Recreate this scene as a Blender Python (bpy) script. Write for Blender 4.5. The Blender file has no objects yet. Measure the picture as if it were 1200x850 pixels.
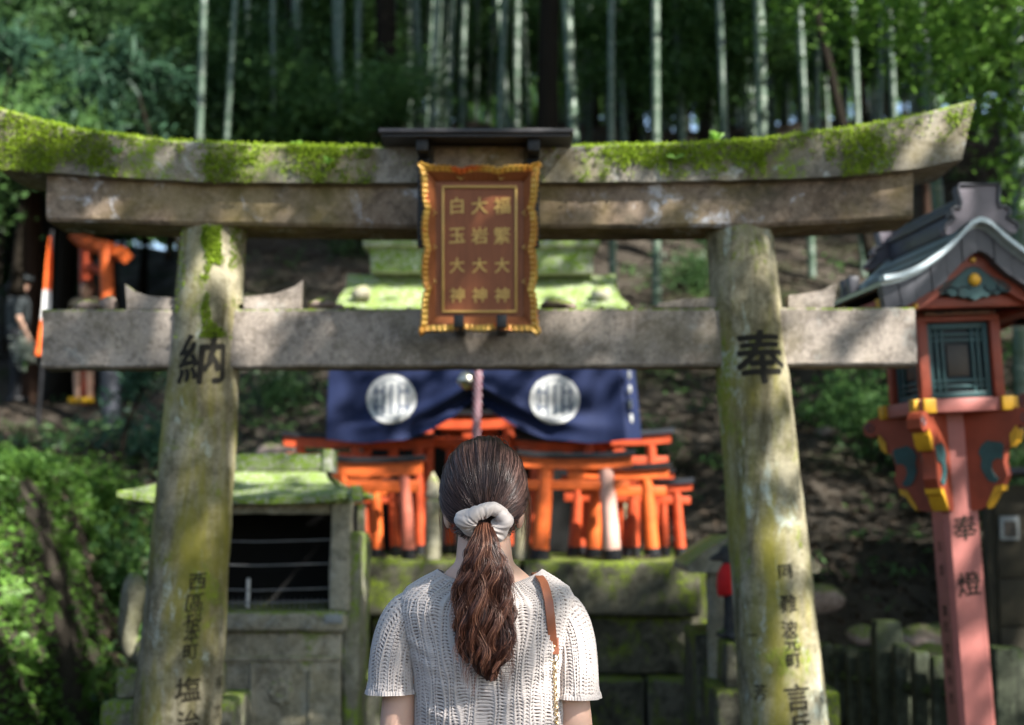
import bpy, bmesh, math, random
import numpy as np
from mathutils import Vector, Matrix, noise as mnoise

R = math.radians
random.seed(7)
rng = np.random.default_rng(11)
scn = bpy.context.scene
COL = scn.collection

# ------------------------------------------------------------------ camera maths
F_PX = 1200 * 50 / 36.0          # focal length in photo pixels
CAM_Z = 1.5
PITCH = math.atan(175 / F_PX)    # the eye level lies at photo row 600
CT, ST = math.cos(PITCH), math.sin(PITCH)
SUN = np.array([0.82, -0.66, 0.97]); SUN = SUN / np.linalg.norm(SUN)

def P(px, py, Y):
    cx = (px - 600) / F_PX; cy = (425 - py) / F_PX
    dy = CT - cy * ST; dz = ST + cy * CT
    k = Y / dy
    return np.array([cx * k, Y, CAM_Z + dz * k])

def to_px(p):
    x, y, z = p[..., 0], p[..., 1], p[..., 2] - CAM_Z
    d = y * CT + z * ST; u = -y * ST + z * CT
    d = np.where(d < 0.05, 0.05, d)
    return 600 + F_PX * x / d, 425 - F_PX * u / d

# ------------------------------------------------------------------ object helpers
def sstep(a, b, x):
    t = np.clip((x - a) / (b - a), 0, 1)
    return t * t * (3 - 2 * t)

def thing(name, label, cat, loc=(0, 0, 0), rotz=0.0, group=None):
    o = bpy.data.objects.new(name, None); COL.objects.link(o)
    o.location = loc; o.rotation_euler = (0, 0, rotz)
    o.empty_display_size = 0.1
    o['label'] = label; o['category'] = cat
    if group: o['group'] = group
    return o

def tag(o, label=None, cat=None, group=None, kind=None):
    if label: o['label'] = label
    if cat: o['category'] = cat
    if group: o['group'] = group
    if kind: o['kind'] = kind
    return o

def wloc(o):
    v = Vector((0, 0, 0))
    while o is not None:
        v += o.location; o = o.parent
    return np.array(v)

def mk_mesh(name, V, F, smooth=True, mats=None, matidx=None):
    me = bpy.data.meshes.new(name)
    V = np.asarray(V, dtype=np.float32)
    if isinstance(F, np.ndarray):
        n, k = F.shape
        me.vertices.add(len(V)); me.vertices.foreach_set('co', V.ravel())
        me.loops.add(n * k); me.loops.foreach_set('vertex_index', F.astype(np.int32).ravel())
        me.polygons.add(n)
        me.polygons.foreach_set('loop_start', np.arange(0, n * k, k, dtype=np.int32))
        me.update(calc_edges=True)
    else:
        me.from_pydata([tuple(map(float, v)) for v in V], [], F)
    if smooth:
        me.polygons.foreach_set('use_smooth', np.ones(len(me.polygons), dtype=bool))
    for m in (mats or []): me.materials.append(m)
    if matidx is not None:
        me.polygons.foreach_set('material_index', np.asarray(matidx, dtype=np.int32))
    return me

def part(name, V, F, mat, parent=None, local=False, smooth=True, autosmooth=None, matidx=None):
    """link one mesh object; V in world coordinates unless local"""
    V = np.asarray(V, dtype=float).reshape(-1, 3)
    if parent is not None and not local: V = V - wloc(parent)
    mats = mat if isinstance(mat, (list, tuple)) else [mat]
    me = mk_mesh(name, V, F, smooth, mats, matidx)
    if autosmooth is not None:
        try: me.set_sharp_from_angle(angle=R(autosmooth))
        except Exception: pass
    o = bpy.data.objects.new(name, me); COL.objects.link(o)
    if parent is not None: o.parent = parent
    return o

def dup(root, name=None, loc=None, rotz=None, label=None, scale=None):
    r = root.copy(); COL.objects.link(r)
    if loc is not None: r.location = loc
    if rotz is not None: r.rotation_euler = (0, 0, rotz)
    if scale is not None: r.scale = scale if hasattr(scale, '__len__') else (scale,) * 3
    if label: r['label'] = label
    for ch in list(root.children):
        c = ch.copy(); COL.objects.link(c); c.parent = r
        for g in ch.children:
            d = g.copy(); COL.objects.link(d); d.parent = c
    return r

class MB:
    """collects pieces of one mesh"""
    def __init__(self): self.V = []; self.F = []; self.M = []; self.n = 0
    def add(self, V, F, mi=0):
        V = np.asarray(V, float).reshape(-1, 3)
        self.V.append(V)
        for f in (F.tolist() if isinstance(F, np.ndarray) else F):
            self.F.append([i + self.n for i in f]); self.M.append(mi)
        self.n += len(V); return self
    def box(self, c, s, rot=None, bev=0.0, mi=0, seg=2):
        V, F = box(s, bev, seg)
        if rot is not None: V = V @ np.array(rot).T
        return self.add(V + np.asarray(c, float), F, mi)
    def bb(self, lo, hi, bev=0.0, mi=0):
        lo = np.asarray(lo, float); hi = np.asarray(hi, float)
        return self.box((lo + hi) / 2, hi - lo, None, bev, mi)
    def tube(self, pts, r, seg=10, caps=True, mi=0):
        V, F = tube(pts, r, seg, caps); return self.add(V, F, mi)
    def xf(self, M):
        M = np.array(M)
        self.V = [v @ M[:3, :3].T + M[:3, 3] for v in self.V]; return self
    def build(self, name, mat, parent=None, local=False, smooth=True, auto=35):
        V = np.concatenate(self.V)
        return part(name, V, self.F, mat, parent, local, smooth, auto, self.M if any(self.M) else None)

_boxc = {}
def box(s, bev=0.0, seg=2):
    key = (tuple(round(float(x), 5) for x in s), round(bev, 5), seg)
    if key in _boxc: return _boxc[key]
    bm = bmesh.new(); bmesh.ops.create_cube(bm, size=1.0)
    for v in bm.verts: v.co = Vector((v.co.x * s[0], v.co.y * s[1], v.co.z * s[2]))
    if bev > 0:
        bmesh.ops.bevel(bm, geom=bm.edges[:], offset=min(bev, min(s) * 0.45), segments=seg, profile=0.5, affect='EDGES')
    bm.verts.index_update()
    V = np.array([v.co[:] for v in bm.verts]); F = [[v.index for v in f.verts] for f in bm.faces]
    bm.free(); _boxc[key] = (V, F); return V, F

def rough_box(s, bev=0.02, cut=0.05, amp=0.006, sc=6.0, seed=0.0):
    """a worn stone block: bevelled, gridded and roughened"""
    bm = bmesh.new(); bmesh.ops.create_cube(bm, size=1.0)
    for v in bm.verts: v.co = Vector((v.co.x * s[0], v.co.y * s[1], v.co.z * s[2]))
    bmesh.ops.bevel(bm, geom=bm.edges[:], offset=min(bev, min(s) * 0.4), segments=2, profile=0.5, affect='EDGES')
    for ax in range(3):
        n = int(s[ax] / cut)
        for k in range(1, n):
            pos = Vector((0, 0, 0)); pos[ax] = -s[ax] / 2 + s[ax] * k / n
            nor = Vector((0, 0, 0)); nor[ax] = 1
            bmesh.ops.bisect_plane(bm, geom=bm.verts[:] + bm.edges[:] + bm.faces[:], plane_co=pos, plane_no=nor)
    bm.normal_update()
    off = Vector((seed * 3.1, seed * 1.7, seed * 2.3))
    for v in bm.verts:
        d = mnoise.fractal(v.co * sc + off, 1.0, 2.0, 4) * amp + mnoise.noise(v.co * sc * 0.35 + off) * amp * 1.2
        v.co += v.normal * d
    bm.verts.index_update()
    V = np.array([v.co[:] for v in bm.verts]); F = [[v.index for v in f.verts] for f in bm.faces]
    bm.free(); return V, F

def frames(pts):
    pts = np.asarray(pts, float)
    t = np.gradient(pts, axis=0); t /= np.linalg.norm(t, axis=1, keepdims=True) + 1e-12
    ref = np.array([0, 0, 1.0]) if abs(t[0][2]) < 0.9 else np.array([1.0, 0, 0])
    u = np.cross(ref, t[0]); u /= np.linalg.norm(u)
    U = [u]
    for i in range(1, len(pts)):
        u = U[-1] - t[i] * np.dot(U[-1], t[i]); u /= np.linalg.norm(u) + 1e-12; U.append(u)
    U = np.array(U); W = np.cross(t, U)
    return t, U, W

def tube(pts, r, seg=10, caps=True):
    pts = np.asarray(pts, float); n = len(pts)
    r = np.broadcast_to(np.asarray(r, float), (n,))
    t, U, W = frames(pts)
    a = np.arange(seg) * 2 * math.pi / seg
    V = pts[:, None, :] + r[:, None, None] * (np.cos(a)[None, :, None] * U[:, None, :] + np.sin(a)[None, :, None] * W[:, None, :])
    F = []
    for i in range(n - 1):
        for j in range(seg):
            k = (j + 1) % seg
            F.append([i * seg + j, i * seg + k, (i + 1) * seg + k, (i + 1) * seg + j])
    if caps:
        F.append(list(range(seg))[::-1]); F.append([(n - 1) * seg + j for j in range(seg)])
    return V.reshape(-1, 3), F

def loft(rings, caps=True, closed=True):
    rings = [np.asarray(r, float) for r in rings]; n = len(rings); m = len(rings[0])
    F = []
    for i in range(n - 1):
        for j in range(m if closed else m - 1):
            k = (j + 1) % m
            F.append([i * m + j, i * m + k, (i + 1) * m + k, (i + 1) * m + j])
    if caps:
        F.append(list(range(m))[::-1]); F.append([(n - 1) * m + j for j in range(m)])
    return np.concatenate(rings), F

def grid_faces(nu, nv, wrap_u=False):
    """vertex index = v*nu+u"""
    u = np.arange(nu if wrap_u else nu - 1); v = np.arange(nv - 1)
    uu, vv = np.meshgrid(u, v); u2 = (uu + 1) % nu
    return np.stack([vv * nu + uu, vv * nu + u2, (vv + 1) * nu + u2, (vv + 1) * nu + uu], -1).reshape(-1, 4)

def prism(poly, y0, y1):
    """poly in (x,z), extruded along y"""
    n = len(poly)
    V = [(p[0], y0, p[1]) for p in poly] + [(p[0], y1, p[1]) for p in poly]
    F = [list(range(n)), [n + i for i in range(n)][::-1]]
    for i in range(n):
        k = (i + 1) % n; F.append([i, n + i, n + k, k])
    return np.array(V, float), F

def ellipsoid(c, r, nu=20, nv=14, rot=None):
    th = np.linspace(0, math.pi, nv); ph = np.arange(nu) * 2 * math.pi / nu
    V = np.stack([np.outer(np.sin(th), np.cos(ph)), np.outer(np.sin(th), np.sin(ph)), np.outer(np.cos(th), np.ones(nu))], -1).reshape(-1, 3)
    V = V * np.asarray(r, float)
    if rot is not None: V = V @ np.array(rot).T
    return V + np.asarray(c, float), [list(map(int, f)) for f in grid_faces(nu, nv, True)[:, ::-1]]

def capsule(p0, r0, p1, r1, seg=14):
    p0 = np.asarray(p0, float); p1 = np.asarray(p1, float)
    d = p1 - p0; L = np.linalg.norm(d); d = d / L
    pts = []; rad = []
    for k in range(5):
        a = math.pi / 2 * k / 4.0; pts.append(p0 - d * r0 * math.cos(a)); rad.append(max(r0 * math.sin(a), 1e-4))
    for k in range(5):
        a = math.pi / 2 * k / 4.0; pts.append(p1 + d * r1 * math.sin(a)); rad.append(max(r1 * math.cos(a), 1e-4))
    return tube(pts, rad, seg)

def remesh(mb, voxel, smooth=6):
    """melt overlapping closed pieces into one continuous surface"""
    V = np.concatenate(mb.V)
    me = mk_mesh('tmp', V, mb.F); o = bpy.data.objects.new('tmp', me); COL.objects.link(o)
    m = o.modifiers.new('r', 'REMESH'); m.mode = 'VOXEL'; m.voxel_size = voxel
    s = o.modifiers.new('s', 'SMOOTH'); s.factor = 0.5; s.iterations = smooth
    dg = bpy.context.evaluated_depsgraph_get(); dg.update()
    e = bpy.data.meshes.new_from_object(o.evaluated_get(dg))
    n = len(e.vertices); co = np.zeros(n * 3, np.float32); e.vertices.foreach_get('co', co)
    F = [list(p.vertices) for p in e.polygons]
    bpy.data.objects.remove(o); bpy.data.meshes.remove(me); bpy.data.meshes.remove(e)
    return co.reshape(-1, 3).astype(float), F

def text_mesh(s, size, weight=0.0, cuts=0.25):
    """flat lettering in x,z centred on the origin (facing -y), cut fine enough to bend"""
    c = bpy.data.curves.new('t', 'FONT'); c.body = s; c.size = size; c.offset = 0
    c.align_x = 'CENTER'; c.resolution_u = 3
    o = bpy.data.objects.new('t', c); COL.objects.link(o)
    dg = bpy.context.evaluated_depsgraph_get(); dg.update()
    me = bpy.data.meshes.new_from_object(o.evaluated_get(dg))
    bpy.data.objects.remove(o); bpy.data.curves.remove(c)
    bm = bmesh.new(); bm.from_mesh(me); bpy.data.meshes.remove(me)
    bmesh.ops.remove_doubles(bm, verts=bm.verts[:], dist=1e-6)
    xs = [v.co.x for v in bm.verts]; ys = [v.co.y for v in bm.verts]
    cx = (min(xs) + max(xs)) / 2; cy = (min(ys) + max(ys)) / 2
    if cuts:
        st = size * cuts; k = -int((max(xs) - min(xs)) / st)
        for i in range(k, -k + 1):
            bmesh.ops.bisect_plane(bm, geom=bm.verts[:] + bm.edges[:] + bm.faces[:], plane_co=(cx + i * st * 0.5, 0, 0), plane_no=(1, 0, 0))
    bm.verts.index_update()
    V = np.array([[v.co.x - cx, 0, v.co.y - cy] for v in bm.verts]); F = [[v.index for v in f.verts] for f in bm.faces]
    bm.free()
    V[:, 2] += V[:, 0] * 0.07                                # strokes rise a little to the right, as brushed
    if weight > 0.004:                                       # thicker strokes: layered copies, each a hair deeper
        d = size * (0.010 + 0.5 * weight); VV = []; FF = []
        for i, (a, b) in enumerate(((0, 0), (d, 0), (-d, 0), (0, d), (0, -d))):
            VV.append(V + np.array([a, 0.00022 * i, b])); FF += [[j + i * len(V) for j in f] for f in F]
        V = np.concatenate(VV); F = FF
    return V, F

# ------------------------------------------------------------------ leaves and strands
def unit(v): return v / (np.linalg.norm(v, axis=-1, keepdims=True) + 1e-9)

def leaf_cloud(C, size, width=0.4, droop=0.3, flat=0.5, g=None):
    """one folded diamond per point"""
    g = g or rng; n = len(C)
    d = g.normal(size=(n, 3)); d[:, 2] = d[:, 2] * 0.6 - droop; d = unit(d)
    up = g.normal(size=(n, 3)); up[:, 2] += flat * 3
    side = unit(np.cross(d, up)); nrm = unit(np.cross(side, d))
    L = size * g.uniform(0.6, 1.35, (n, 1)); W = L * width * 0.5
    b = C - d * L * 0.5; t = C + d * L * 0.5 - nrm * L * 0.12
    m = C - d * L * 0.08
    V = np.stack([b, m + side * W + nrm * W * 0.35, t, m - side * W + nrm * W * 0.35], 1).reshape(-1, 3)
    F = np.arange(4 * n).reshape(n, 4)
    return V, F

def strands(Cn, rad, sides=3):
    """Cn (N,M,3) centre lines, rad (N,M) -> thin tubes"""
    N, M, _ = Cn.shape
    t = unit(np.gradient(Cn, axis=1))
    ref = np.broadcast_to(np.array([0.13, -0.97, 0.21]), t.shape)
    u = unit(np.cross(t, ref)); w = np.cross(t, u)
    a = np.arange(sides) * 2 * math.pi / sides
    V = Cn[:, :, None, :] + rad[:, :, None, None] * (np.cos(a)[None, None, :, None] * u[:, :, None, :] + np.sin(a)[None, None, :, None] * w[:, :, None, :])
    i, j, k = np.meshgrid(np.arange(N), np.arange(M - 1), np.arange(sides), indexing='ij')
    k2 = (k + 1) % sides
    idx = lambda i, j, k: (i * M + j) * sides + k
    F = np.stack([idx(i, j, k), idx(i, j, k2), idx(i, j + 1, k2), idx(i, j + 1, k)], -1).reshape(-1, 4)
    return V.reshape(-1, 3), F

# ------------------------------------------------------------------ node helper
class NM:
    def __init__(self, name):
        self.m = bpy.data.materials.new(name); self.m.use_nodes = True
        self.t = self.m.node_tree; self.t.nodes.clear()
        self.out = self.n('ShaderNodeOutputMaterial')
        self.b = self.n('ShaderNodeBsdfPrincipled')
        self.t.links.new(self.b.outputs[0], self.out.inputs[0])
        self.geo = self.n('ShaderNodeNewGeometry'); self.pos = self.geo.outputs['Position']
    def n(self, k): return self.t.nodes.new(k)
    def put(self, sock, v):
        if isinstance(v, bpy.types.NodeSocket): self.t.links.new(v, sock)
        elif v is not None:
            if hasattr(v, '__len__') and len(v) == 3 and sock.type == 'RGBA': v = (*v, 1)
            sock.default_value = v
    def map(self, scale=(1, 1, 1), rot=(0, 0, 0), loc=(0, 0, 0), vec=None):
        k = self.n('ShaderNodeMapping'); self.put(k.inputs['Vector'], vec or self.pos)
        k.inputs['Scale'].default_value = scale; k.inputs['Rotation'].default_value = rot; k.inputs['Location'].default_value = loc
        return k.outputs[0]
    def noise(self, scale, detail=5, rough=0.6, vec=None, dist=0.0, col=False):
        k = self.n('ShaderNodeTexNoise'); self.put(k.inputs['Vector'], vec or self.pos)
        k.inputs['Scale'].default_value = scale; k.inputs['Detail'].default_value = detail
        k.inputs['Roughness'].default_value = rough; k.inputs['Distortion'].default_value = dist
        return k.outputs[1 if col else 0]
    def voro(self, scale, vec=None, feature='F1', out=0):
        k = self.n('ShaderNodeTexVoronoi'); k.feature = feature; self.put(k.inputs['Vector'], vec or self.pos)
        k.inputs['Scale'].default_value = scale; return k.outputs[out]
    def wave(self, scale, vec=None, dist=2.0, detail=2):
        k = self.n('ShaderNodeTexWave'); self.put(k.inputs['Vector'], vec or self.pos)
        k.inputs['Scale'].default_value = scale; k.inputs['Distortion'].default_value = dist; k.inputs['Detail'].default_value = detail
        return k.outputs[1]
    def ramp(self, f, stops):
        k = self.n('ShaderNodeValToRGB'); self.put(k.inputs[0], f)
        e = k.color_ramp.elements
        while len(e) < len(stops): e.new(0.5)
        for q, (p, c) in zip(e, stops):
            q.position = p
            q.color = (c, c, c, 1) if not hasattr(c, '__len__') else (*c, 1)
        return k.outputs[0]
    def step(self, f, a, b):
        k = self.n('ShaderNodeMapRange'); k.interpolation_type = 'SMOOTHSTEP'
        self.put(k.inputs[0], f); k.inputs[1].default_value = a; k.inputs[2].default_value = b
        return k.outputs[0]
    def mix(self, f, a, b, mode='MIX'):
        k = self.n('ShaderNodeMix'); k.data_type = 'RGBA'; k.blend_type = mode
        self.put(k.inputs[0], f); self.put(k.inputs[6], a); self.put(k.inputs[7], b)
        return k.outputs[2]
    def math(self, op, a, b=None, c=None):
        k = self.n('ShaderNodeMath'); k.operation = op
        self.put(k.inputs[0], a)
        if b is not None: self.put(k.inputs[1], b)
        if c is not None: self.put(k.inputs[2], c)
        return k.outputs[0]
    def sep(self, v):
        k = self.n('ShaderNodeSeparateXYZ'); self.put(k.inputs[0], v); return k.outputs
    def attr(self, name, out='Fac'):
        k = self.n('ShaderNodeAttribute'); k.attribute_name = name; return k.outputs[out]
    def bump(self, h, strength=0.4, dist=0.01, prev=None):
        k = self.n('ShaderNodeBump'); self.put(k.inputs['Height'], h)
        k.inputs['Strength'].default_value = strength; k.inputs['Distance'].default_value = dist
        if prev is not None: self.put(k.inputs['Normal'], prev)
        return k.outputs[0]
    def done(self, col, rough=0.8, normal=None, spec=0.3, metal=0.0, **kw):
        self.put(self.b.inputs['Base Color'], col); self.put(self.b.inputs['Roughness'], rough)
        self.put(self.b.inputs['Specular IOR Level'], spec); self.put(self.b.inputs['Metallic'], metal)
        if normal is not None: self.put(self.b.inputs['Normal'], normal)
        for k, v in kw.items(): self.put(self.b.inputs[k.replace('_', ' ')], v)
        return self.m
# ------------------------------------------------------------------ materials
def stone(name, c1, c2, stain=(0.05, 0.045, 0.03), stain_amt=0.5, lichen=0.5, lichen_col=(0.42, 0.45, 0.43),
          moss=0.5, moss_col=(0.12, 0.17, 0.02), moss_up=0.35, ochre=0.0, ochre_col=(0.26, 0.2, 0.04), streak=False, speck=0.5, bump=0.5, lt=0.55):
    k = NM(name)
    base = k.mix(k.step(k.noise(3.1, 6, 0.65), 0.35, 0.65), c1, c2)
    sp = k.noise(170, 2, 0.7)
    base = k.mix(k.math('MULTIPLY', k.step(sp, 0.52, 0.72), speck), base, tuple(min(1, x * 1.9) for x in c2))
    base = k.mix(k.math('MULTIPLY', k.step(k.noise(120, 2, 0.7, k.map(loc=(3, 1, 2))), 0.56, 0.72), speck), base, tuple(x * 0.3 for x in c1))
    base = k.mix(k.math('MULTIPLY', k.step(k.noise(19, 6, 0.78, k.map(loc=(7, 1, 4))), 0.46, 0.60), 0.6), base, tuple(x * 0.42 for x in c1))
    base = k.mix(k.math('MULTIPLY', k.step(k.noise(13, 6, 0.78, k.map(loc=(2, 9, 4))), 0.55, 0.66), 0.5), base, tuple(min(1, x * 1.45) for x in c2))
    sv = k.map((5, 5, 0.7) if streak else (2.2, 2.2, 2.2), loc=(4, 2, 1))
    st = k.noise(1.5, 7, 0.7, sv, 0.4)
    base = k.mix(k.math('MULTIPLY', k.step(st, 0.48, 0.68), stain_amt), base, stain)
    if ochre:
        oc = k.noise(1.3, 6, 0.65, k.map((4, 4, 0.9) if streak else (2, 2, 2), loc=(9, 5, 3)), 0.3)
        base = k.mix(k.math('MULTIPLY', k.step(oc, 0.42, 0.66), ochre), base, ochre_col)
    li = k.noise(2.2, 8, 0.75, k.map((3.2, 3.2, 1.1) if streak else (2.5, 2.5, 2.5), loc=(1, 7, 5)), 0.6)
    lf = k.math('MULTIPLY', k.step(li, lt, lt + 0.08), k.step(k.noise(34, 4, 0.7), 0.36, 0.56))
    base = k.mix(k.math('MULTIPLY', lf, lichen), base, lichen_col)
    nz = k.sep(k.geo.outputs['Normal'])[2]
    mf = k.math('ADD', k.noise(2.6, 8, 0.72, k.map((1.6, 1.6, 1.0), loc=(2, 3, 8)), 0.5), k.math('MULTIPLY', nz, moss_up))
    mf = k.math('ADD', mf, (moss - 0.5) * 0.5)
    mmask = k.math('MULTIPLY', k.step(mf, 0.54, 0.64), k.step(k.noise(60, 4, 0.75), 0.40, 0.56))
    mc = k.mix(k.noise(26, 4, 0.7), tuple(x * 0.45 for x in moss_col), tuple(x * 1.45 for x in moss_col))
    col = k.mix(mmask, base, mc)
    h = k.math('ADD', k.math('MULTIPLY', k.noise(55, 6, 0.75), 0.55), k.math('MULTIPLY', k.noise(9, 5, 0.6), 0.7))
    h = k.math('ADD', h, k.math('MULTIPLY', mmask, 0.5))
    return k.done(col, 0.92, k.bump(h, bump, 0.012), 0.15)

def painted(name, c, dark=0.5, rough=0.5, scale=8.0, wear=0.3, wear_col=(0.4, 0.3, 0.25), bump=0.12):
    k = NM(name)
    a = k.noise(scale, 6, 0.65)
    col = k.mix(k.step(a, 0.3, 0.72), tuple(x * dark for x in c), c)
    w = k.math('MULTIPLY', k.step(k.noise(scale * 6, 5, 0.75), 0.6, 0.72), wear)
    col = k.mix(w, col, wear_col)
    return k.done(col, k.math('ADD', k.math('MULTIPLY', a, 0.3), rough - 0.15), k.bump(k.noise(scale * 9, 4, 0.7), bump, 0.004), 0.35)

def leafmat(name, c_dark, c_light, trans=0.35, rough=0.5, shade=None, spec=0.35):
    k = NM(name)
    ri = k.geo.outputs['Random Per Island']
    col = k.mix(ri, c_dark, c_light)
    col = k.mix(k.step(k.noise(0.8, 3, 0.6), 0.35, 0.7), k.mix(0.45, col, tuple(x * 0.5 for x in c_dark)), col)
    k.put(k.b.inputs['Base Color'], col); k.put(k.b.inputs['Roughness'], rough); k.put(k.b.inputs['Specular IOR Level'], spec)
    tr = k.n('ShaderNodeBsdfTranslucent'); k.put(tr.inputs[0], k.mix(0.5, col, tuple(min(1, x * 1.5) for x in c_light)))
    mx = k.n('ShaderNodeMixShader'); mx.inputs[0].default_value = trans
    k.t.links.new(k.b.outputs[0], mx.inputs[1]); k.t.links.new(tr.outputs[0], mx.inputs[2])
    k.t.links.new(mx.outputs[0], k.out.inputs[0])
    return k.m

M = {}
M['kasagi'] = stone('mossy beam stone', (0.185, 0.165, 0.135), (0.29, 0.265, 0.225), stain_amt=0.6, lichen=0.85, lichen_col=(0.44, 0.46, 0.44),
                    moss=0.56, moss_up=0.25, moss_col=(0.17, 0.25, 0.02), ochre=0.3)
M['shimaki'] = stone('brown lintel stone', (0.16, 0.115, 0.082), (0.26, 0.20, 0.15), stain_amt=0.85, lichen=1.0, lichen_col=(0.45, 0.45, 0.47), moss=0.28, moss_up=0.2, ochre=0.3)
M['nuki'] = stone('grey tie beam granite', (0.22, 0.185, 0.155), (0.32, 0.275, 0.235), stain_amt=0.45, lichen=0.25, moss=0.2, moss_up=0.42, ochre=0.12, speck=0.7)
M['pillar'] = stone('streaked pillar stone', (0.18, 0.155, 0.095), (0.31, 0.28, 0.195), stain=(0.045, 0.038, 0.015), stain_amt=0.9, lichen=0.95,
                    lichen_col=(0.38, 0.41, 0.34), moss=0.50, moss_up=0.2, ochre=0.85, ochre_col=(0.20, 0.18, 0.022), streak=True, moss_col=(0.17, 0.21, 0.025), lt=0.535)
M['mossroof'] = stone('sunny mossed roof', (0.26, 0.26, 0.21), (0.42, 0.42, 0.36), stain_amt=0.3, lichen=0.6, lichen_col=(0.55, 0.57, 0.52),
                      moss=0.86, moss_up=0.2, moss_col=(0.15, 0.24, 0.017))
M['hokora'] = stone('grey shrine stone', (0.24, 0.225, 0.165), (0.36, 0.335, 0.26), stain_amt=0.5, lichen=0.35, moss=0.36, moss_up=0.35, ochre=0.3, moss_col=(0.18, 0.26, 0.03))
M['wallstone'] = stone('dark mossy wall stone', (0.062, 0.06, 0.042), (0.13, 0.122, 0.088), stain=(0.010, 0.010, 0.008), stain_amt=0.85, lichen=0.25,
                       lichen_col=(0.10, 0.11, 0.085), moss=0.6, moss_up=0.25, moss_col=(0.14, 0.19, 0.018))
M['mossblock'] = stone('bright mossed block', (0.16, 0.15, 0.11), (0.26, 0.25, 0.19), stain_amt=0.5, lichen=0.2, moss=0.68, moss_up=0.3, moss_col=(0.16, 0.24, 0.022))
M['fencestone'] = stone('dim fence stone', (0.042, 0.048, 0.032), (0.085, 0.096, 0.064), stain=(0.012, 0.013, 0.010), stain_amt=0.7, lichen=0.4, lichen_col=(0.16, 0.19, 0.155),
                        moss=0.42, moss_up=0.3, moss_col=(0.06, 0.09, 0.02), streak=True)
M['foxstone'] = stone('fox stone', (0.12, 0.115, 0.075), (0.2, 0.19, 0.13), stain_amt=0.5, lichen=0.3, moss=0.4, moss_up=0.2, ochre=0.6, ochre_col=(0.2, 0.2, 0.06), moss_col=(0.12, 0.17, 0.03))
M['foxdark'] = stone('dark bronze fox', (0.03, 0.03, 0.03), (0.07, 0.07, 0.07), stain_amt=0.3, lichen=0.3, lichen_col=(0.2, 0.22, 0.22), moss=0.15)
M['pebble'] = stone('offering stone', (0.15, 0.11, 0.09), (0.27, 0.21, 0.18), stain_amt=0.3, lichen=0.2, moss=0.2)
M['ink'] = painted('carved dark ink', (0.014, 0.012, 0.007), 0.6, 0.9, 30, 0.5, (0.06, 0.055, 0.03))
M['inkfaint'] = painted('weathered carved letters', (0.03, 0.025, 0.012), 0.6, 0.95, 40, 0.75, (0.13, 0.1, 0.055))
M['mosstuft'] = leafmat('moss tufts', (0.13, 0.21, 0.012), (0.36, 0.49, 0.05), 0.3, 0.9, spec=0.1)
M['sprig'] = leafmat('fresh sprig leaves', (0.12, 0.28, 0.03), (0.3, 0.5, 0.08), 0.45)
M['gold'] = None
k = NM('gilded wood')
gc = k.mix(k.step(k.noise(14, 3, 0.6), 0.42, 0.6), (0.52, 0.24, 0.035), (0.62, 0.36, 0.06))
gc = k.mix(k.step(k.noise(9, 2, 0.5, k.map(loc=(5, 5, 5))), 0.60, 0.66), gc, (0.55, 0.11, 0.02))
M['gold'] = k.done(gc, 0.42, k.bump(k.noise(120, 3), 0.1, 0.003), 0.5, 0.25)
k = NM('gilt lettering'); M['giltline'] = k.done(k.mix(k.noise(40, 3), (0.45, 0.27, 0.06), (0.66, 0.43, 0.13)), 0.45, None, 0.5, 0.15)
k = NM('reddish plaque wood')
wv = k.noise(5.0, 5, 0.6, k.map((9, 9, 0.8)), 0.6)
M['plaque'] = k.done(k.mix(wv, (0.15, 0.043, 0.017), (0.29, 0.095, 0.036)), 0.5, k.bump(wv, 0.1, 0.003), 0.35)
k = NM('plaque border wood'); wv = k.noise(5.0, 5, 0.6, k.map((3, 3, 3)), 0.6)
M['plaqueborder'] = k.done(k.mix(wv, (0.21, 0.06, 0.022), (0.35, 0.12, 0.042)), 0.48, k.bump(wv, 0.1, 0.003), 0.35)
M['blackmetal'] = painted('black iron', (0.012, 0.012, 0.013), 0.6, 0.5, 12, 0.2, (0.05, 0.045, 0.04))
M['plate'] = painted('slate canopy plate', (0.035, 0.033, 0.036), 0.6, 0.42, 20, 0.6, (0.12, 0.12, 0.13))
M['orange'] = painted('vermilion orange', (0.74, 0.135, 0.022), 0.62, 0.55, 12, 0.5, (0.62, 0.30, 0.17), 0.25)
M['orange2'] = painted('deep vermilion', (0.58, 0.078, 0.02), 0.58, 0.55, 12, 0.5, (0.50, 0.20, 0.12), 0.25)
M['pinkred'] = painted('faded vermilion', (0.58, 0.16, 0.10), 0.8, 0.6, 6, 0.3, (0.7, 0.45, 0.38))
M['sunlitface'] = painted('sunlit vermilion', (0.72, 0.42, 0.34), 0.8, 0.6, 6, 0.35, (0.8, 0.6, 0.55))  # sunlight falling on the leg is put into its colour
M['black'] = painted('black lacquer', (0.01, 0.01, 0.012), 0.6, 0.45, 10, 0.15, (0.06, 0.06, 0.07))
M['slatecap'] = painted('slate blue cap', (0.03, 0.034, 0.045), 0.6, 0.5, 10, 0.3, (0.1, 0.11, 0.13))
M['lanternred'] = painted('lantern vermilion', (0.30, 0.058, 0.028), 0.6, 0.5, 4, 0.4, (0.30, 0.11, 0.08), 0.25)
M['lanternpost'] = painted('faded lantern post', (0.40, 0.135, 0.115), 0.68, 0.55, 3, 0.4, (0.42, 0.19, 0.16), 0.25)
M['teal'] = painted('teal lantern paint', (0.03, 0.085, 0.088), 0.6, 0.5, 14, 0.2, (0.1, 0.16, 0.16))
M['tealdark'] = painted('dark lattice backing', (0.012, 0.022, 0.03), 0.6, 0.6, 14, 0.1)
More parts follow.
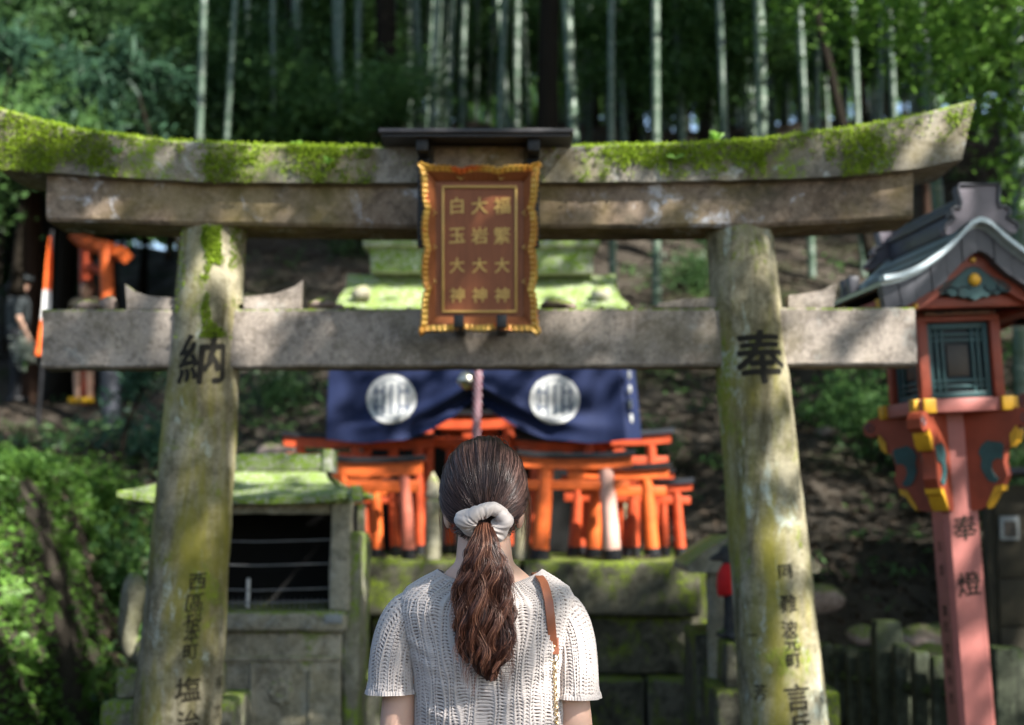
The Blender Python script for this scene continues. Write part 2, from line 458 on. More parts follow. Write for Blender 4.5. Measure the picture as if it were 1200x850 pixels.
M['panebrown'] = painted('brown paper pane', (0.055, 0.045, 0.035), 0.6, 0.5, 14, 0.1)
M['yellow'] = painted('yellow tip paint', (0.62, 0.33, 0.02), 0.75, 0.5, 14, 0.2, (0.4, 0.2, 0.05))
M['copperroof'] = None
k = NM('lantern roof sheet'); a = k.noise(7, 5, 0.65)
M['copperroof'] = k.done(k.mix(a, (0.22, 0.25, 0.25), (0.42, 0.47, 0.47)), 0.35, k.bump(k.noise(50, 4), 0.1, 0.003), 0.5, 0.3)
M['bandmetal'] = painted('sunlit verge metal', (0.55, 0.64, 0.68), 0.75, 0.35, 9, 0.2, (0.3, 0.33, 0.33))  # paler than the roof sheet: the sun on the edge is coloured in
M['tilegrey'] = painted('dark roof edge', (0.085, 0.085, 0.10), 0.6, 0.42, 9, 0.3, (0.13, 0.12, 0.14))
M['ornament'] = painted('ridge ornament clay', (0.16, 0.14, 0.165), 0.7, 0.42, 9, 0.3, (0.25, 0.23, 0.26))
M['palewood'] = painted('carved pale panel', (0.36, 0.2, 0.15), 0.7, 0.6, 14, 0.3, (0.1, 0.06, 0.05))
M['interior'] = painted('interior shade black', (0.006, 0.006, 0.006), 0.7, 0.9, 10, 0.0)  # near-black colour stands in for the shade inside the shrines
M['wire'] = painted('grey wire rail', (0.18, 0.18, 0.18), 0.7, 0.5, 30, 0.2)
M['candle'] = painted('white wax', (0.75, 0.74, 0.7), 0.9, 0.5, 30, 0.0)
M['bib'] = painted('red bib cloth', (0.66, 0.012, 0.012), 0.7, 0.8, 14, 0.0, bump=0.3)
k = NM('navy cloth')
wv = k.noise(260, 2, 0.6)
M['navy'] = k.done(k.mix(k.noise(4, 4), (0.006, 0.0097, 0.031), (0.015, 0.023, 0.066)), 0.75, k.bump(wv, 0.1, 0.002), 0.12)
M['crestwhite'] = painted('white crest dye', (0.50, 0.50, 0.48), 0.7, 0.8, 40, 0.35, (0.28, 0.29, 0.33))
M['crestgrey'] = painted('crest line dye', (0.10, 0.115, 0.15), 0.8, 0.8, 40, 0.2, (0.3, 0.3, 0.33))
k = NM('bell metal'); M['bell'] = k.done(k.mix(k.noise(8, 4), (0.3, 0.29, 0.24), (0.5, 0.49, 0.42)), 0.28, None, 0.5, 0.9)
k = NM('twisted rope')
M['rope'] = k.done(k.mix(k.step(k.wave(14, k.map((1, 1, 1), (0, R(35), 0)), 0.5), 0.4, 0.6), (0.13, 0.02, 0.03), (0.34, 0.26, 0.29)), 0.8, None, 0.2)
M['oldwood'] = painted('dark old boards', (0.06, 0.05, 0.03), 0.5, 0.8, 5, 0.4, (0.1, 0.1, 0.06))
M['whiteframe'] = painted('white frame', (0.24, 0.26, 0.26), 0.8, 0.6, 9, 0.2)

# ground: damp brown soil, litter colours, moss patches
k = NM('forest soil')
a = k.noise(1.2, 8, 0.7); b = k.noise(11, 6, 0.75)
col = k.mix(k.step(a, 0.35, 0.68), (0.034, 0.028, 0.021), (0.092, 0.078, 0.062))
col = k.mix(k.step(k.voro(26, out=0), 0.05, 0.5), k.mix(0.5, col, (0.07, 0.055, 0.043)), col)
col = k.mix(k.step(b, 0.5, 0.7), col, (0.05, 0.042, 0.034))
col = k.mix(k.math('MULTIPLY', k.step(k.noise(0.55, 6, 0.7, k.map(loc=(4, 4, 4))), 0.5, 0.66), 0.65), col, (0.035, 0.05, 0.014))
M['soil'] = k.done(col, 0.95, k.bump(k.math('ADD', b, k.noise(40, 5, 0.7)), 0.9, 0.05), 0.1)
M['litter'] = leafmat('dry fallen leaves', (0.028, 0.020, 0.014), (0.12, 0.09, 0.064), 0.1, 0.8, spec=0.2)
# bamboo
k = NM('bamboo culm')
z = k.sep(k.pos)[2]
ring = k.math('FRACT', k.math('MULTIPLY', z, 2.9))
col = k.mix(k.noise(1.4, 4), (0.030, 0.058, 0.036), (0.075, 0.115, 0.075))
col = k.mix(k.math('MULTIPLY', k.step(k.noise(3.2, 6, 0.7, k.map((3, 3, 0.7))), 0.48, 0.66), 0.6), col, (0.16, 0.19, 0.16))
col = k.mix(k.step(ring, 0.06, 0.0), col, (0.25, 0.27, 0.22))
M['bamboo'] = k.done(col, 0.42, None, 0.4)
k = NM('shaded bark'); a = k.noise(4, 7, 0.75, k.map((6, 6, 1)))
M['bark'] = k.done(k.mix(a, (0.006, 0.005, 0.004), (0.026, 0.021, 0.015)), 0.95, k.bump(a, 0.9, 0.03), 0.1)
k = NM('reddish bark'); a = k.noise(4, 7, 0.75, k.map((6, 6, 1)))
M['redbark'] = k.done(k.mix(a, (0.022, 0.012, 0.009), (0.07, 0.042, 0.03)), 0.95, k.bump(a, 0.9, 0.03), 0.1)
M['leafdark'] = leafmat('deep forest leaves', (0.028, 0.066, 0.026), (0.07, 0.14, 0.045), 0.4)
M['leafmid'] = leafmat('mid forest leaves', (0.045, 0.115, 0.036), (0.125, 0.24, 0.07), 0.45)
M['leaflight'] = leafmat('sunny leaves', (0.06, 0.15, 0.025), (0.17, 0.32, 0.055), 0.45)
M['leafblue'] = leafmat('bluish bamboo leaves', (0.025, 0.07, 0.042), (0.07, 0.155, 0.085), 0.35)
M['fern'] = leafmat('fern fronds', (0.06, 0.15, 0.02), (0.20, 0.36, 0.06), 0.4)
# people
k = NM('skin'); M['skin'] = k.done(k.mix(k.noise(30, 4), (0.60, 0.36, 0.26), (0.68, 0.43, 0.32)), 0.5, k.bump(k.noise(400, 3), 0.08, 0.001), 0.35, Subsurface_Weight=0.12, Subsurface_Scale=0.02)
k.b.inputs['Subsurface Radius'].default_value = (1.0, 0.35, 0.2)
def hairmat(name, c0, c1, c2, rough=0.36):
    k = NM(name); ri = k.geo.outputs['Random Per Island']
    col = k.ramp(ri, [(0.0, c0), (0.55, c1), (1.0, c2)])
    return k.done(col, rough, None, 0.42)
M['hairtop'] = hairmat('combed hair', (0.018, 0.010, 0.011), (0.062, 0.034, 0.030), (0.18, 0.10, 0.08), 0.33)
M['hairtail'] = hairmat('wavy tail hair', (0.030, 0.011, 0.008), (0.10, 0.035, 0.022), (0.28, 0.12, 0.07), 0.36)
M['hairtaildark'] = hairmat('dark tail locks', (0.016, 0.006, 0.005), (0.045, 0.016, 0.011), (0.13, 0.05, 0.03), 0.34)
M['hairtaillight'] = hairmat('light tail locks', (0.05, 0.018, 0.012), (0.17, 0.066, 0.04), (0.42, 0.21, 0.13), 0.38)
k = NM('satin scrunchie'); M['scrunchie'] = k.done(k.mix(k.noise(60, 3), (0.42, 0.36, 0.33), (0.50, 0.435, 0.40)), 0.5, k.bump(k.noise(500, 2), 0.1, 0.001), 0.4, Sheen_Weight=0.3)
k = NM('cream knit'); hole = k.attr('hole')
col = k.mix(k.noise(220, 3, 0.7), (0.45, 0.395, 0.365), (0.575, 0.51, 0.475))
col = k.mix(k.math('MULTIPLY', k.noise(700, 2), 0.25), col, (0.33, 0.29, 0.275))
col = k.mix(hole, col, (0.11, 0.082, 0.072))
M['knit'] = k.done(col, 0.9, k.bump(k.noise(900, 3, 0.7), 0.35, 0.0012), 0.15, Sheen_Weight=0.25)
k = NM('tan leather'); M['leather'] = k.done(k.mix(k.noise(40, 5), (0.24, 0.075, 0.035), (0.36, 0.125, 0.062)), 0.42, k.bump(k.noise(300, 4), 0.15, 0.001), 0.45)
k = NM('pale gold chain'); M['chain'] = k.done((0.72, 0.55, 0.32), 0.28, None, 0.5, 0.9)
M['greytee'] = painted('dark grey cotton', (0.045, 0.055, 0.06), 0.7, 0.9, 12, 0.0)
M['darkcloth'] = painted('dark trousers', (0.012, 0.014, 0.018), 0.7, 0.9, 12, 0.0)
M['beigecloth'] = painted('beige cotton', (0.36, 0.29, 0.2), 0.8, 0.9, 12, 0.0)
M['whitecloth'] = painted('white cotton', (0.6, 0.6, 0.6), 0.8, 0.9, 12, 0.0)
M['yellowshoe'] = painted('yellow canvas', (0.75, 0.45, 0.02), 0.8, 0.7, 12, 0.0)
M['darkhair'] = painted('dark hair', (0.02, 0.013, 0.01), 0.6, 0.5, 40, 0.3, (0.06, 0.035, 0.025))
M['reddishhair'] = painted('reddish hair', (0.10, 0.03, 0.015), 0.6, 0.5, 40, 0.3, (0.16, 0.06, 0.03))
M['eye'] = painted('dark eye', (0.01, 0.008, 0.006), 1, 0.2, 40, 0.0)
M['lip'] = painted('lips', (0.45, 0.15, 0.13), 0.9, 0.5, 40, 0.0)
# ------------------------------------------------------------------ terrain
def H(x, y):
    x = np.asarray(x, float); y = np.asarray(y, float)
    main = np.where(y < 8.0, 0.0, np.where(y < 26, 0.47 * (y - 8), 0.47 * 18 + 0.05 * (y - 26)))
    main = main - 0.5 * np.exp(-((y - 8.0) / 1.2) ** 2) * 0.3 + 0.3 * sstep(7.6, 8.6, y) * (y < 30)
    left = np.where(y < 20, np.interp(y, [8, 16.3, 17.4, 20], [1.78, 2.42, 2.85, 2.85]), 2.85 + 0.34 * (y - 20))
    left = np.where(y > 36, 2.85 + 0.34 * 16 + 0.05 * (y - 36), left)
    b = np.where(y < 8, 1.98, 1.98 + 0.165 * (y - 8)); w = np.where(y < 8, 0.75, 0.75 + 0.05 * (y - 8))
    L = sstep(0, 1, (-x - b) / w)
    z = main * (1 - L) + left * L
    z = z + 0.02 * (np.maximum(x - 6, 0)) * (y > 8)
    return z

def Hn(x, y):
    """ground height with its small lumps"""
    z = float(H(x, y))
    a = 0.22 if y > 9 and not (x < -2 and y < 19.5) else (0.10 if x < -2 else 0.015)
    return z + a * mnoise.fractal(Vector((x * 0.55, y * 0.55, 1.3)), 1.0, 2.0, 4)

def build_ground():
    xs = np.concatenate([np.linspace(-70, -14, 30)[:-1], np.linspace(-14, 14, 225), np.linspace(14, 70, 30)[1:]])
    ys = np.concatenate([np.linspace(-30, 3, 24)[:-1], np.linspace(3, 30, 216), np.linspace(30, 140, 50)[1:]])
    X, Y = np.meshgrid(xs, ys)
    Z = H(X, Y)
    amp = np.where((Y > 9) & ~((X < -2) & (Y < 19.5)), 0.22, np.where(X < -2, 0.10, 0.015))
    nz = np.array([mnoise.fractal(Vector((x * 0.55, y * 0.55, 1.3)), 1.0, 2.0, 4) for x, y in zip(X.ravel(), Y.ravel())]).reshape(X.shape)
    Z = Z + amp * nz
    V = np.stack([X, Y, Z], -1).reshape(-1, 3)
    o = part('ground', V, grid_faces(len(xs), len(ys)), M['soil']); o['kind'] = 'structure'
build_ground()

# ------------------------------------------------------------------ the stone gate
GY = 5.2
gx = P(562, 400, GY)[0]
gate = thing('torii_gate', 'large weathered stone shrine gate with mossy curved top beam and carved pillars', 'torii gate', (gx, GY, 0))

def interp(px, tab):
    return np.interp(px, [a for a, b in tab], [b for a, b in tab])

# top beam: stations follow its gentle upward sweep
top_tab = [(-30, 119), (0, 128), (50, 142), (100, 153), (200, 164), (300, 169), (430, 171), (562, 172), (700, 170), (800, 168), (870, 164), (1000, 149), (1050, 140), (1100, 130), (1150, 116)]
bot_tab = [(-30, 190), (0, 199), (100, 206), (200, 211), (300, 214), (562, 215), (800, 212), (900, 210), (1000, 205), (1072, 199), (1130, 188), (1150, 184)]
YF = 5.02; YB = 5.38
rings = []
st = np.concatenate([np.linspace(-26, 1148, 110)])
for i, s in enumerate(st):
    f = (s + 26) / 1174.0
    xt = P(s, 300, YF)[0]
    sb = -10 + f * 1142                      # the cut ends slant inwards to the bottom
    xb = P(sb, 300, YF)[0]
    zt = P(600, interp(s, top_tab), YF)[2]; zb = P(600, interp(sb, bot_tab), YF)[2]
    dz = zt - zb; pts = []
    def q(y, zf):                            # zf 0 bottom .. 1 top
        return (xb + (xt - xb) * zf, y, zb + dz * zf)
    for zf in (0.02, 0.25, 0.5, 0.75, 0.95): pts.append(q(YF + 0.012 * (1 - zf), zf))
    for yy in (YF + 0.02, YF + 0.09): pts.append(q(yy, 1.0 + (yy - YF) * 0.25 / dz * 0.5))
    pts.append(q((YF + YB) / 2, 1.0 + 0.03 / dz))
    for yy in (YB - 0.09, YB - 0.02): pts.append(q(yy, 1.0))
    for zf in (0.95, 0.5, 0.02): pts.append(q(YB, zf))
    for yy in (YB - 0.05, YB - 0.18, YF + 0.05): pts.append(q(yy, 0.0))
    rings.append(np.array(pts))
def roughen(V, amp, sc, seed):
    out = V.copy()
    for i, v in enumerate(V):
        p = Vector(v) * sc + Vector((seed, seed * 2, seed * 3))
        n = mnoise.noise_vector(p) * amp + mnoise.noise_vector(p * 3.7) * amp * 0.45
        out[i] += np.array(n)
    return out
V, F = loft(rings)
V = roughen(V, 0.006, 6, 1.0)
kasagi = part('kasagi_beam', V, F, M['kasagi'], gate, autosmooth=45)

# lintel under it
def beam(name, pts_px, yf, yb, mat, ends=0.0, bev=0.012, n=60, amp=0.004, seed=2.0):
    (x0, x1, t_tab, b_tab) = pts_px
    rs = []
    for s in np.linspace(x0, x1, n):
        x = P(s, 300, yf)[0]; zt = P(600, interp(s, t_tab), yf)[2]; zb = P(600, interp(s, b_tab), yf)[2]
        b = bev
        rs.append(np.array([(x, yf, zb + b), (x, yf, (zb * 2 + zt) / 3), (x, yf, (zb + zt * 2) / 3), (x, yf, zt - b), (x, yf + b, zt), (x, (yf + yb) / 2, zt), (x, yb - b, zt), (x, yb, zt - b),
                            (x, yb, (zb + zt) / 2), (x, yb, zb + b), (x, yb - b, zb), (x, (yf + yb) / 2, zb), (x, yf + b, zb)]))
    V, F = loft(rs); V = roughen(V, amp, 7, seed)
    return part(name, V, F, mat, gate, autosmooth=40)
beam('shimaki_lintel', (52, 1072, [(52, 203), (300, 210), (562, 211), (800, 208), (1072, 196)], [(52, 258), (200, 263), (562, 268), (900, 265), (1072, 256)]), 5.075, 5.335, M['shimaki'])
beam('nuki_beam', (52.5, 1070.5, [(52, 362.5), (1071, 360)], [(52, 431.5), (1071, 428.5)]), 5.135, 5.265, M['nuki'], bev=0.009, seed=5.0)

# pillars
PIL = {}
def pillar(key, top, bot, r_top, r_bot):
    a = P(top[0], top[1], GY); b = P(bot[0], bot[1], GY)
    d = (a - b) / (a[2] - b[2])
    p_top = b + d * (P(600, 246, GY)[2] - b[2]); p_bot = b + d * (-0.05 - b[2])
    zt, zb = p_top[2], p_bot[2]
    def at(z):
        f = (z - zb) / (zt - zb)
        c = p_bot + (p_top - p_bot) * f
        f2 = (z - b[2]) / (a[2] - b[2])
        return c, (r_bot + (r_top - r_bot) * f2)
    PIL[key] = at
    rs = []
    for z in np.linspace(zb, zt, 90):
        c, r = at(z)
        an = np.arange(56) * 2 * math.pi / 56
        rs.append(np.stack([c[0] + r * np.cos(an), c[1] + r * np.sin(an), np.full(56, z)], -1))
    V, F = loft(rs); V = roughen(V, 0.0045, 5, 3.0 if key == 'L' else 8.0)
    o = part('pillar', V, F, M['pillar'], gate, autosmooth=60)
    c, r = at(0.1)
    mb = MB(); mb.tube([(c[0], c[1], -0.05), (c[0], c[1], 0.04), (c[0], c[1], 0.10), (c[0], c[1], 0.115)], [r * 1.5, r * 1.5, r * 1.4, r * 1.1], 40)
    mb.build('pillar_base', M['pillar'], o)
    return o
pl = pillar('L', (251.5, 270), (207, 850), 0.1205, 0.156)
pr = pillar('R', (865.5, 266), (920, 850), 0.1225, 0.156)
pl['label'] = 'left pillar with a sunlit mossy head'; pr['label'] = 'right pillar streaked ochre and pale'

def on_pillar(key, V, px, py, stretch=1.0):
    """bend flat lettering (x,z metres, centred) round the pillar where the photo shows it"""
    at = PIL[key]; tgt = P(px, py, GY - 0.13); z0 = tgt[2]
    out = []
    for v in V:
        z = z0 + v[2] * stretch; c, r = at(z); r += 0.0022 - v[1]
        c0, r0 = at(z0); s = np.clip((tgt[0] - c0[0]) / r0, -0.97, 0.97)
        a = math.asin(s) + v[0] / r
        out.append((c[0] + r * math.sin(a), c[1] - r * math.cos(a), z))
    return roughen(np.array(out), 0.0045, 5, 3.0 if key == 'L' else 8.0)
def carve(key, items, name, mat, parent):
    for ch, px, py, size, wgt in items:
        mb = MB()
        V, F = text_mesh(ch, size, wgt)
        V[:, 0] += 0.0025 * np.sin(V[:, 2] * 140 + px)        # hand-cut wobble
        mb.add(on_pillar(key, V, px, py), F)
        mb.build(name, mat, parent, smooth=False, auto=None)
carve('L', [('納', 236, 420, 0.195, 0.022)], 'carved_character', M['ink'], pl)
carve('L', [('西', 231, 681, 0.066, 0.008), ('區', 229, 706, 0.072, 0.008), ('桜', 227, 727, 0.064, 0.006), ('本', 226, 744, 0.060, 0.006), ('町', 224, 764, 0.058, 0.006),
            ('塩', 221, 807, 0.092, 0.018), ('治', 221, 846, 0.088, 0.012), ('家', 250, 802, 0.05, 0.004), ('次', 248, 838, 0.06, 0.004)], 'weathered_character', M['inkfaint'], pl)
carve('R', [('奉', 893, 418, 0.205, 0.022)], 'carved_character', M['ink'], pr)
carve('R', [('同', 919, 669, 0.055, 0.008), ('難', 923, 707, 0.066, 0.006), ('波', 925, 736, 0.060, 0.006), ('元', 927, 754, 0.056, 0.006), ('町', 928, 773, 0.058, 0.006),
            ('言', 933, 816, 0.098, 0.016), ('兵', 937, 850, 0.09, 0.012), ('芳', 892, 812, 0.06, 0.003), ('一', 884, 745, 0.05, 0.003), ('衛', 966, 818, 0.05, 0.004)], 'weathered_character', M['inkfaint'], pr)

# wedges on the tie beam beside the pillars
def wedge(poly_px, y0, y1, lab):
    pts = [P(px, py, (y0 + y1) / 2)[[0, 2]] for px, py in poly_px]
    V, F = prism(pts, y0, y1)
    o = part('wedge', V, F, M['nuki'], gate, smooth=False); o['label'] = lab
wedge([(150, 335), (160, 343), (178, 349), (208, 351), (208, 364), (152, 364)], 5.14, 5.22, 'stone wedge left of the left pillar')
wedge([(357, 330), (347, 338), (325, 346), (288, 350), (288, 364), (353, 364)], 5.14, 5.22, 'stone wedge right of the left pillar')
wedge([(979, 332), (962, 342), (940, 346), (922, 348), (922, 362), (974, 362)], 5.15, 5.23, 'stone wedge right of the right pillar')
wedge([(770, 357), (800, 352), (838, 350), (838, 362), (768, 362)], 5.15, 5.23, 'low wedge left of the right pillar')

# moss tufts on the beam, many tiny blades in patches
def tufts():
    C = []; g = np.random.default_rng(3)
    for _ in range(110000):
        s = g.uniform(-24, 1140); zf = g.random()
        onface = g.random() < 0.72
        x = P(s, 300, YF)[0]; tp = interp(s, top_tab); bp = interp(s, bot_tab)
        n = mnoise.fractal(Vector((x * 2.6, zf * 0.5, 2.0)), 1.0, 2.0, 5) + 0.5 * mnoise.noise(Vector((x * 11, zf * 1.5, 7))) + 0.42 * mnoise.noise(Vector((x * 34, zf * 3.2, 3)))
        left = s < 440
        dens = 0.18 if left else (0.10 if 730 < s < 1040 else -0.25)
        if left and 215 < s < 240 or left and 60 < s < 105: dens -= 0.3
        if onface:
            if g.random() > 1 / (1 + math.exp(-(n + dens + (zf - 0.5) * (0.2 if left else 0.5) - 0.26) / 0.10)): continue
            py = bp + (tp - bp) * zf
            C.append(P(s, py, YF - 0.002))
        else:
            if s > 1085 or g.random() > 1 / (1 + math.exp(-(n + dens + 0.2) / 0.12)): continue
            y = g.uniform(YF, YB - 0.02); p = P(s, tp, YF); C.append((p[0], y, p[2] + 0.006 + (y - YF) * 0.1))
        if len(C) > 26000: break
    C = np.array(C) + g.normal(0, 0.0025, (len(C), 3))
    V, F = leaf_cloud(C, 0.0095, 0.8, -0.1, 0.2, g)
    part('moss_tufts', V, F, M['mosstuft'], kasagi)
    # moss on the head of the left pillar
    C = []
    for _ in range(9000):
        z = P(600, g.uniform(272, 400), GY)[2]; a = g.normal(0.1, 0.45); c, r = PIL['L'](z)
        if mnoise.fractal(Vector((a * 1.5, z * 5, 4)), 1, 2, 4) + (z - 2.3) * 0.5 < 0.12: continue
        C.append((c[0] + r * math.sin(a), c[1] - r * math.cos(a), z))
    C = np.array(C) + g.normal(0, 0.002, (len(C), 3))
    V, F = leaf_cloud(C[:2600], 0.011, 0.8, -0.1, 0.2, g); part('moss_tufts', V, F, M['mosstuft'], pl)
tufts()

# stones set on the tie beam
def pebble(px, py, w, h, Y, lab):
    c = P(px, py, Y); s = 1667 / Y
    V, F = ellipsoid((0, 0, 0), (w / s / 2, w / s / 2.6, h / s / 2), 16, 10)
    V = roughen(V, w / s * 0.10, 16, px * 0.1); V[:, 2] = np.maximum(V[:, 2], -h / s * 0.42)
    V += c; V[:, 2] += P(600, 361.5, 5.135)[2] - V[:, 2].min() - 0.001
    o = part('stone', V, F, M['pebble'], autosmooth=35)
    return tag(o, lab, 'stone', 'stones left on the tie beam')
pebble(103, 356, 32, 14, 5.2, 'pale flat stone near the left end of the gate tie beam')
pebble(128, 352, 24, 19, 5.2, 'dark pointed stone beside the wedge on the left of the gate tie beam')
pebble(378, 354, 36, 16, 5.2, 'brown rounded stone on the tie beam right of the left pillar')
pebble(397, 357, 16, 9, 5.2, 'small brown stone beside a larger one right of the left pillar')
pebble(655, 354, 42, 14, 5.2, 'dark flat stone on the tie beam just right of the plaque')
pebble(760, 359, 30, 7, 5.2, 'low mossy stone on the tie beam left of the right pillar')

def sprig(px, py, Y, n, size, lab, seed):
    g = np.random.default_rng(seed); c = P(px, py, Y); mb = MB()
    for i in range(n):
        a = g.uniform(0, 2 * math.pi); e = g.uniform(0.5, 1.2)
        d = np.array([math.cos(a) * math.cos(e), math.sin(a) * math.cos(e) * 0.6, math.sin(e)]); L = size * g.uniform(0.6, 1.1)
        sd = unit(np.cross(d, np.array([0.1, -1, 0.2]))); 
        pts = []
        for t, w in ((0, 0.03), (0.35, 0.13), (0.7, 0.11), (1, 0.0)):
            p = c + d * L * t - np.array([0, 0, 1]) * L * 0.35 * t * t
            pts += [p + sd * w * L, p - sd * w * L]
        mb.add(np.array(pts), [[0, 1, 3, 2], [2, 3, 5, 4], [4, 5, 7, 6]])
    o = mb.build('fern_sprig', M['sprig'], auto=None)
    return tag(o, lab, 'fern sprig', 'sprigs growing on the gate')
sprig(346, 172, 5.08, 7, 0.055, 'tiny fern sprig on the sunlit left half of the gate top', 1)
sprig(840, 164, 5.15, 12, 0.065, 'bushy fern sprig on the gate top above the right pillar', 2)
sprig(792, 186, 5.0, 6, 0.05, 'small sprig hanging on the gate front left of the right pillar', 3)
sprig(137, 180, 5.0, 6, 0.045, 'small sprig on the mossy front near the left end of the gate', 4)
sprig(385, 192, 5.0, 7, 0.05, 'pale sprig on the mossy gate front left of the plaque', 5)
sprig(528, 159, 4.9, 4, 0.045, 'two leaf seedling on the dark plate over the plaque', 6)

# ------------------------------------------------------------------ the hanging plaque
PY = 4.93
pc = P(562, 292, PY)
plaque = thing('shrine_plaque', 'carved brown wooden plaque with scalloped gold rim and gold characters hung on the gate', 'plaque', tuple(pc))
tilt = R(7)
hw, hh = 0.196, 0.285
RT = np.array(Matrix.Rotation(tilt, 3, 'X'))
def plq(V): return np.asarray(V, float) @ RT.T
mb = MB(); mb.bb((-0.165, 0.0, -0.248), (0.165, 0.02, 0.248))
V, F = mb.V[0], mb.F
part('board', plq(V), F, M['plaque'], plaque, local=True, smooth=False)
# rim: a closed path round the board, wavy outside
def rim_path(n=420):
    """(x,z, outward nx,nz, arc) round a rectangle starting bottom left"""
    out = []; per = 2 * (2 * hw + 2 * hh)
    for i in range(n):
        s = per * i / n
        if s < 2 * hw: x, z, nx, nz, u = -hw + s, -hh, 0, -1, s / (2 * hw)
        elif s < 2 * hw + 2 * hh: x, z, nx, nz, u = hw, -hh + s - 2 * hw, 1, 0, (s - 2 * hw) / (2 * hh)
        elif s < 4 * hw + 2 * hh: x, z, nx, nz, u = hw - (s - 2 * hw - 2 * hh), hh, 0, 1, (s - 2 * hw - 2 * hh) / (2 * hw)
        else: x, z, nx, nz, u = -hw, hh - (s - 4 * hw - 2 * hh), -1, 0, (s - 4 * hw - 2 * hh) / (2 * hh)
        out.append((x, z, nx, nz, u, s))
    return out
rp = rim_path(); ins, mid, lip, outr, back = [], [], [], [], []
for x, z, nx, nz, u, s in rp:
    side = nx != 0
    lob = abs(math.sin(math.pi * u * (3 if not side else 4.0)))
    cor = max(abs(x) / hw, 0) ** 14 * max(abs(z) / hh, 0) ** 14
    o_ = -0.012 + 0.013 * lob ** 0.6 + 0.016 * cor
    rid = 0.0025 * math.sin(s * 330)
    ox, oz = x + nx * o_ + (math.copysign(0.012, x) * cor), z + nz * o_ + (math.copysign(0.012, z) * cor)
    ins.append((x * 0.152 / hw, -0.004, z * 0.235 / hh))
    mid.append((x * 0.155 / hw, -0.006, z * 0.238 / hh))
    lip.append((ox - nx * 0.018, -0.040 + rid, oz - nz * 0.018))
    outr.append((ox + nx * rid * 0.7, -0.050 + rid, oz + nz * rid * 0.7))
    back.append((ox + nx * (0.008 + rid), -0.012, oz + nz * (0.008 + rid)))
V, F = loft([mid, lip], caps=False)
part('border', plq(V), [f[::-1] for f in F], M['plaqueborder'], plaque, local=True, autosmooth=50)
V, F = loft([lip, outr, back, [(b[0] * 0.9, 0.012, b[2] * 0.93) for b in back]], caps=False)
part('rim', plq(V), [f[::-1] for f in F], M['gold'], plaque, local=True, autosmooth=50)
mb = MB()
lw = 0.0075
for (x0, x1, z0, z1) in ((-0.132, 0.132, 0.214, 0.214 + lw), (-0.132, 0.132, -0.216 - lw, -0.216), (-0.132, -0.132 + lw, -0.216, 0.214), (0.132 - lw, 0.132, -0.216, 0.214)):
    mb.bb((x0, -0.0115, z0), (x1, -0.001, z1), 0.002)
mb.xf(Matrix(RT.tolist()).to_4x4())
mb.build('inner_frame', M['giltline'], plaque, local=True)
rows = ['白大福', '玉岩繁', '大大大', '神神神']
for r, row in enumerate(rows):
    for c, ch in enumerate(row):
        V, F = text_mesh(ch, 0.062 if r < 2 else 0.056, 0.010, 0)
        V = V + np.array([-0.079 + c * 0.079, -0.004, 0.152 - r * 0.1045]); part('gilt_character', plq(V), F, M['giltline'], plaque, local=True, smooth=False)
# little scroll flourishes in the border
mb = MB()
for sx in (-1, 1):
    for zc in (0.12, 0.0, -0.12):
        t = np.linspace(0, 1, 26); a = t * 5.2
        mb.tube(np.stack([sx * (0.158 + 0.014 * np.cos(a) * (1 - t * 0.5)), np.full(26, -0.022), zc + 0.05 * (t - 0.5) + 0.01 * np.sin(a)], -1), 0.0016, 6)
for sz in (-1, 1):
    for xc in (-0.07, 0.07):
        t = np.linspace(0, 1, 26); a = t * 5.2
        mb.tube(np.stack([xc + 0.05 * (t - 0.5) + 0.01 * np.sin(a), np.full(26, -0.022), sz * (0.246 + 0.010 * np.cos(a) * (1 - t * 0.5))], -1), 0.0016, 6)
mb.xf(Matrix(RT.tolist()).to_4x4()); mb.build('scrollwork', M['giltline'], plaque, local=True)
# iron fittings: canopy plate, two side straps, two hooks
a = P(447, 163, 4.93); b = P(671, 163, 4.93)
mb = MB(); mb.bb((a[0], 4.82, a[2] - 0.006), (b[0], 5.30, a[2] + 0.010), 0.003)
mb.bb((a[0] + 0.01, 4.835, a[2] - 0.017), (b[0] - 0.01, 4.86, a[2] - 0.007), 0.002)
mb.build('canopy_plate', M['plate'], plaque)
for sgn, px in ((0, 497), (1, 625)):
    x0 = P(px - 7, 200, 4.985)[0]; x1 = P(px + 7, 200, 4.985)[0]
    mb = MB(); mb.bb((x0, 4.965, P(600, 290, 4.98)[2]), (x1, 5.005, a[2] - 0.012), 0.003)
    mb.bb((x0, 4.86, a[2] - 0.06), (x1, 4.964, a[2] - 0.013), 0.003)
    mb.build('bracket', M['blackmetal'], plaque)
mb = MB(); c0 = P(561, 187, 4.99); mb.bb((c0[0] - 0.16, 4.985, P(600, 200, 4.99)[2]), (c0[0] + 0.16, 5.0, P(600, 172, 4.99)[2]), 0.003)
mb.build('back_board', M['shimaki'], plaque)
for px in (538, 588):
    p = P(px, 378, 4.93); x = p[0]
    zb = P(600, 386, 4.95)[2]
    mb = MB(); mb.bb((x - 0.018, 4.912, zb), (x + 0.018, 5.134, zb + 0.012), 0.003)
    mb.bb((x - 0.018, 4.897, zb), (x + 0.018, 4.911, zb + 0.045), 0.003)
    mb.build('hook', M['blackmetal'], plaque)
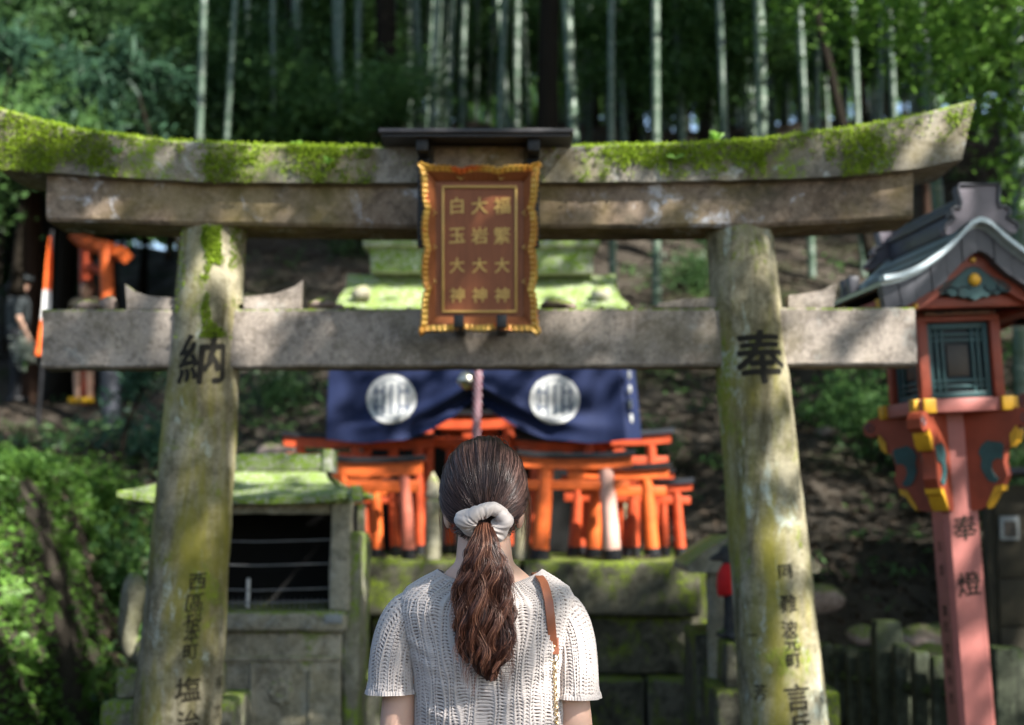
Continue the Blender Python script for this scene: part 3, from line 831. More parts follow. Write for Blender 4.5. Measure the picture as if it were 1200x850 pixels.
# ------------------------------------------------------------------ stone platform in the middle
WY = 7.5
ztop = P(600, 657, WY)[2]
plat = thing('stone_platform', 'dark mossy block-built stone platform carrying the small red gates', 'platform', (0, WY, 0))
def course(zt, zb, xs, y0, y1, mat, seed, nm='block'):
    for i in range(len(xs) - 1):
        w = xs[i + 1] - xs[i] - 0.012
        V, F = rough_box((w, y1 - y0, zt - zb), 0.018, 0.045, 0.011, 5, seed + i)
        V += np.array([(xs[i] + xs[i + 1]) / 2, (y0 + y1) / 2, (zt + zb) / 2])
        part(nm, V, F, mat, plat, autosmooth=50)
X = lambda px: P(px, 700, WY)[0]
z1 = P(600, 722, WY)[2]; z2 = P(600, 738, WY + 0.15)[2]; z3 = P(600, 793, WY)[2]
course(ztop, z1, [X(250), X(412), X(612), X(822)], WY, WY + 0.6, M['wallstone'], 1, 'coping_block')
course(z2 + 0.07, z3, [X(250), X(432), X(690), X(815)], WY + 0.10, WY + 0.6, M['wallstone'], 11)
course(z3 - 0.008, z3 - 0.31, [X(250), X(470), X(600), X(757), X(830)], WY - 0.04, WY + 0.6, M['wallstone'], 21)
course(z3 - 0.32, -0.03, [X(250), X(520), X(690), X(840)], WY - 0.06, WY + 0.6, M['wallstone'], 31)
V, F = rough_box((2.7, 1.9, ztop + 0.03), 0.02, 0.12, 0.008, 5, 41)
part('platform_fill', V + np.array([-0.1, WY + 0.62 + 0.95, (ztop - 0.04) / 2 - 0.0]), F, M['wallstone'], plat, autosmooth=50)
for (xa, xb, zt, zb, y0, lab) in ((404, 452, 792, 1000, 7.05, 'bright green mossed step block'), ):
    V, F = rough_box((X(xb) - X(xa), 0.35, P(600, zt, y0)[2] + 0.02), 0.03, 0.05, 0.014, 5, 51)
    o = part('step_block', V + np.array([(X(xa) + X(xb)) / 2, y0 + 0.18, (P(600, zt, y0)[2] - 0.02) / 2]), F, M['mossblock'], plat, autosmooth=50)
    o['label'] = lab

# ------------------------------------------------------------------ roof builder (curved stone roof, gable ends flaring outwards)
def stone_roof(mb, cx, cy, z_r, z_e, hw_r, hw_e, dep_e, thick, lift=0.04, nu=36, nv=12, ov=1.0):
    """two concave slopes falling to eaves in front and behind; one closed skin"""
    for sg in (-1, 1):
        top = []; bot = []
        for j in range(nv):
            v = j / (nv - 1.0)
            drop = v ** 0.80; hw = hw_r + (hw_e - hw_r) * v ** 1.9
            for i in range(nu):
                u = -1 + 2 * i / (nu - 1.0)
                z = z_r + (z_e - z_r) * drop + lift * abs(u) ** 4 * v * v
                p = np.array([cx + u * hw, cy + sg * dep_e * v, z]); top.append(p); bot.append(p - np.array([0, 0, thick * (0.5 + 0.5 * v)]))
        n = nu * nv; V = np.array(top + bot); V[:n] = roughen(V[:n], thick * 0.12, 8, cx + 3)
        g = grid_faces(nu, nv); F = (g if sg < 0 else g[:, ::-1]).tolist() + ((g[:, ::-1] if sg < 0 else g) + n).tolist()
        edge = [i for i in range(nu)] + [j * nu + nu - 1 for j in range(1, nv)] + [(nv - 1) * nu + i for i in range(nu - 2, -1, -1)] + [j * nu for j in range(nv - 2, 0, -1)]
        for a, b in zip(edge, edge[1:] + edge[:1]):
            F.append([a, a + n, b + n, b] if sg < 0 else [b, b + n, a + n, a])
        mb.add(V, F)
    return mb

# main shrine, behind
SY = 8.9
c = P(564, 400, SY); sx = c[0]
def sz(py, Y=SY): return P(600, py, Y)[2]
S1 = 1667 / SY
shrine = thing('stone_shrine', 'stone hall with bright mossy roof behind the gate and navy curtain', 'shrine', (sx, SY, ztop))
mb = stone_roof(MB(), sx, SY, sz(322), sz(392), 158 / S1, 176 / S1, 0.62, 0.09, 0.05)
rf = mb.build('roof', M['mossroof'], shrine)
mb = MB()
V, F = rough_box((262 / S1, 0.26, (322 - 294) / S1 + 0.03), 0.02, 0.06, 0.01, 5, 3); mb.add(V + np.array([sx, SY - 0.02, sz(308)]), F)
V, F = rough_box((276 / S1, 0.34, 9 / S1 + 0.012), 0.015, 0.06, 0.008, 5, 4); mb.add(V + np.array([sx, SY - 0.02, sz(290)]), F)
mb.build('ridge', M['mossroof'], rf)
for px in (424, 704):
    p = P(px, 345, SY - 0.32); V, F = ellipsoid(p, (0.06, 0.05, 0.05), 12, 8); part('roof_stone', roughen(V, 0.012, 20, px), F, M['hokora'], rf)
for px in (412, 716):
    p = P(px, 500, SY); mb = MB(); mb.bb((p[0] - 0.07, SY - 0.42, ztop), (p[0] + 0.07, SY - 0.28, sz(392)), 0.012); mb.build('corner_post', M['hokora'], shrine); mb = MB()
    mb.bb((p[0] - 0.07, SY + 0.28, ztop), (p[0] + 0.07, SY + 0.42, sz(392)), 0.012)
    mb.build('corner_post', M['hokora'], shrine)
mb = MB(); mb.bb((sx - 0.82, SY - 0.46, sz(402)), (sx + 0.82, SY - 0.36, sz(386)), 0.01); mb.build('eave_beam', M['hokora'], shrine)
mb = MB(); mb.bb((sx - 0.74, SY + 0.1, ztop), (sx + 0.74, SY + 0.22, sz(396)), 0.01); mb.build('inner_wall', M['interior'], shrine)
for px, w in ((508, 0), ):
    pass

# ------------------------------------------------------------------ navy curtain
CY = 8.22
def curtain():
    nu, nv = 150, 46
    g = np.zeros((nv, nu, 3))
    x0, x1 = P(385, 470, CY)[0], P(747, 470, CY)[0]; xm = P(556, 470, CY)[0]
    zt = P(600, 418, CY)[2]
    bt = [(385, 516), (430, 520), (475, 516), (505, 505), (530, 490), (548, 474), (556, 470), (564, 474), (590, 492), (615, 506), (640, 515), (690, 520), (747, 514)]
    for i in range(nu):
        u = i / (nu - 1.0); px = 385 + u * 362
        zb = P(600, interp(px, bt), CY)[2]
        dc = (px - 556) / 180.0
        for j in range(nv):
            v = j / (nv - 1.0)
            x = x0 + (x1 - x0) * u + (0.035 * (v - 0.3) if px > 700 else 0)
            z = zt + (zb - zt) * v
            # swags run from the upper corners to the gathered middle
            s = (1 - abs(dc)); 
            y = CY + 0.035 * math.sin(v * 9.0 + 3.2 * abs(dc)) * s * v * 1.6 - 0.11 * math.exp(-((v - 0.62 - 0.22 * abs(dc) ** 0.7) / 0.10) ** 2) * sstep(0.98, 0.5, abs(dc)) * 0.55 \
                + 0.02 * math.sin(px * 0.09 + v * 1.3) * v * (0.4 + abs(dc)) - 0.05 * sstep(0, 1, v) * abs(dc)
            if px > 728: y += (px - 728) / 19 * 0.10
            g[j, i] = (x, float(y), z)
    return g, nu, nv
cg, cnu, cnv = curtain()
cur = part('curtain', cg.reshape(-1, 3), grid_faces(cnu, cnv), M['navy'])
tag(cur, 'dark navy shrine curtain with two white round crests drawn up in the middle', 'curtain')
def crest(px, py, rpx):
    r = rpx / (1667 / CY); c = P(px, py, CY); n = 64; V = []; F = []; Mi = []
    us = cg[0, :, 0]
    from bisect import bisect
    def ysurf(x, z):
        i = int(np.clip(np.searchsorted(us, x), 1, cnu - 1)); col = cg[:, i, :]
        return float(np.interp(-z, -col[:, 2], col[:, 1]))
    for j in range(n + 1):
        for i in range(n + 1):
            x = -r + 2 * r * i / n; z = -r + 2 * r * j / n
            V.append((c[0] + x, ysurf(c[0] + x, c[2] + z) - 0.006, c[2] + z))
    for j in range(n):
        for i in range(n):
            x = -1 + 2 * (i + .5) / n; z = -1 + 2 * (j + .5) / n; rr = math.hypot(x, z)
            if rr > 1: continue
            dark = (0.78 < rr < 0.84)
            if rr <= 0.78:
                dark = (abs((x * 3.2 + 0.5) % 1.0 - 0.5) < 0.20) and abs(z) < 0.62 or abs(abs(z) - 0.30) < 0.06 and abs(x) > 0.3
            a = j * (n + 1) + i
            F.append([a, a + 1, a + n + 2, a + n + 1]); Mi.append(1 if dark else 0)
    V = np.array(V); used = sorted({i for f in F for i in f}); mp = {a: b for b, a in enumerate(used)}
    V = V[used]; F = [[mp[i] for i in f] for f in F]
    part('crest', V, F, [M['crestwhite'], M['crestgrey']], cur, matidx=Mi)
crest(459, 468.5, 29); crest(650, 469, 29)
# white cord stitched along the right edge
mb = MB()
for k in range(5):
    p = P(737 + k * 0.8, 440 + k * 17, CY - 0.02); V, F = ellipsoid(p, (0.012, 0.012, 0.03), 10, 8); mb.add(V, F)
mb.build('edge_cord', M['crestwhite'], cur)

# bell and its rope
bp = P(547, 446, 7.95)
bell = thing('bell_rope', 'twisted red and white bell rope with round metal bell in front of the navy curtain', 'bell rope', tuple(bp))
mb = MB(); V, F = ellipsoid(bp, (0.052, 0.052, 0.05), 24, 16); mb.add(V, F)
t = np.arange(25) * 2 * math.pi / 24
mb.tube(np.stack([bp[0] + 0.054 * np.cos(t), bp[1] + 0.054 * np.sin(t), np.full(25, bp[2] - 0.004)], -1), 0.006, 6)
mb.build('bell', M['bell'], bell)
mb = MB(); zz = np.linspace(P(0, 405, 7.9)[2], P(0, 560, 7.9)[2], 120)
xr = P(559, 470, 7.9)[0]
for ph in range(3):
    a = zz * 42 + ph * 2.094
    mb.tube(np.stack([xr + 0.012 * np.cos(a) + 0.008 * np.sin(zz * 3), 7.9 + 0.012 * np.sin(a), zz], -1), 0.0135, 7)
mb.build('rope', M['rope'], bell)
mb = MB(); mb.tube([bp + np.array([0, 0, 0.045]), bp + np.array([0.02, 0, 0.08]), np.array([xr, 7.9, bp[2] + 0.09])], 0.007, 7); mb.build('bell_loop', M['rope'], bell)

# ------------------------------------------------------------------ small votive gates
def votive(lp, rp, Y, kas, nuk, w, lab, mat='orange', lmat=None, rmat=None, over=18, cap='black', foot=6, zb=None, yaw=0.0, cat='miniature torii'):
    """lp/rp = (x top, x bottom) photo columns of the two pillars; kas/nuk = (top,bottom) photo rows; foot row sets the ground"""
    s = 1667.0 / Y; zf = ztop if zb is None else zb
    xl, xr_ = P(lp[1], 640, Y)[0], P(rp[1], 640, Y)[0]; cx = (xl + xr_) / 2
    t = thing('miniature_torii', lab, cat, (cx, Y, zf), 0, 'small red votive gates on the platform')
    zk0, zk1 = P(0, kas[1], Y)[2], P(0, kas[0], Y)[2]; zn0, zn1 = P(0, nuk[1], Y)[2], P(0, nuk[0], Y)[2]
    r = w / s / 2
    for (a, b, mm) in ((lp[0], lp[1], lmat), (rp[0], rp[1], rmat)):
        xt = P(a, 540, Y)[0]; xb = P(b, 640, Y)[0]; h = zk0 - zf; fz = zf + foot / s + 0.02
        q = lambda z: xb + (xt - xb) * (z - zf) / h
        mb = MB(); mb.tube([(q(fz), Y, fz), (q(zk0 + 0.004), Y, zk0 + 0.004)], [r * 1.08, r * 0.92], 16); pi = mb.build('pillar', M[mm or mat], t)
        mb = MB(); mb.tube([(q(zf), Y, zf - 0.002), (q(fz), Y, fz + 0.006)], [r * 1.28, r * 1.22], 16); mb.build('foot_sleeve', M['black'], pi)
    x0 = P(min(lp[0], lp[1]) - over, 540, Y)[0]; x1 = P(max(rp[0], rp[1]) + over, 540, Y)[0]
    mb = MB(); rs = []; rc = []
    for u in np.linspace(-1, 1, 19):
        x = (x0 + x1) / 2 + (x1 - x0) / 2 * u; li = 0.03 * abs(u) ** 2.5 * (x1 - x0)
        a, b = zk0 + li * 0.8, zk1 + li; d = r * 0.95
        rs.append(np.array([(x, Y - d, a), (x, Y - d, b), (x, Y + d, b), (x, Y + d, a)]))
        e = r * 1.5; x2 = (x0 + x1) / 2 + (x1 - x0) / 2 * 1.06 * u
        rc.append(np.array([(x2, Y - e, b + 0.001), (x2, Y - e, b + 0.022), (x2, Y, b + 0.032), (x2, Y + e, b + 0.022), (x2, Y + e, b + 0.001)]))
    V, F = loft(rs); kb = part('kasagi_beam', V, F, M[mat], t, autosmooth=30)
    V, F = loft(rc); part('roof_cap', V, F, M[cap], kb, autosmooth=30)
    mb = MB(); mb.bb((x0 + 0.03 * (x1 - x0), Y - r * 0.55, zn0), (x1 - 0.03 * (x1 - x0), Y + r * 0.55, zn1), 0.003); mb.build('nuki_beam', M[mat], t)
    mb = MB(); mb.bb((cx - r, Y - r * 0.5, zn1 - 0.002), (cx + r, Y + r * 0.5, zk0 + 0.006), 0.003); mb.build('centre_strut', M[mat], t)
    return t
# left of the woman
votive((403, 399), (474, 480), 7.68, (543, 558), (563, 577), 15, 'orange miniature torii with pinkish right leg beside the mossy stone box', 'orange', rmat='pinkred', over=15)
votive((340, 338), (440, 443), 7.95, (549, 562), (569, 581), 13, 'orange miniature torii half hidden behind the mossy box roof, one leg in the open', 'orange', over=14, foot=5)
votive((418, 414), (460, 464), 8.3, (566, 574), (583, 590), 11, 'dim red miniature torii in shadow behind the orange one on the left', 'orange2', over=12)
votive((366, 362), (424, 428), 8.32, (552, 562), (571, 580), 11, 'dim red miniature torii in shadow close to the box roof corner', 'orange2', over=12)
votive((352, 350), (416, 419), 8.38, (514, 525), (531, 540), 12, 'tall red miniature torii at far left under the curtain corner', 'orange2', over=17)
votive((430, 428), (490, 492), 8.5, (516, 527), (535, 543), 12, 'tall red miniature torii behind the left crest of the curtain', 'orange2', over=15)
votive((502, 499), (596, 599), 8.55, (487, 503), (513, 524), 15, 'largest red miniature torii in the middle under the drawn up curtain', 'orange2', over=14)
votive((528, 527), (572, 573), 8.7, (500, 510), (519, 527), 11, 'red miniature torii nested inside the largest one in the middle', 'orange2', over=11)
# right of the woman
votive((640, 632), (710, 718), 7.66, (538, 550), (563, 574), 19, 'orange miniature torii with right leg tinted pale for sunlight, nearest to the woman', 'orange', rmat='sunlitface', over=22)
votive((699, 695), (757, 765), 7.85, (551, 562), (570, 581), 16, 'orange miniature torii with sunny legs standing second from the woman', 'orange', over=18)
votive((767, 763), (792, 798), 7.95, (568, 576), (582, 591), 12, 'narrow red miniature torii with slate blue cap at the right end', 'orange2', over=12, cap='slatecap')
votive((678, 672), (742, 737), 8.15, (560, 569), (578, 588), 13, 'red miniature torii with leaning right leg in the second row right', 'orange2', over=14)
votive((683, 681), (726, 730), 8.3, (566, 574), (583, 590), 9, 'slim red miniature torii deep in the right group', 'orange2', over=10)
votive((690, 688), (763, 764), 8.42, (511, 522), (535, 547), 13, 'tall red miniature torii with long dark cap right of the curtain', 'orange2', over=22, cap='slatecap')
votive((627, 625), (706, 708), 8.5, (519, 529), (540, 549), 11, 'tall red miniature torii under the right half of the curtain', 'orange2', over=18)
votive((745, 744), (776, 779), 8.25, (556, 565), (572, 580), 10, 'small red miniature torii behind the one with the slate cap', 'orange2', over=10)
# stone posts with pointed heads on the platform
def finial_post(px, top, Y, w, lab):
    s = 1667 / Y; x = P(px, 600, Y)[0]; zt = P(0, top, Y)[2]; r = w / s / 2
    o = thing('stone_post', lab, 'stone post', (x, Y, ztop), 0, 'finial posts on the platform')
    h = zt - ztop
    mb = MB(); mb.tube([(x, Y, ztop), (x, Y, ztop + h * 0.66), (x, Y, ztop + h * 0.68)], [r, r * 0.95, r * 0.7], 18); mb.build('shaft', M['hokora'], o)
    mb = MB(); mb.tube([(x, Y, ztop + h * k) for k in (0.68, 0.71, 0.75, 0.80, 0.86, 0.93, 1.0)], [r * q for q in (0.7, 0.95, 1.0, 0.8, 0.86, 0.5, 0.05)], 18); mb.build('finial', M['hokora'], o)
finial_post(507, 553, 7.72, 19, 'greenish stone post with pointed head left of the woman')
finial_post(611, 560, 7.72, 20, 'greenish stone post with pointed head half hidden by the woman on her right')

# ------------------------------------------------------------------ small stone candle box on the left
BY = 6.75; S2 = 1667 / BY
bx = P(297, 650, BY)[0]; bz = lambda py: P(0, py, BY)[2]
cb = thing('candle_shrine', 'small stone candle box with mossy roof and dark barred opening behind the left pillar', 'stone shrine', (bx, BY, 0))
mb = stone_roof(MB(), bx, BY, bz(545), bz(585), 84 / S2, 129 / S2, 0.46, 0.024, 0.03)
rf2 = mb.build('roof', M['mossroof'], cb)
mb = MB()
V, F = rough_box((172 / S2, 0.13, 0.075), 0.015, 0.05, 0.007, 7, 5); mb.add(V + np.array([bx, BY, bz(543)]), F)
for sg in (-1, 1):
    V, F = rough_box((0.05, 0.17, 0.11), 0.012, 0.04, 0.007, 7, 6 + sg); mb.add(V + np.array([bx + sg * 87 / S2, BY, bz(541)]), F)
mb.build('ridge', M['mossroof'], rf2)
for sg in (1,):
    V, F = rough_box((0.055, 0.10, 0.075), 0.012, 0.04, 0.006, 7, 8 + sg); part('eave_end', V + np.array([bx + sg * 131 / S2, BY - 0.43, bz(580)]), F, M['mossroof'], rf2)
fy = BY - 0.36
xl, xr_ = P(188, 650, fy)[0], P(410, 650, fy)[0]; xi = P(386, 650, fy)[0]; xil = P(212, 650, fy)[0]
zl1, zl0 = P(0, 716, fy)[2], P(0, 739, fy)[2]
def hb(lo, hi, nm, mat, seed, bev=0.012, par=cb):
    s = np.array(hi) - np.array(lo); V, F = rough_box(s, bev, 0.05, 0.005, 7, seed)
    return part(nm, V + (np.array(hi) + np.array(lo)) / 2, F, mat, par, autosmooth=45)
zt_ = P(0, 588, fy)[2]
hb((xi, fy, zl1), (xr_, fy + 0.12, zt_), 'post', M['hokora'], 61); hb((xl, fy, zl1), (xil, fy + 0.12, zt_), 'post', M['hokora'], 62)
hb((xi, fy + 0.6, zl1), (xr_, fy + 0.72, zt_), 'post', M['hokora'], 63); hb((xl, fy + 0.6, zl1), (xil, fy + 0.72, zt_), 'post', M['hokora'], 64)
hb((xil, fy + 0.02, P(0, 603, fy)[2]), (xi, fy + 0.10, zt_ - 0.004), 'lintel', M['hokora'], 65)
hb((xl - 0.05, fy - 0.06, zl0), (xr_ - 0.01, fy + 0.76, zl1 - 0.001), 'ledge', M['hokora'], 66, 0.02)
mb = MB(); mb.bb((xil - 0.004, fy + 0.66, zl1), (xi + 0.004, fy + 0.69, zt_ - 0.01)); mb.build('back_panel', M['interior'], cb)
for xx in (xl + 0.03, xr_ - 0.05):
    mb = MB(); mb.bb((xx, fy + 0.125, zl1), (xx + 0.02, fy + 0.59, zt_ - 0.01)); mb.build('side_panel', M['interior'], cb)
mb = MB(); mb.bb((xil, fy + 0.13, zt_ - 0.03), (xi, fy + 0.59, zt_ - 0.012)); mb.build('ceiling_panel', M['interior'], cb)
mb = MB()
for py in (634, 662, 691, 706):
    z = P(0, py, fy + 0.05)[2]; mb.tube([(xil - 0.01, fy + 0.05, z + 0.004), ((xil + xi) / 2, fy + 0.05, z - 0.004), (xi + 0.01, fy + 0.05, z + 0.006)], 0.0035, 6)
mb.build('wire_rail', M['wire'], cb)
mb = MB()
for k in range(26):
    x = xil + (xi - xil) * (k + 0.5) / 26; mb.tube([(x, fy + 0.10, zl1 + 0.002), (x, fy + 0.10, zl1 + 0.05)], [0.003, 0.0015], 5)
mb.build('candle_pins', M['wire'], cb)
hb((xl, fy + 0.0, -0.02), (xr_ - 0.03, fy + 0.7, zl0 - 0.001), 'base', M['hokora'], 67, 0.015)
# raised frame of the base front with notched corners and a rosette
mb = MB(); yb = fy - 0.014
bz1 = P(0, 775, fy)[2]; xa, xb2 = P(298, 800, fy)[0], P(362, 800, fy)[0]
for lo, hi in (((xl, yb, bz1), (xr_ - 0.032, fy + 0.004, bz1 + 0.022)), ((xb2, yb, 0.02), (xb2 + 0.02, fy + 0.004, bz1 - 0.002)), ((xa - 0.02, yb, 0.02), (xa, fy + 0.004, bz1 - 0.002)),
               ((xa + 0.0, yb + 0.004, bz1 - 0.05), (xa + 0.05, fy + 0.004, bz1 - 0.003)), ((xb2 - 0.05, yb + 0.004, bz1 - 0.05), (xb2, fy + 0.004, bz1 - 0.003))):
    mb.bb(lo, hi, 0.005)
mb.build('base_frame', M['hokora'], cb)
mb = MB(); rc = P(329, 812, fy)
for k in range(8):
    a = k * math.pi / 4; V, F = ellipsoid((rc[0] + 0.035 * math.cos(a), fy, rc[2] + 0.035 * math.sin(a)), (0.024, 0.012, 0.024), 10, 7); mb.add(V, F)
mb.build('rosette', M['hokora'], cb)
hb((P(383, 720, fy)[0], fy - 0.085, P(0, 729, fy)[2]), (P(404, 720, fy)[0], fy - 0.07, P(0, 718, fy)[2]), 'name_plate', M['whiteframe'], 68, 0.003)
# tall mossed slab beside the box
V, F = rough_box((0.075, 0.42, P(0, 622, 6.5)[2]), 0.02, 0.05, 0.01, 6, 70)
sx_ = P(407, 700, 6.5)[0] + 0.03
o = part('stone_slab', V + np.array([sx_, 6.62, P(0, 622, 6.5)[2] / 2 - 0.01]), F, M['mossblock'], autosmooth=45)
tag(o, 'narrow upright mossy slab at the right side of the candle box', 'stone slab')
cd = P(291, 690, fy + 0.2)
cn = thing('candle', 'thin white candle standing in the dark stone box', 'candle', (cd[0], cd[1], zl1))
mb = MB(); mb.tube([(cd[0], cd[1], zl1), (cd[0], cd[1], P(0, 678, fy + 0.2)[2])], [0.009, 0.008], 12); mb.build('wax_stick', M['candle'], cn)
mb = MB(); zt0 = P(0, 678, fy + 0.2)[2]; mb.tube([(cd[0], cd[1], zt0), (cd[0] + 0.001, cd[1], zt0 + 0.012)], 0.0012, 5); mb.build('wick', M['black'], cn)

# ------------------------------------------------------------------ fox statues
def fox_body(mat_body, sgn, tail=True, raised=True):
    """seated fox, local metres, facing +x*sgn; returns MB of melted pieces"""
    b = MB(); q = lambda x, y, z: np.array([x * sgn, y, z])
    b.add(*capsule(q(-0.06, 0, 0.13), 0.115, q(0.03, 0, 0.30), 0.085))
    b.add(*capsule(q(0.03, 0, 0.30), 0.08, q(0.075, 0, 0.42), 0.055))
    for s in (-1, 1):
        b.add(*capsule(q(-0.08, 0.075 * s, 0.10), 0.085, q(0.02, 0.085 * s, 0.07), 0.055))
        b.add(*capsule(q(-0.02, 0.085 * s, 0.025), 0.03, q(0.10, 0.085 * s, 0.022), 0.026))
        b.add(*capsule(q(0.075, 0.045 * s, 0.28), 0.042, q(0.105, 0.045 * s, 0.06), 0.026))
        b.add(*capsule(q(0.105, 0.045 * s, 0.03), 0.026, q(0.15, 0.045 * s, 0.022), 0.022))
        b.add(*capsule(q(0.055, 0.035 * s, 0.51), 0.022, q(0.035, 0.045 * s, 0.585), 0.006))
    b.add(*ellipsoid(q(0.085, 0, 0.47), (0.065, 0.055, 0.055)))
    b.add(*capsule(q(0.12, 0, 0.455), 0.035, q(0.195, 0, 0.435), 0.016))
    if tail:
        pts = [(-0.15, 0.06), (-0.21, 0.12), (-0.225, 0.24), (-0.20, 0.36), (-0.185, 0.46), (-0.20, 0.545), (-0.215, 0.58)]
        rad = [0.035, 0.045, 0.058, 0.078, 0.082, 0.055, 0.012]
        b.tube([q(x, 0, z) for x, z in pts], rad, 18)
    return b
def fox(name, loc, sgn, mat, lab, sc=1.0, bib=False, rotz=0.0):
    t = thing(name, lab, 'fox statue', loc, rotz)
    V, F = remesh(fox_body(mat, sgn), 0.011, 5)
    b = part('body', V * sc, F, mat, t, local=True)
    if bib:
        mb = MB(); rs = []
        for k, (z, hw_, x) in enumerate([(0.43, 0.055, 0.105), (0.40, 0.085, 0.14), (0.35, 0.10, 0.165), (0.29, 0.10, 0.17), (0.245, 0.08, 0.165), (0.23, 0.05, 0.16)]):
            rs.append(np.array([((x - 0.06 * abs(u) ** 2) * sgn, hw_ * u, z) for u in np.linspace(-1, 1, 11)] + [((x - 0.012 - 0.06 * abs(u) ** 2) * sgn, hw_ * u, z) for u in np.linspace(1, -1, 11)]))
        V, F = loft(rs); mb.add(V * sc, F)
        mb.build('bib', M['bib'], t, True)
    return t
fx = P(196, 790, 5.72)
fzt = P(0, 822, 5.72)[2]
s_tail = (P(0, 668, 5.72)[2] - fzt)
fox('fox_statue', (P(196, 700, 5.72)[0], 5.72, fzt + 0.11), 1, M['foxstone'], 'mossy grey stone fox mostly hidden by the left pillar with its upright tail showing', (s_tail - 0.11) / 0.59)
def pedestal(px0, px1, pytop, Y, lab, mat, plinth=None):
    x0, x1 = P(px0, 800, Y - 0.2)[0], P(px1, 800, Y - 0.2)[0]; zt = P(0, pytop, Y - 0.2)[2]
    t = thing('stone_pedestal', lab, 'pedestal', ((x0 + x1) / 2, Y, 0), 0, 'fox pedestals')
    V, F = rough_box((x1 - x0, 0.44, zt + 0.03), 0.02, 0.05, 0.008, 6, px0); part('block', V + np.array([(x0 + x1) / 2, Y, (zt - 0.03) / 2]), F, mat, t, autosmooth=45)
    if plinth:
        a, b, h = plinth; xa, xb = P(a, 780, Y)[0], P(b, 780, Y)[0]
        V, F = rough_box((xb - xa, 0.30, h), 0.02, 0.05, 0.008, 6, px0 + 1); part('plinth', V + np.array([(xa + xb) / 2, Y, zt + h / 2 - 0.004]), F, mat, t, autosmooth=45)
    return t, zt
pedestal(120, 273, 822, 5.72, 'stone pedestal with bright green moss under the grey fox at the left pillar', M['mossblock'], (146, 258, 0.118))
t, zt = pedestal(838, 985, 808, 6.35, 'dark stone pedestal under the fox with the red bib', M['wallstone'], (845, 955, 0.20))
fox('fox_statue', (P(876, 700, 6.35)[0], 6.35, zt + 0.195), -1, M['foxdark'], 'dark metal fox in a red bib looking out from behind the right pillar', 0.80, True)

def scatter_moss(o, n, size, seed, thr=0.0):
    g = np.random.default_rng(seed); me = o.data; off = wloc(o)
    tri = []
    for p in me.polygons:
        if p.normal.z > 0.15:
            v = [np.array(me.vertices[i].co) for i in p.vertices]
            for k in range(1, len(v) - 1): tri.append((v[0], v[k], v[k + 1]))
    T = np.array(tri); A = np.linalg.norm(np.cross(T[:, 1] - T[:, 0], T[:, 2] - T[:, 0]), axis=1); i = g.choice(len(T), n, p=A / A.sum())
    a, b = g.random((2, n)); s = a + b > 1; a[s], b[s] = 1 - a[s], 1 - b[s]
    C = T[i, 0] + (T[i, 1] - T[i, 0]) * a[:, None] + (T[i, 2] - T[i, 0]) * b[:, None] + off
    nn = np.array([mnoise.fractal(Vector(c * 4.0), 1, 2, 4) for c in C]); C = C[nn + g.normal(0, 0.12, n) > thr]
    V, F = leaf_cloud(C + g.normal(0, 0.003, C.shape), size, 0.8, -0.1, 0.3, g); part('moss_tufts', V, F, M['mosstuft'], o)
scatter_moss(rf, 14000, 0.020, 5, -0.02); scatter_moss(rf2, 12000, 0.015, 6, -0.02)
# small stone shrine behind the right fox
HY = 6.95
hx = P(872, 700, HY)[0]; hz = lambda py: P(0, py, HY)[2]
hk = thing('wayside_shrine', 'small grey stone shrine with slab roof behind the right pillar', 'stone shrine', (hx, HY, 0))
V, F = prism([(-0.31, 0), (-0.22, 0.07), (-0.12, 0.13), (0.12, 0.13), (0.22, 0.07), (0.31, 0), (0.30, -0.035), (-0.30, -0.035)], -0.30, 0.30)
part('roof', V + np.array([hx, HY, hz(660)]), F, M['hokora'], hk, autosmooth=30)
for sg in (-1, 1):
    V, F = rough_box((0.075, 0.1, hz(660) - hz(790)), 0.01, 0.05, 0.005, 6, 80 + sg); part('post', V + np.array([hx + sg * 0.17, HY - 0.2, (hz(662) + hz(790)) / 2 - 0.02]), F, M['hokora'], hk, autosmooth=45)
mb = MB(); mb.bb((hx - 0.16, HY - 0.1, hz(790)), (hx + 0.16, HY + 0.1, hz(662))); mb.build('inner_box', M['interior'], hk)  # solid block in the shade colour, filling the dark opening
V, F = rough_box((0.52, 0.5, hz(735)), 0.02, 0.06, 0.008, 6, 83); part('base', V + np.array([hx, HY + 0.05, hz(735) / 2 - 0.01]), F, M['wallstone'], hk, autosmooth=45)
# ------------------------------------------------------------------ red street lantern
LY = 5.9; lx = P(1142, 700, LY)[0]
def lz(py): return P(0, py, LY)[2]
lan = thing('shrine_lantern', 'red wooden lantern with curved metal roof and teal lattice windows right of the gate', 'lantern', (lx, LY, 0), R(7))
lan.rotation_euler = (0, R(-2.8), R(7))
S5 = 1667 / LY
def L(mb, nm, mat, par=lan, auto=35, smooth=True): return mb.build(nm, mat, par, True, smooth, auto)
w = 0.075
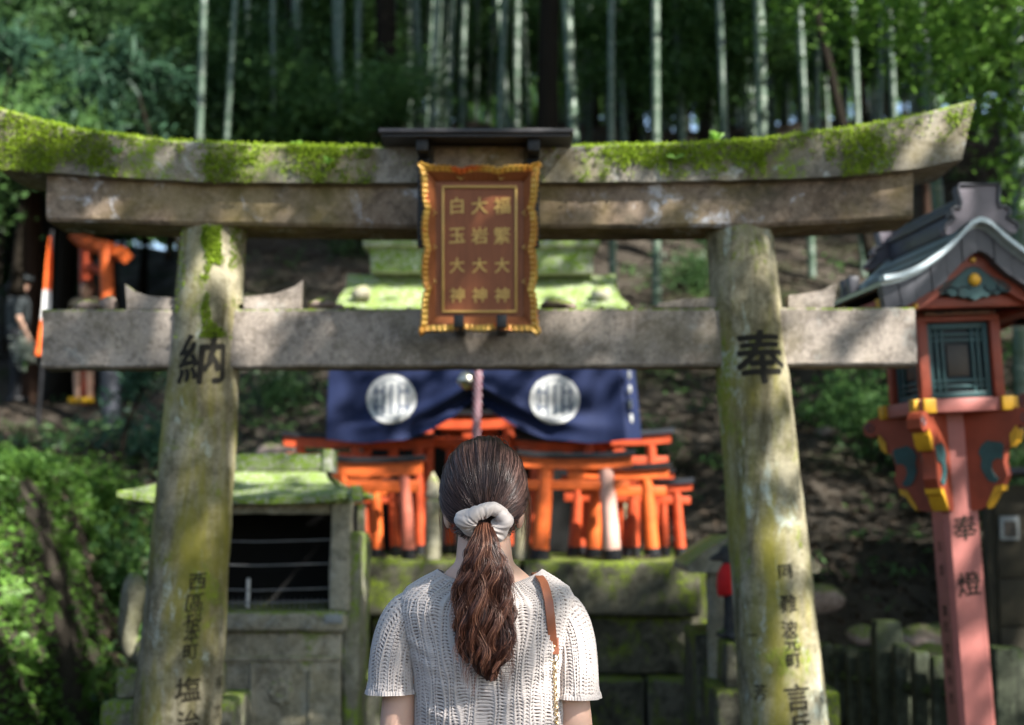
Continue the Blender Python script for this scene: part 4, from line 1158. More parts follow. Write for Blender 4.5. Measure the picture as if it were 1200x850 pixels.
# post with chamfered edges
mb = MB(); c = 0.018
prof = [(-w + c, -w), (w - c, -w), (w, -w + c), (w, w - c), (w - c, w), (-w + c, w), (-w, w - c), (-w, -w + c)]
V, F = loft([[(x, y, z) for x, y in prof] for z in (-0.02, 0.5, 1.0, lz(470))]); mb.add(V, F)
post = L(mb, 'post', M['lanternpost'], smooth=False)
mb = MB(); mb.box((0, 0, 0.06), (0.30, 0.30, 0.16), bev=0.015); L(mb, 'foot', M['fencestone'])
for ch, py, sz_ in (('奉', 618, 0.108), ('燈', 683, 0.104)):
    V, F = text_mesh(ch, sz_, 0.006, 0); mb = MB(); mb.add(V + np.array([0.004, -w - 0.0022, lz(py)]), F); L(mb, 'painted_character', M['ink'], post, None, False)
for ch, py, sz_ in (('五', 639, 0.045), ('雲', 667, 0.05), ('講', 714, 0.05), ('社', 732, 0.05), ('大', 757, 0.05), ('阪', 776, 0.05), ('市', 796, 0.05), ('西', 817, 0.05)):
    V, F = text_mesh(ch, sz_, 0.003, 0)
    V = np.stack([np.full(len(V), -w - 0.0012), -V[:, 0], V[:, 2]], -1); mb = MB(); mb.add(V + np.array([0, 0, lz(py)]), F); L(mb, 'side_character', M['inkfaint'], post, None, False)
# crossing bracket boards
def arc_poly(pts): return pts
brk = [(0.0, lz(478)), (0.16, lz(478)), (0.30, lz(484)), (0.335, lz(486)), (0.36, lz(493)), (0.355, lz(503)), (0.325, lz(507)), (0.30, lz(503)), (0.285, lz(512)), (0.265, lz(524)), (0.235, lz(530)), (0.225, lz(545)), (0.235, lz(560)),
       (0.215, lz(572)), (0.185, lz(574)), (0.165, lz(582)), (0.145, lz(594)), (0.11, lz(598)), (0.0, lz(598))]
for ax in range(2):
    for sg in (-1, 1):
        V, F = prism([(x + w - 0.0725, z) for x, z in brk], -0.028, 0.028)
        if ax == 0: V[:, 0] *= sg
        else: V = np.stack([V[:, 1], V[:, 0] * sg, V[:, 2]], -1)
        mb = MB(); mb.add(V, F); br = L(mb, 'bracket', M['lanternred'], smooth=False)
        br.rotation_euler = (0, 0, R(45))
        def face(poly, th, nm, mat):
            V, F = prism(poly, -0.028 - th, 0.028 + th)
            if ax == 0: V[:, 0] *= sg
            else: V = np.stack([V[:, 1], V[:, 0] * sg, V[:, 2]], -1)
            m = MB(); m.add(V, F); return L(m, nm, mat, br, smooth=False)
        face([(0.235, lz(526)), (0.225, lz(522)), (0.20, lz(521)), (0.17, lz(519)), (0.145, lz(524)), (0.13, lz(532)), (0.14, lz(540)), (0.135, lz(550)), (0.15, lz(560)), (0.165, lz(566)), (0.19, lz(568)), (0.205, lz(563)),
              (0.19, lz(560)), (0.178, lz(552)), (0.182, lz(544)), (0.20, lz(540)), (0.222, lz(541)), (0.228, lz(535))], 0.006, 'carved_leaf', M['teal'])
        face([(0.262, lz(514)), (0.29, lz(504)), (0.298, lz(510)), (0.285, lz(522)), (0.262, lz(528))], 0.005, 'yellow_edge', M['yellow'])
        face([(0.185, lz(572)), (0.22, lz(570)), (0.214, lz(577)), (0.19, lz(580)), (0.17, lz(590)), (0.15, lz(597)), (0.147, lz(592)), (0.166, lz(582))], 0.005, 'yellow_edge', M['yellow'])
        t = np.linspace(0, 1, 24); a = t * 8.5; rr = 0.023 * (1 - t * 0.75)
        m = MB()
        for yy in (-0.029, 0.029):
            pts = np.stack([0.33 + rr * np.cos(a), np.full(24, yy), lz(496) + rr * np.sin(a)], -1)
            if ax == 0: pts[:, 0] *= sg
            else: pts = np.stack([pts[:, 1], pts[:, 0] * sg, pts[:, 2]], -1)
            m.tube(pts, 0.003, 5)
        L(m, 'scroll', M['tilegrey'], br)
# lantern room
z0, z1 = lz(470), lz(383)
mb = MB(); mb.box((0, 0, lz(478)), (0.40, 0.40, 0.055), bev=0.006); L(mb, 'sill', M['lanternpost'])
for sx in (-1, 1):
    for sy in (-1, 1):
        mb = MB(); mb.box((sx * 0.165, sy * 0.206, lz(478)), (0.052, 0.03, 0.058), bev=0.004); L(mb, 'sill_tip', M['yellow']); mb = MB(); mb.box((sx * 0.206, sy * 0.165, lz(478)), (0.03, 0.052, 0.058), bev=0.004); L(mb, 'sill_tip', M['yellow'])
for sx in (-1, 1):
    for sy in (-1, 1):
        mb = MB(); mb.box((sx * 0.155, sy * 0.155, (z0 + z1) / 2), (0.042, 0.042, z1 - z0), bev=0.004); L(mb, 'corner_post', M['lanternred'])
mb = MB(); mb.box((0, 0, z1 + 0.012), (0.352, 0.352, 0.024), bev=0.004); L(mb, 'top_rail', M['lanternred'])
for k in range(4):
    Rk = np.array(Matrix.Rotation(k * math.pi / 2, 3, 'Z'))
    def RB(mb): return mb.xf(Matrix(Rk.tolist()).to_4x4())
    zc = (z0 + z1) / 2; hz_ = (z1 - z0) / 2 - 0.004; hx_ = 0.133
    mb = MB(); mb.bb((-hx_, -0.134, zc - hz_), (hx_, -0.128, zc + hz_)); win = L(RB(mb), 'window', M['tealdark'])
    mb = MB()
    for x in (-hx_ + 0.012, hx_ - 0.012): mb.bb((x - 0.012, -0.152, zc - hz_), (x + 0.012, -0.135, zc + hz_), 0.002)
    for z in (zc - hz_ + 0.012, zc + hz_ - 0.012): mb.bb((-hx_ + 0.0245, -0.152, z - 0.012), (hx_ - 0.0245, -0.135, z + 0.012), 0.002)
    for x in (-0.088, -0.064, 0.064, 0.088): mb.bb((x - 0.006, -0.149, zc - hz_ + 0.024), (x + 0.006, -0.1355, zc + hz_ - 0.024), 0.001)
    for z in (-0.105, -0.082, 0.082, 0.105): mb.bb((-hx_ + 0.0245, -0.147, zc + z - 0.006), (hx_ - 0.0245, -0.1365, zc + z + 0.006), 0.001)
    L(RB(mb), 'lattice', M['teal'], win)
    mb = MB(); mb.bb((-0.045, -0.143, zc - 0.062), (0.045, -0.134, zc + 0.062), 0.001); L(RB(mb), 'pane', M['panebrown'], win)
    mb = MB(); mb.bb((-0.14, -0.178, z1 + 0.027), (0.14, -0.16, z1 + 0.058), 0.003); cp = L(RB(mb), 'carved_panel', M['palewood'])
    mb = MB()
    for s in (-1, 1):
        t = np.linspace(0, 1, 30); a = t * 11
        mb.tube(np.stack([s * (0.115 - 0.09 * t) + 0.008 * np.cos(a), np.full(30, -0.1795), z1 + 0.043 + 0.008 * np.sin(a)], -1), 0.0035, 6)
    L(RB(mb), 'carving', M['tilegrey'], cp)
mb = MB(); mb.box((0, 0, z1 + 0.043), (0.318, 0.318, 0.034)); mb.box((0, 0, z1 + 0.085), (0.40, 0.44, 0.046), bev=0.004); L(mb, 'upper_beam', M['lanternred'])
# roof: a curved gable whose open end faces the path
RD = 0.40; za, ze = P(0, 262, LY - RD)[2], P(0, 327, LY - RD)[2]; RW = 0.405
RU = np.linspace(0, 1.2, 49); RV = np.interp(RU, [0, 0.06, 0.12, 0.2, 0.38, 0.6, 0.82, 1.0, 1.2], [0, 0.03, 0.10, 0.27, 0.55, 0.80, 0.955, 1.0, 1.0])
RV = np.convolve(np.pad(RV, 2, mode='edge'), np.ones(5) / 5, 'valid'); RV = RV - RV[0]
def rz(u):
    a = abs(u); return za - (za - ze) * float(np.interp(a, RU, RV))
    return za - (za - ze) * (1.30 * a - 0.30 * a * a if a > 0.12 else 1.23 * a * (a / 0.12) * 0.5 + 0.60 * a) if False else za - (za - ze) * (a ** 0.85 * 1.22 - 0.22 * a ** 3)
us = np.linspace(-1, 1, 61)
def roof_strip(y0, y1, th, wscale, dz, drop=0.0):
    top = [(RW * wscale * u, rz(u) + dz) for u in us]; bot = [(RW * wscale * u, rz(u) + dz - th - drop * abs(u) * 0) for u in us[::-1]]
    return prism(top + bot, y0, y1)
def ring_loft(y0, y1, th, ws, dz):
    """strip built as a grid so the curve shades cleanly"""
    mb = MB(); n = len(us)
    tp = lambda y: [np.array((RW * ws * u, y, rz(u) + dz)) for u in us]
    bt = lambda y: [np.array((RW * ws * u, y, rz(u) + dz - th)) for u in us]
    rows = [tp(y0), tp(y1), bt(y1), bt(y0), tp(y0)]
    V = np.array(sum(rows, [])); F = grid_faces(n, 5)[:, ::-1].tolist()
    for i in (0, n - 1): F.append([i, n + i, 2 * n + i, 3 * n + i] if i == 0 else [3 * n + i, 2 * n + i, n + i, i])
    mb.add(V, F); return mb
mb = ring_loft(-RD, RD, 0.016, 1.0, 0.0); roof = L(mb, 'roof', M['copperroof'])
mb = ring_loft(-RD - 0.05, -RD + 0.004, 0.020, 1.01, 0.018); L(mb, 'verge_band', M['bandmetal'], roof)
mb = ring_loft(RD - 0.004, RD + 0.035, 0.022, 1.005, 0.020); L(mb, 'verge_band', M['bandmetal'], roof)
mb = MB()
for i in range(14):                                         # raised seams on the sheet roof
    u = -0.95 + i * 1.9 / 13; uu = np.linspace(u - 0.008, u + 0.008, 3)
    V, F = prism([(RW * q, rz(q) + 0.0005) for q in uu] + [(RW * q, rz(q) + 0.007) for q in uu[::-1]], -RD - 0.002, RD + 0.002); mb.add(V, F)
L(mb, 'roof_seams', M['tilegrey'], roof, smooth=False)
for yy in (-1, 1):
    y0, y1 = sorted((yy * (RD - 0.002), yy * (RD - 0.05)))
    mb = MB()
    for i in range(12):                                     # verge tiles
        a, b = -1 + i / 6.0 + 0.004, -1 + (i + 1) / 6.0 - 0.004; uu = np.linspace(a, b, 6)
        th = 0.105 + 0.006 * (i % 2)
        V, F = prism([(RW * q * 0.995, rz(q) - 0.0165) for q in uu] + [(RW * q * 0.97, rz(q) - th) for q in uu[::-1]], y0 - (0.004 if (i % 2 and yy < 0) else 0), y1); mb.add(V, F)
    L(mb, 'verge_tiles', M['tilegrey'], roof, smooth=False)
    y2, y3 = sorted((yy * (RD - 0.055), yy * (RD - 0.10)))
    uu = np.linspace(-0.93, 0.93, 41)
    V, F = prism([(RW * q, rz(q) - 0.10) for q in uu] + [(RW * q, rz(q) - 0.165 + 0.02 * abs(q)) for q in uu[::-1]], y2, y3)
    mb = MB(); mb.add(V, F); bgb = L(mb, 'barge_board', M['lanternred'], smooth=False)
    mb = MB()
    for q in (-0.62, 0.0, 0.62, -0.88, 0.88):
        V, F = ellipsoid((RW * q, yy * (RD - 0.05), rz(q) - 0.135), (0.013, 0.009, 0.013), 10, 8); mb.add(V, F)
    L(mb, 'gilt_stud', M['gold'], bgb)
    # gable board, hanging carved ornament
    uu = np.linspace(-0.62, 0.62, 31)
    V, F = prism([(RW * q, rz(q) - 0.14) for q in uu] + [(RW * 0.62, ze - 0.04), (-RW * 0.62, ze - 0.04)], *sorted((yy * 0.22, yy * 0.19)))
    mb = MB(); mb.add(V, F); L(mb, 'gable_board', M['tealdark'], smooth=False)
    zc = P(0, 336, LY - 0.33)[2]
    prof = [(0, 0.082), (0.03, 0.075), (0.06, 0.05), (0.09, 0.032), (0.125, 0.018), (0.155, -0.012), (0.14, -0.03), (0.115, -0.022), (0.095, -0.038), (0.07, -0.03), (0.05, -0.045), (0.03, -0.04), (0, -0.056)]
    prof = prof + [(-x, z) for x, z in prof[-2:0:-1]]
    V, F = prism([(x, zc + z) for x, z in prof], *sorted((yy * 0.345, yy * 0.31)))
    mb = MB(); mb.add(V, F); orn = L(mb, 'gable_ornament', M['teal'], smooth=False)
    mb = MB()
    for s in (-1, 1):
        t = np.linspace(0, 1, 34); a = t * 12
        mb.tube(np.stack([s * (0.03 + 0.1 * t) + 0.012 * np.cos(a), np.full(34, yy * 0.346), zc - 0.012 + 0.012 * np.sin(a)], -1), 0.0035, 6)
    L(mb, 'scroll', M['tealdark'], orn)
    mb = MB(); V, F = ellipsoid((0, yy * 0.35, zc + 0.025), (0.026, 0.016, 0.026), 14, 10); mb.add(V, F); L(mb, 'gilt_boss', M['yellow'], orn)
# side walls under the eaves
mb = MB()
for s in (-1, 1): mb.box((s * 0.36, 0, ze - 0.075), (0.05, 0.56, 0.04), bev=0.004)
mb.box((0, -0.285, ze - 0.075), (0.74, 0.05, 0.045), bev=0.004); mb.box((0, 0.285, ze - 0.075), (0.74, 0.05, 0.045), bev=0.004)
L(mb, 'eave_frame', M['lanternred'])
for s in (-1, 1):
    for yy in (-1, 1): mb = MB(); mb.box((s * 0.377, yy * 0.285, ze - 0.075), (0.012, 0.056, 0.05), bev=0.003); L(mb, 'beam_tip', M['yellow'])
# ridge box with end ornaments
mb = MB(); mb.box((0, 0, za + 0.03), (0.085, 2 * RD - 0.06, 0.07), bev=0.008); mb.box((0, 0, za + 0.075), (0.11, 2 * RD - 0.04, 0.022), bev=0.006)
mb.tube([(0, -RD + 0.03, za + 0.10), (0, RD - 0.03, za + 0.10)], 0.03, 14); rg = L(mb, 'ridge', M['tilegrey'], roof)
def onigawara(y, sc, nm='ridge_ornament'):
    p = [(-0.078, 0.15), (0.078, 0.15), (0.084, 0.135), (0.076, 0.08), (0.082, 0.055), (0.10, 0.06), (0.118, 0.05), (0.118, 0.028), (0.105, 0.015), (0.125, 0.0), (0.145, -0.008), (0.152, -0.028), (0.138, -0.045), (0.115, -0.038), (0.06, 0.0), (0.0, 0.018)]
    p = p + [(-x, z) for x, z in p[-2:1:-1]]
    mb = MB(); V, F = prism([(x * sc, za - 0.005 + z * sc) for x, z in p], y, y + 0.05); mb.add(V, F)
    o = L(mb, nm, M['ornament'], rg, smooth=False)
    mb = MB()
    q = [(-0.078, 0.15), (0.078, 0.15), (0.084, 0.135), (0.076, 0.08), (0.082, 0.058), (0.10, 0.062), (0.118, 0.05), (0.118, 0.03), (0.108, 0.018), (0.125, 0.004), (0.145, -0.006), (0.15, -0.026)]
    pts = [(-x, z) for x, z in q[::-1]] + q
    mb.tube([(x * sc, y - 0.003, za - 0.005 + z * sc) for x, z in pts], 0.008 * sc, 7); L(mb, 'edge_bead', M['tilegrey'], o)
onigawara(-RD - 0.045, 1.0); onigawara(RD - 0.01, 0.95)
for yy in (0.30, 0.38):
    for s in (-1, 1): mb = MB(); mb.box((s * 0.25, yy, rz(0.55) + 0.03), (0.05, 0.06, 0.09), bev=0.012); L(mb, 'roof_end_tile', M['tilegrey'], roof)
dup(lan, loc=(P(1296, 700, 7.95)[0], 7.95, 0.28), label='second red lantern farther back at the right edge, only its eave and body edge showing')

# ------------------------------------------------------------------ stone fence on the right
fn = thing('stone_fence', 'row of dark mossy square stone posts on the right behind the gate', 'stone fence', (P(1050, 800, 7.6)[0], 7.6, 0))
fp = [(968, 754, 8.5, 15), (983, 756, 8.4, 15), (998, 757, 8.3, 16), (1013, 760, 8.2, 16), (1038, 727, 8.05, 34), (1056, 755, 7.9, 20), (1078, 763, 7.75, 21), (1101, 770, 7.6, 22), (1124, 775, 7.45, 22), (1146, 778, 7.35, 23), (1178, 758, 7.2, 40)]
for i, (px, py, Y, wpx) in enumerate(fp):
    a = P(px, py, Y); wd = wpx / (1667 / Y) * 0.92
    h = a[2] + 0.05
    bm_V, bm_F = rough_box((wd, wd, h), 0.012, 0.07, 0.005, 6, 90 + i)
    top = bm_V[:, 2] > h / 2 - 0.03
    bm_V[top, 0] *= 0.9; bm_V[top, 1] *= 0.9
    o = part('post', bm_V + np.array([a[0], Y, a[2] - h / 2]), bm_F, M['fencestone'], fn, autosmooth=45)
    if wpx > 30: o['label'] = 'thick end post' if px > 1100 else 'thick post in the middle'
mb = MB()
for zf in (0.18, 0.55):
    pts = [np.array([P(px, py, Y)[0], Y, zf]) for px, py, Y, w_ in fp]
    mb.tube(pts, 0.035, 4)
mb.build('rail', M['fencestone'], fn, smooth=False)

# low wooden hut at the right edge
hy = 8.6
a, b = P(1168, 600, hy), P(1420, 600, hy)
sh = thing('wooden_hut', 'dark weathered board hut at the right edge behind the lantern post', 'hut', ((a[0] + b[0]) / 2, hy, 0.2))
zt_, zb_ = P(0, 566, hy)[2], P(0, 790, hy)[2]
nb = 4
for i in range(nb):
    z0_, z1_ = zb_ + (zt_ - zb_) * i / nb, zb_ + (zt_ - zb_) * (i + 1) / nb - 0.012
    mb = MB(); mb.bb((a[0], hy, z0_), (b[0], hy + 0.03, z1_), 0.004); mb.build('board', M['oldwood'], sh)
mb = MB(); mb.bb((a[0] - 0.05, hy + 0.031, zb_ - 0.4), (a[0] + 0.05, hy + 0.12, zt_ + 0.05), 0.005); mb.build('corner_post', M['oldwood'], sh); mb = MB(); mb.bb((b[0] - 0.05, hy + 0.031, zb_ - 0.4), (b[0] + 0.05, hy + 0.12, zt_ + 0.05), 0.005); mb.build('corner_post', M['oldwood'], sh)
mb = MB(); mb.bb((a[0] - 0.1, hy - 0.12, zt_ + 0.052), (b[0] + 0.1, hy + 1.0, zt_ + 0.09), 0.005); mb.build('roof', M['tilegrey'], sh)
p0, p1 = P(1172, 633, hy - 0.01), P(1193, 605, hy - 0.01)
mb = MB(); mb.bb((p0[0], hy - 0.03, p0[2]), (p1[0], hy - 0.004, p1[2]), 0.004); fr = mb.build('window', M['whiteframe'], sh)
mb = MB(); mb.bb((p0[0] + 0.02, hy - 0.036, p0[2] + 0.02), (p1[0] - 0.02, hy - 0.031, p1[2] - 0.03)); mb.build('pane', M['panebrown'], fr)
# ------------------------------------------------------------------ people
def hand(mb, wrist, d, palm_n, thumb_dir, sc=1.0, curl=0.5, sgn=1):
    """palm and five bent fingers; d points down the hand, palm_n out of the palm"""
    d = unit(np.array(d, float)); n = unit(np.array(palm_n, float)); s = unit(np.cross(d, n)) * sgn
    w = np.array(wrist, float)
    mb.add(*capsule(w, 0.024 * sc, w + d * 0.03 * sc, 0.026 * sc))
    for k, o in enumerate((-0.027, -0.009, 0.009, 0.027)):
        mb.add(*capsule(w + d * 0.02 * sc + s * o * 0.6 * sc, 0.014 * sc, w + d * 0.085 * sc + s * o * sc, 0.0115 * sc, 10))
    for o, L in zip((-0.029, -0.010, 0.010, 0.028), (0.072, 0.080, 0.074, 0.058)):
        p = w + d * 0.085 * sc + s * o * sc; a = curl * 0.5
        for f, r0, r1 in ((0.42, 0.0092, 0.0084), (0.32, 0.0084, 0.0076), (0.26, 0.0076, 0.0066)):
            dd = d * math.cos(a) + n * math.sin(a); q = p + dd * L * f * sc
            mb.add(*capsule(p, r0 * sc, q, r1 * sc, 8)); p = q; a += curl * 0.6
    p = w + d * 0.02 * sc - s * 0.024 * sc; t1 = unit(d * 0.75 - s * 0.75 + n * 0.25)
    q = p + t1 * 0.042 * sc; mb.add(*capsule(p, 0.013 * sc, q, 0.0105 * sc, 8))
    q2 = q + unit(d * 0.95 - s * 0.25 + n * 0.35) * 0.03 * sc; mb.add(*capsule(q, 0.0105 * sc, q2, 0.008 * sc, 8))

def head_pieces(mb, c, sc=1.0, fwd=(0, 1, 0), up=(0, 0, 1)):
    f = unit(np.array(fwd, float)); u = np.array(up, float); r = np.cross(f, u)
    q = lambda a, b, e: c + (r * a + f * b + u * e) * sc
    Rm = np.stack([r, f, u], 1)
    mb.add(*ellipsoid(q(0, -0.012, 0.022), np.array((0.067, 0.088, 0.084)) * sc, 24, 16, Rm))
    mb.add(*ellipsoid(q(0, 0.028, -0.035), np.array((0.060, 0.062, 0.080)) * sc, 20, 14, Rm))
    mb.add(*capsule(q(0, 0.045, -0.09), 0.026 * sc, q(0, 0.06, -0.095), 0.020 * sc))
    mb.add(*capsule(q(0, 0.082, 0.005), 0.010 * sc, q(0, 0.101, -0.032), 0.013 * sc))
    for s in (-1, 1):
        mb.add(*ellipsoid(q(0.0695 * s, -0.012, -0.030), np.array((0.011, 0.019, 0.032)) * sc, 12, 10, Rm))
        mb.add(*ellipsoid(q(0.013 * s, 0.092, -0.035), np.array((0.008, 0.009, 0.006)) * sc, 10, 8, Rm))
        mb.add(*capsule(q(0.014 * s, 0.081, 0.028), 0.008 * sc, q(0.05 * s, 0.064, 0.026), 0.007 * sc, 8))
    mb.add(*ellipsoid(q(0, 0.084, -0.062), np.array((0.024, 0.010, 0.008)) * sc, 12, 8, Rm))

def face_bits(t, c, sc, fwd):
    f = unit(np.array(fwd, float)); u = np.array((0, 0, 1.0)); r = np.cross(f, u)
    q = lambda a, b, e: c + (r * a + f * b + u * e) * sc
    for s in (-1, 1):
        mb = MB(); mb.add(*ellipsoid(q(0.031 * s, 0.073, 0.008), np.array((0.012, 0.012, 0.008)) * sc, 12, 8)); mb.build('eye', M['eye'], t, True)
    mb = MB(); mb.add(*ellipsoid(q(0, 0.088, -0.062), np.array((0.021, 0.010, 0.007)) * sc, 12, 8)); mb.build('lips', M['lip'], t, True)

def visitor(px, py_foot, Y, height, facing, lab, top, bottom, shoes, long_sleeves=False, shorts=False, hat=None, hair='darkhair', lean=0.0):
    x = P(px, py_foot, Y)[0]; z = max(P(px, py_foot, Y)[2], max(Hn(x + a, Y + b) for a in (-0.15, 0, 0.15) for b in (-0.15, 0, 0.15)))
    t = thing('person', lab, 'person', (x, Y, z), facing, 'visitors on the path at the left')
    k = height / 1.65
    J = lambda a, b, c: np.array((a, b, c)) * k
    mb = MB(); sk = lambda a, ra, b, rb: mb.add(*capsule(J(*a), ra * k, J(*b), rb * k))
    head_pieces(mb, J(0, 0.02, 1.53), k)
    sk((0, -0.01, 1.33), 0.055, (0, 0.0, 1.46), 0.05)
    sk((0, 0, 1.25), 0.13, (0, 0, 0.98), 0.115); sk((-0.12, 0, 1.33), 0.06, (0.12, 0, 1.33), 0.06); sk((-0.06, 0, 0.9), 0.12, (0.06, 0, 0.9), 0.12)
    for s in (-1, 1):
        sk((0.16 * s, 0, 1.33), 0.048, (0.205 * s, -0.01, 1.06), 0.038); sk((0.205 * s, -0.01, 1.06), 0.037, (0.19 * s, 0.10, 0.86), 0.026)
        hand(mb, J(0.19 * s, 0.105, 0.85), (0, 0.35, -1), (-s, 0, 0), (0, 1, 0), 1.1 * k, 0.6, s)
        sk((0.085 * s, 0, 0.9), 0.085, (0.085 * s, 0.01, 0.48), 0.055); sk((0.085 * s, 0.01, 0.48), 0.054, (0.09 * s, -0.01, 0.09), 0.034); sk((0.09 * s, -0.02, 0.04), 0.034, (0.095 * s, 0.13, 0.03), 0.028)
    V, F = remesh(mb, 0.012, 4); part('body', V, F, M['skin'], t, local=True)
    face_bits(t, J(0, 0.02, 1.53), k, (0, 1, 0))
    mb = MB()
    sk((0, 0, 1.25), 0.150, (0, 0, 0.98), 0.140); sk((-0.13, 0, 1.34), 0.072, (0.13, 0, 1.34), 0.072); sk((-0.05, 0, 0.9), 0.135, (0.05, 0, 0.9), 0.135)
    for s in (-1, 1): sk((0.16 * s, 0, 1.33), 0.066, (0.195 * s, -0.01, 1.13), 0.06)
    V, F = remesh(mb, 0.014, 4); part('shirt', V, F, M[top], t, local=True)
    mb = MB(); sk((-0.06, 0, 0.88), 0.135, (0.06, 0, 0.88), 0.135)
    for s in (-1, 1):
        sk((0.085 * s, 0, 0.86), 0.098, (0.087 * s, 0.01, 0.5), 0.078)
        if not shorts: sk((0.087 * s, 0.01, 0.5), 0.076, (0.09 * s, -0.01, 0.09), 0.058)
    V, F = remesh(mb, 0.014, 4); part('shorts' if shorts else 'trousers', V, F, M[bottom], t, local=True)
    for s in (-1, 1):
        mb = MB(); sk((0.09 * s, -0.03, 0.05), 0.05, (0.097 * s, 0.14, 0.042), 0.042); V, F = remesh(mb, 0.012, 3); V[:, 2] = np.maximum(V[:, 2], 0.0); part('shoe', V, F, M[shoes], t, local=True)
    c = J(0, 0.02, 1.53); mb = MB()
    mb.add(*ellipsoid(c + np.array((0, -0.022, 0.032)) * k, np.array((0.086, 0.098, 0.096)) * k)); sk((0, -0.075, 1.5), 0.065, (0, -0.085, 1.30), 0.05)
    for s in (-1, 1): sk((0.06 * s, -0.03, 1.54), 0.04, (0.07 * s, -0.02, 1.38), 0.03)
    V, F = remesh(mb, 0.012, 4); part('hair', V, F, M[hair], t, local=True)
    if hat:
        mb = MB(); mb.add(*ellipsoid(c + np.array((0, -0.012, 0.06)) * k, np.array((0.094, 0.106, 0.07)) * k)); a = np.arange(25) * 2 * math.pi / 24
        mb.tube([c + np.array((0, 0, 0.05)) * k, c + np.array((0, 0.005, 0.04)) * k, c + np.array((0, 0.005, 0.034)) * k], [0.105 * k, 0.15 * k, 0.148 * k], 24)
        V, F = remesh(mb, 0.012, 2); part('hat', V, F, M[hat], t, local=True)
    return t
v1 = visitor(17, 486, 17.5, 1.62, R(-65), 'visitor in a dark grey tee and brimmed hat at the left edge on the path', 'greytee', 'darkcloth', 'black', hat='greytee')
visitor(97, 474, 18.0, 1.60, R(168), 'visitor with reddish hair, beige top, bare legs and yellow shoes behind the gate', 'beigecloth', 'beigecloth', 'yellowshoe', shorts=True, hair='reddishhair')
# pale bunch held by the first visitor
c = P(29, 412, 17.2); g = np.random.default_rng(5)
V, F = leaf_cloud(c + g.normal(0, 0.075, (260, 3)) * np.array([0.8, 0.8, 1.1]), 0.06, 0.6, 0.0, 0.2, g)
bq = part('bouquet', V, F, leafmat('pale wrapped flowers', (0.3, 0.36, 0.3), (0.62, 0.66, 0.58), 0.3)); tag(bq, 'pale greenish white bouquet held by the visitor in grey', 'bouquet')
mb = MB(); mb.tube([c + np.array([0, 0, -0.05]), c + np.array([0.01, 0.0, -0.24])], [0.03, 0.015], 8); mb.build('stems', M['leafmid'], bq, auto=40).data
# vermilion gate and banner on the path
t = thing('vermilion_gate', 'larger vermilion torii half hidden behind the left end of the stone gate', 'torii gate', (P(110, 470, 16.5)[0], 16.5, P(0, 480, 16.5)[2]))
mb = MB(); a = P(124, 285, 16.5); b = P(131, 480, 16.5); mb.tube([b + np.array([0, 0, -0.3]), a], [0.085, 0.075], 16); pv_ = mb.build('pillar', M['orange'], t); mb = MB(); mb.tube([b + np.array([0, 0, -0.3]), b + (a - b) * 0.42], [0.105, 0.10], 16); mb.build('foot_sleeve', M['slatecap'], pv_)
mb = MB(); a2 = P(100, 292, 18.4); b2 = P(104, 476, 18.4); mb.tube([b2 + np.array([0, 0, -0.3]), a2], [0.085, 0.075], 16); mb.build('pillar', M['orange2'], t)
mb = MB(); mb.tube([P(88, 278, 19.0), P(95, 283, 18.4), P(125, 292, 17.0), P(147, 300, 16.2)], [0.09, 0.09, 0.09, 0.09], 4); mb.build('kasagi_beam', M['orange'], t, smooth=False)
mb = MB(); mb.tube([P(104, 312, 18.2), P(126, 322, 16.6)], [0.05, 0.05], 4); mb.build('nuki_beam', M['orange2'], t, smooth=False)
bn = thing('banner', 'tall narrow orange banner with a white middle on a pole at the left', 'banner', tuple(P(48, 478, 15.5)))
rows_ = [(278, 57.5, 60), (305, 54, 60.5), (330, 52, 60), (340, 51, 59.5), (365, 49, 59), (375, 48, 58.5), (400, 44, 54), (416, 41.5, 50)]
V = []; F = []; Mi = []
for py, xa_, xb_ in rows_: V += [P(xa_, py, 15.5), P((xa_ + xb_) / 2, py, 15.56), P(xb_, py, 15.5)]
for i in range(len(rows_) - 1):
    for j in range(2): F.append([i * 3 + j, i * 3 + j + 1, i * 3 + j + 4, i * 3 + j + 3]); Mi.append(1 if 3 <= i <= 4 else 0)
part('cloth', np.array(V), F, [M['orange'], M['whitecloth']], bn, matidx=Mi)
mb = MB(); mb.tube([P(44, 490, 15.6) + np.array([0, 0, -0.3]), P(61, 270, 15.6)], 0.02, 8); mb.build('pole', M['black'], bn)

# ------------------------------------------------------------------ the woman in front
WYY = 2.8; SW = 1667 / WYY
wx = P(567, 600, WYY)[0]
wm = thing('person', 'woman seen from behind in a cream lace knit top with a long brown ponytail', 'person', (wx, WYY, 0))
def wp(px, py, dy=0.0):
    """photo point at the woman's depth, relative to her feet"""
    p = P(px, py, WYY); return np.array([p[0] - wx, dy, p[2]])
wz = lambda py: wp(567, py)[2]
HC = wp(567, 577); HC[1] = 0.015                            # middle of the head
mb = MB()
head_pieces(mb, HC + np.array([0, 0, -0.012]), 1.0)
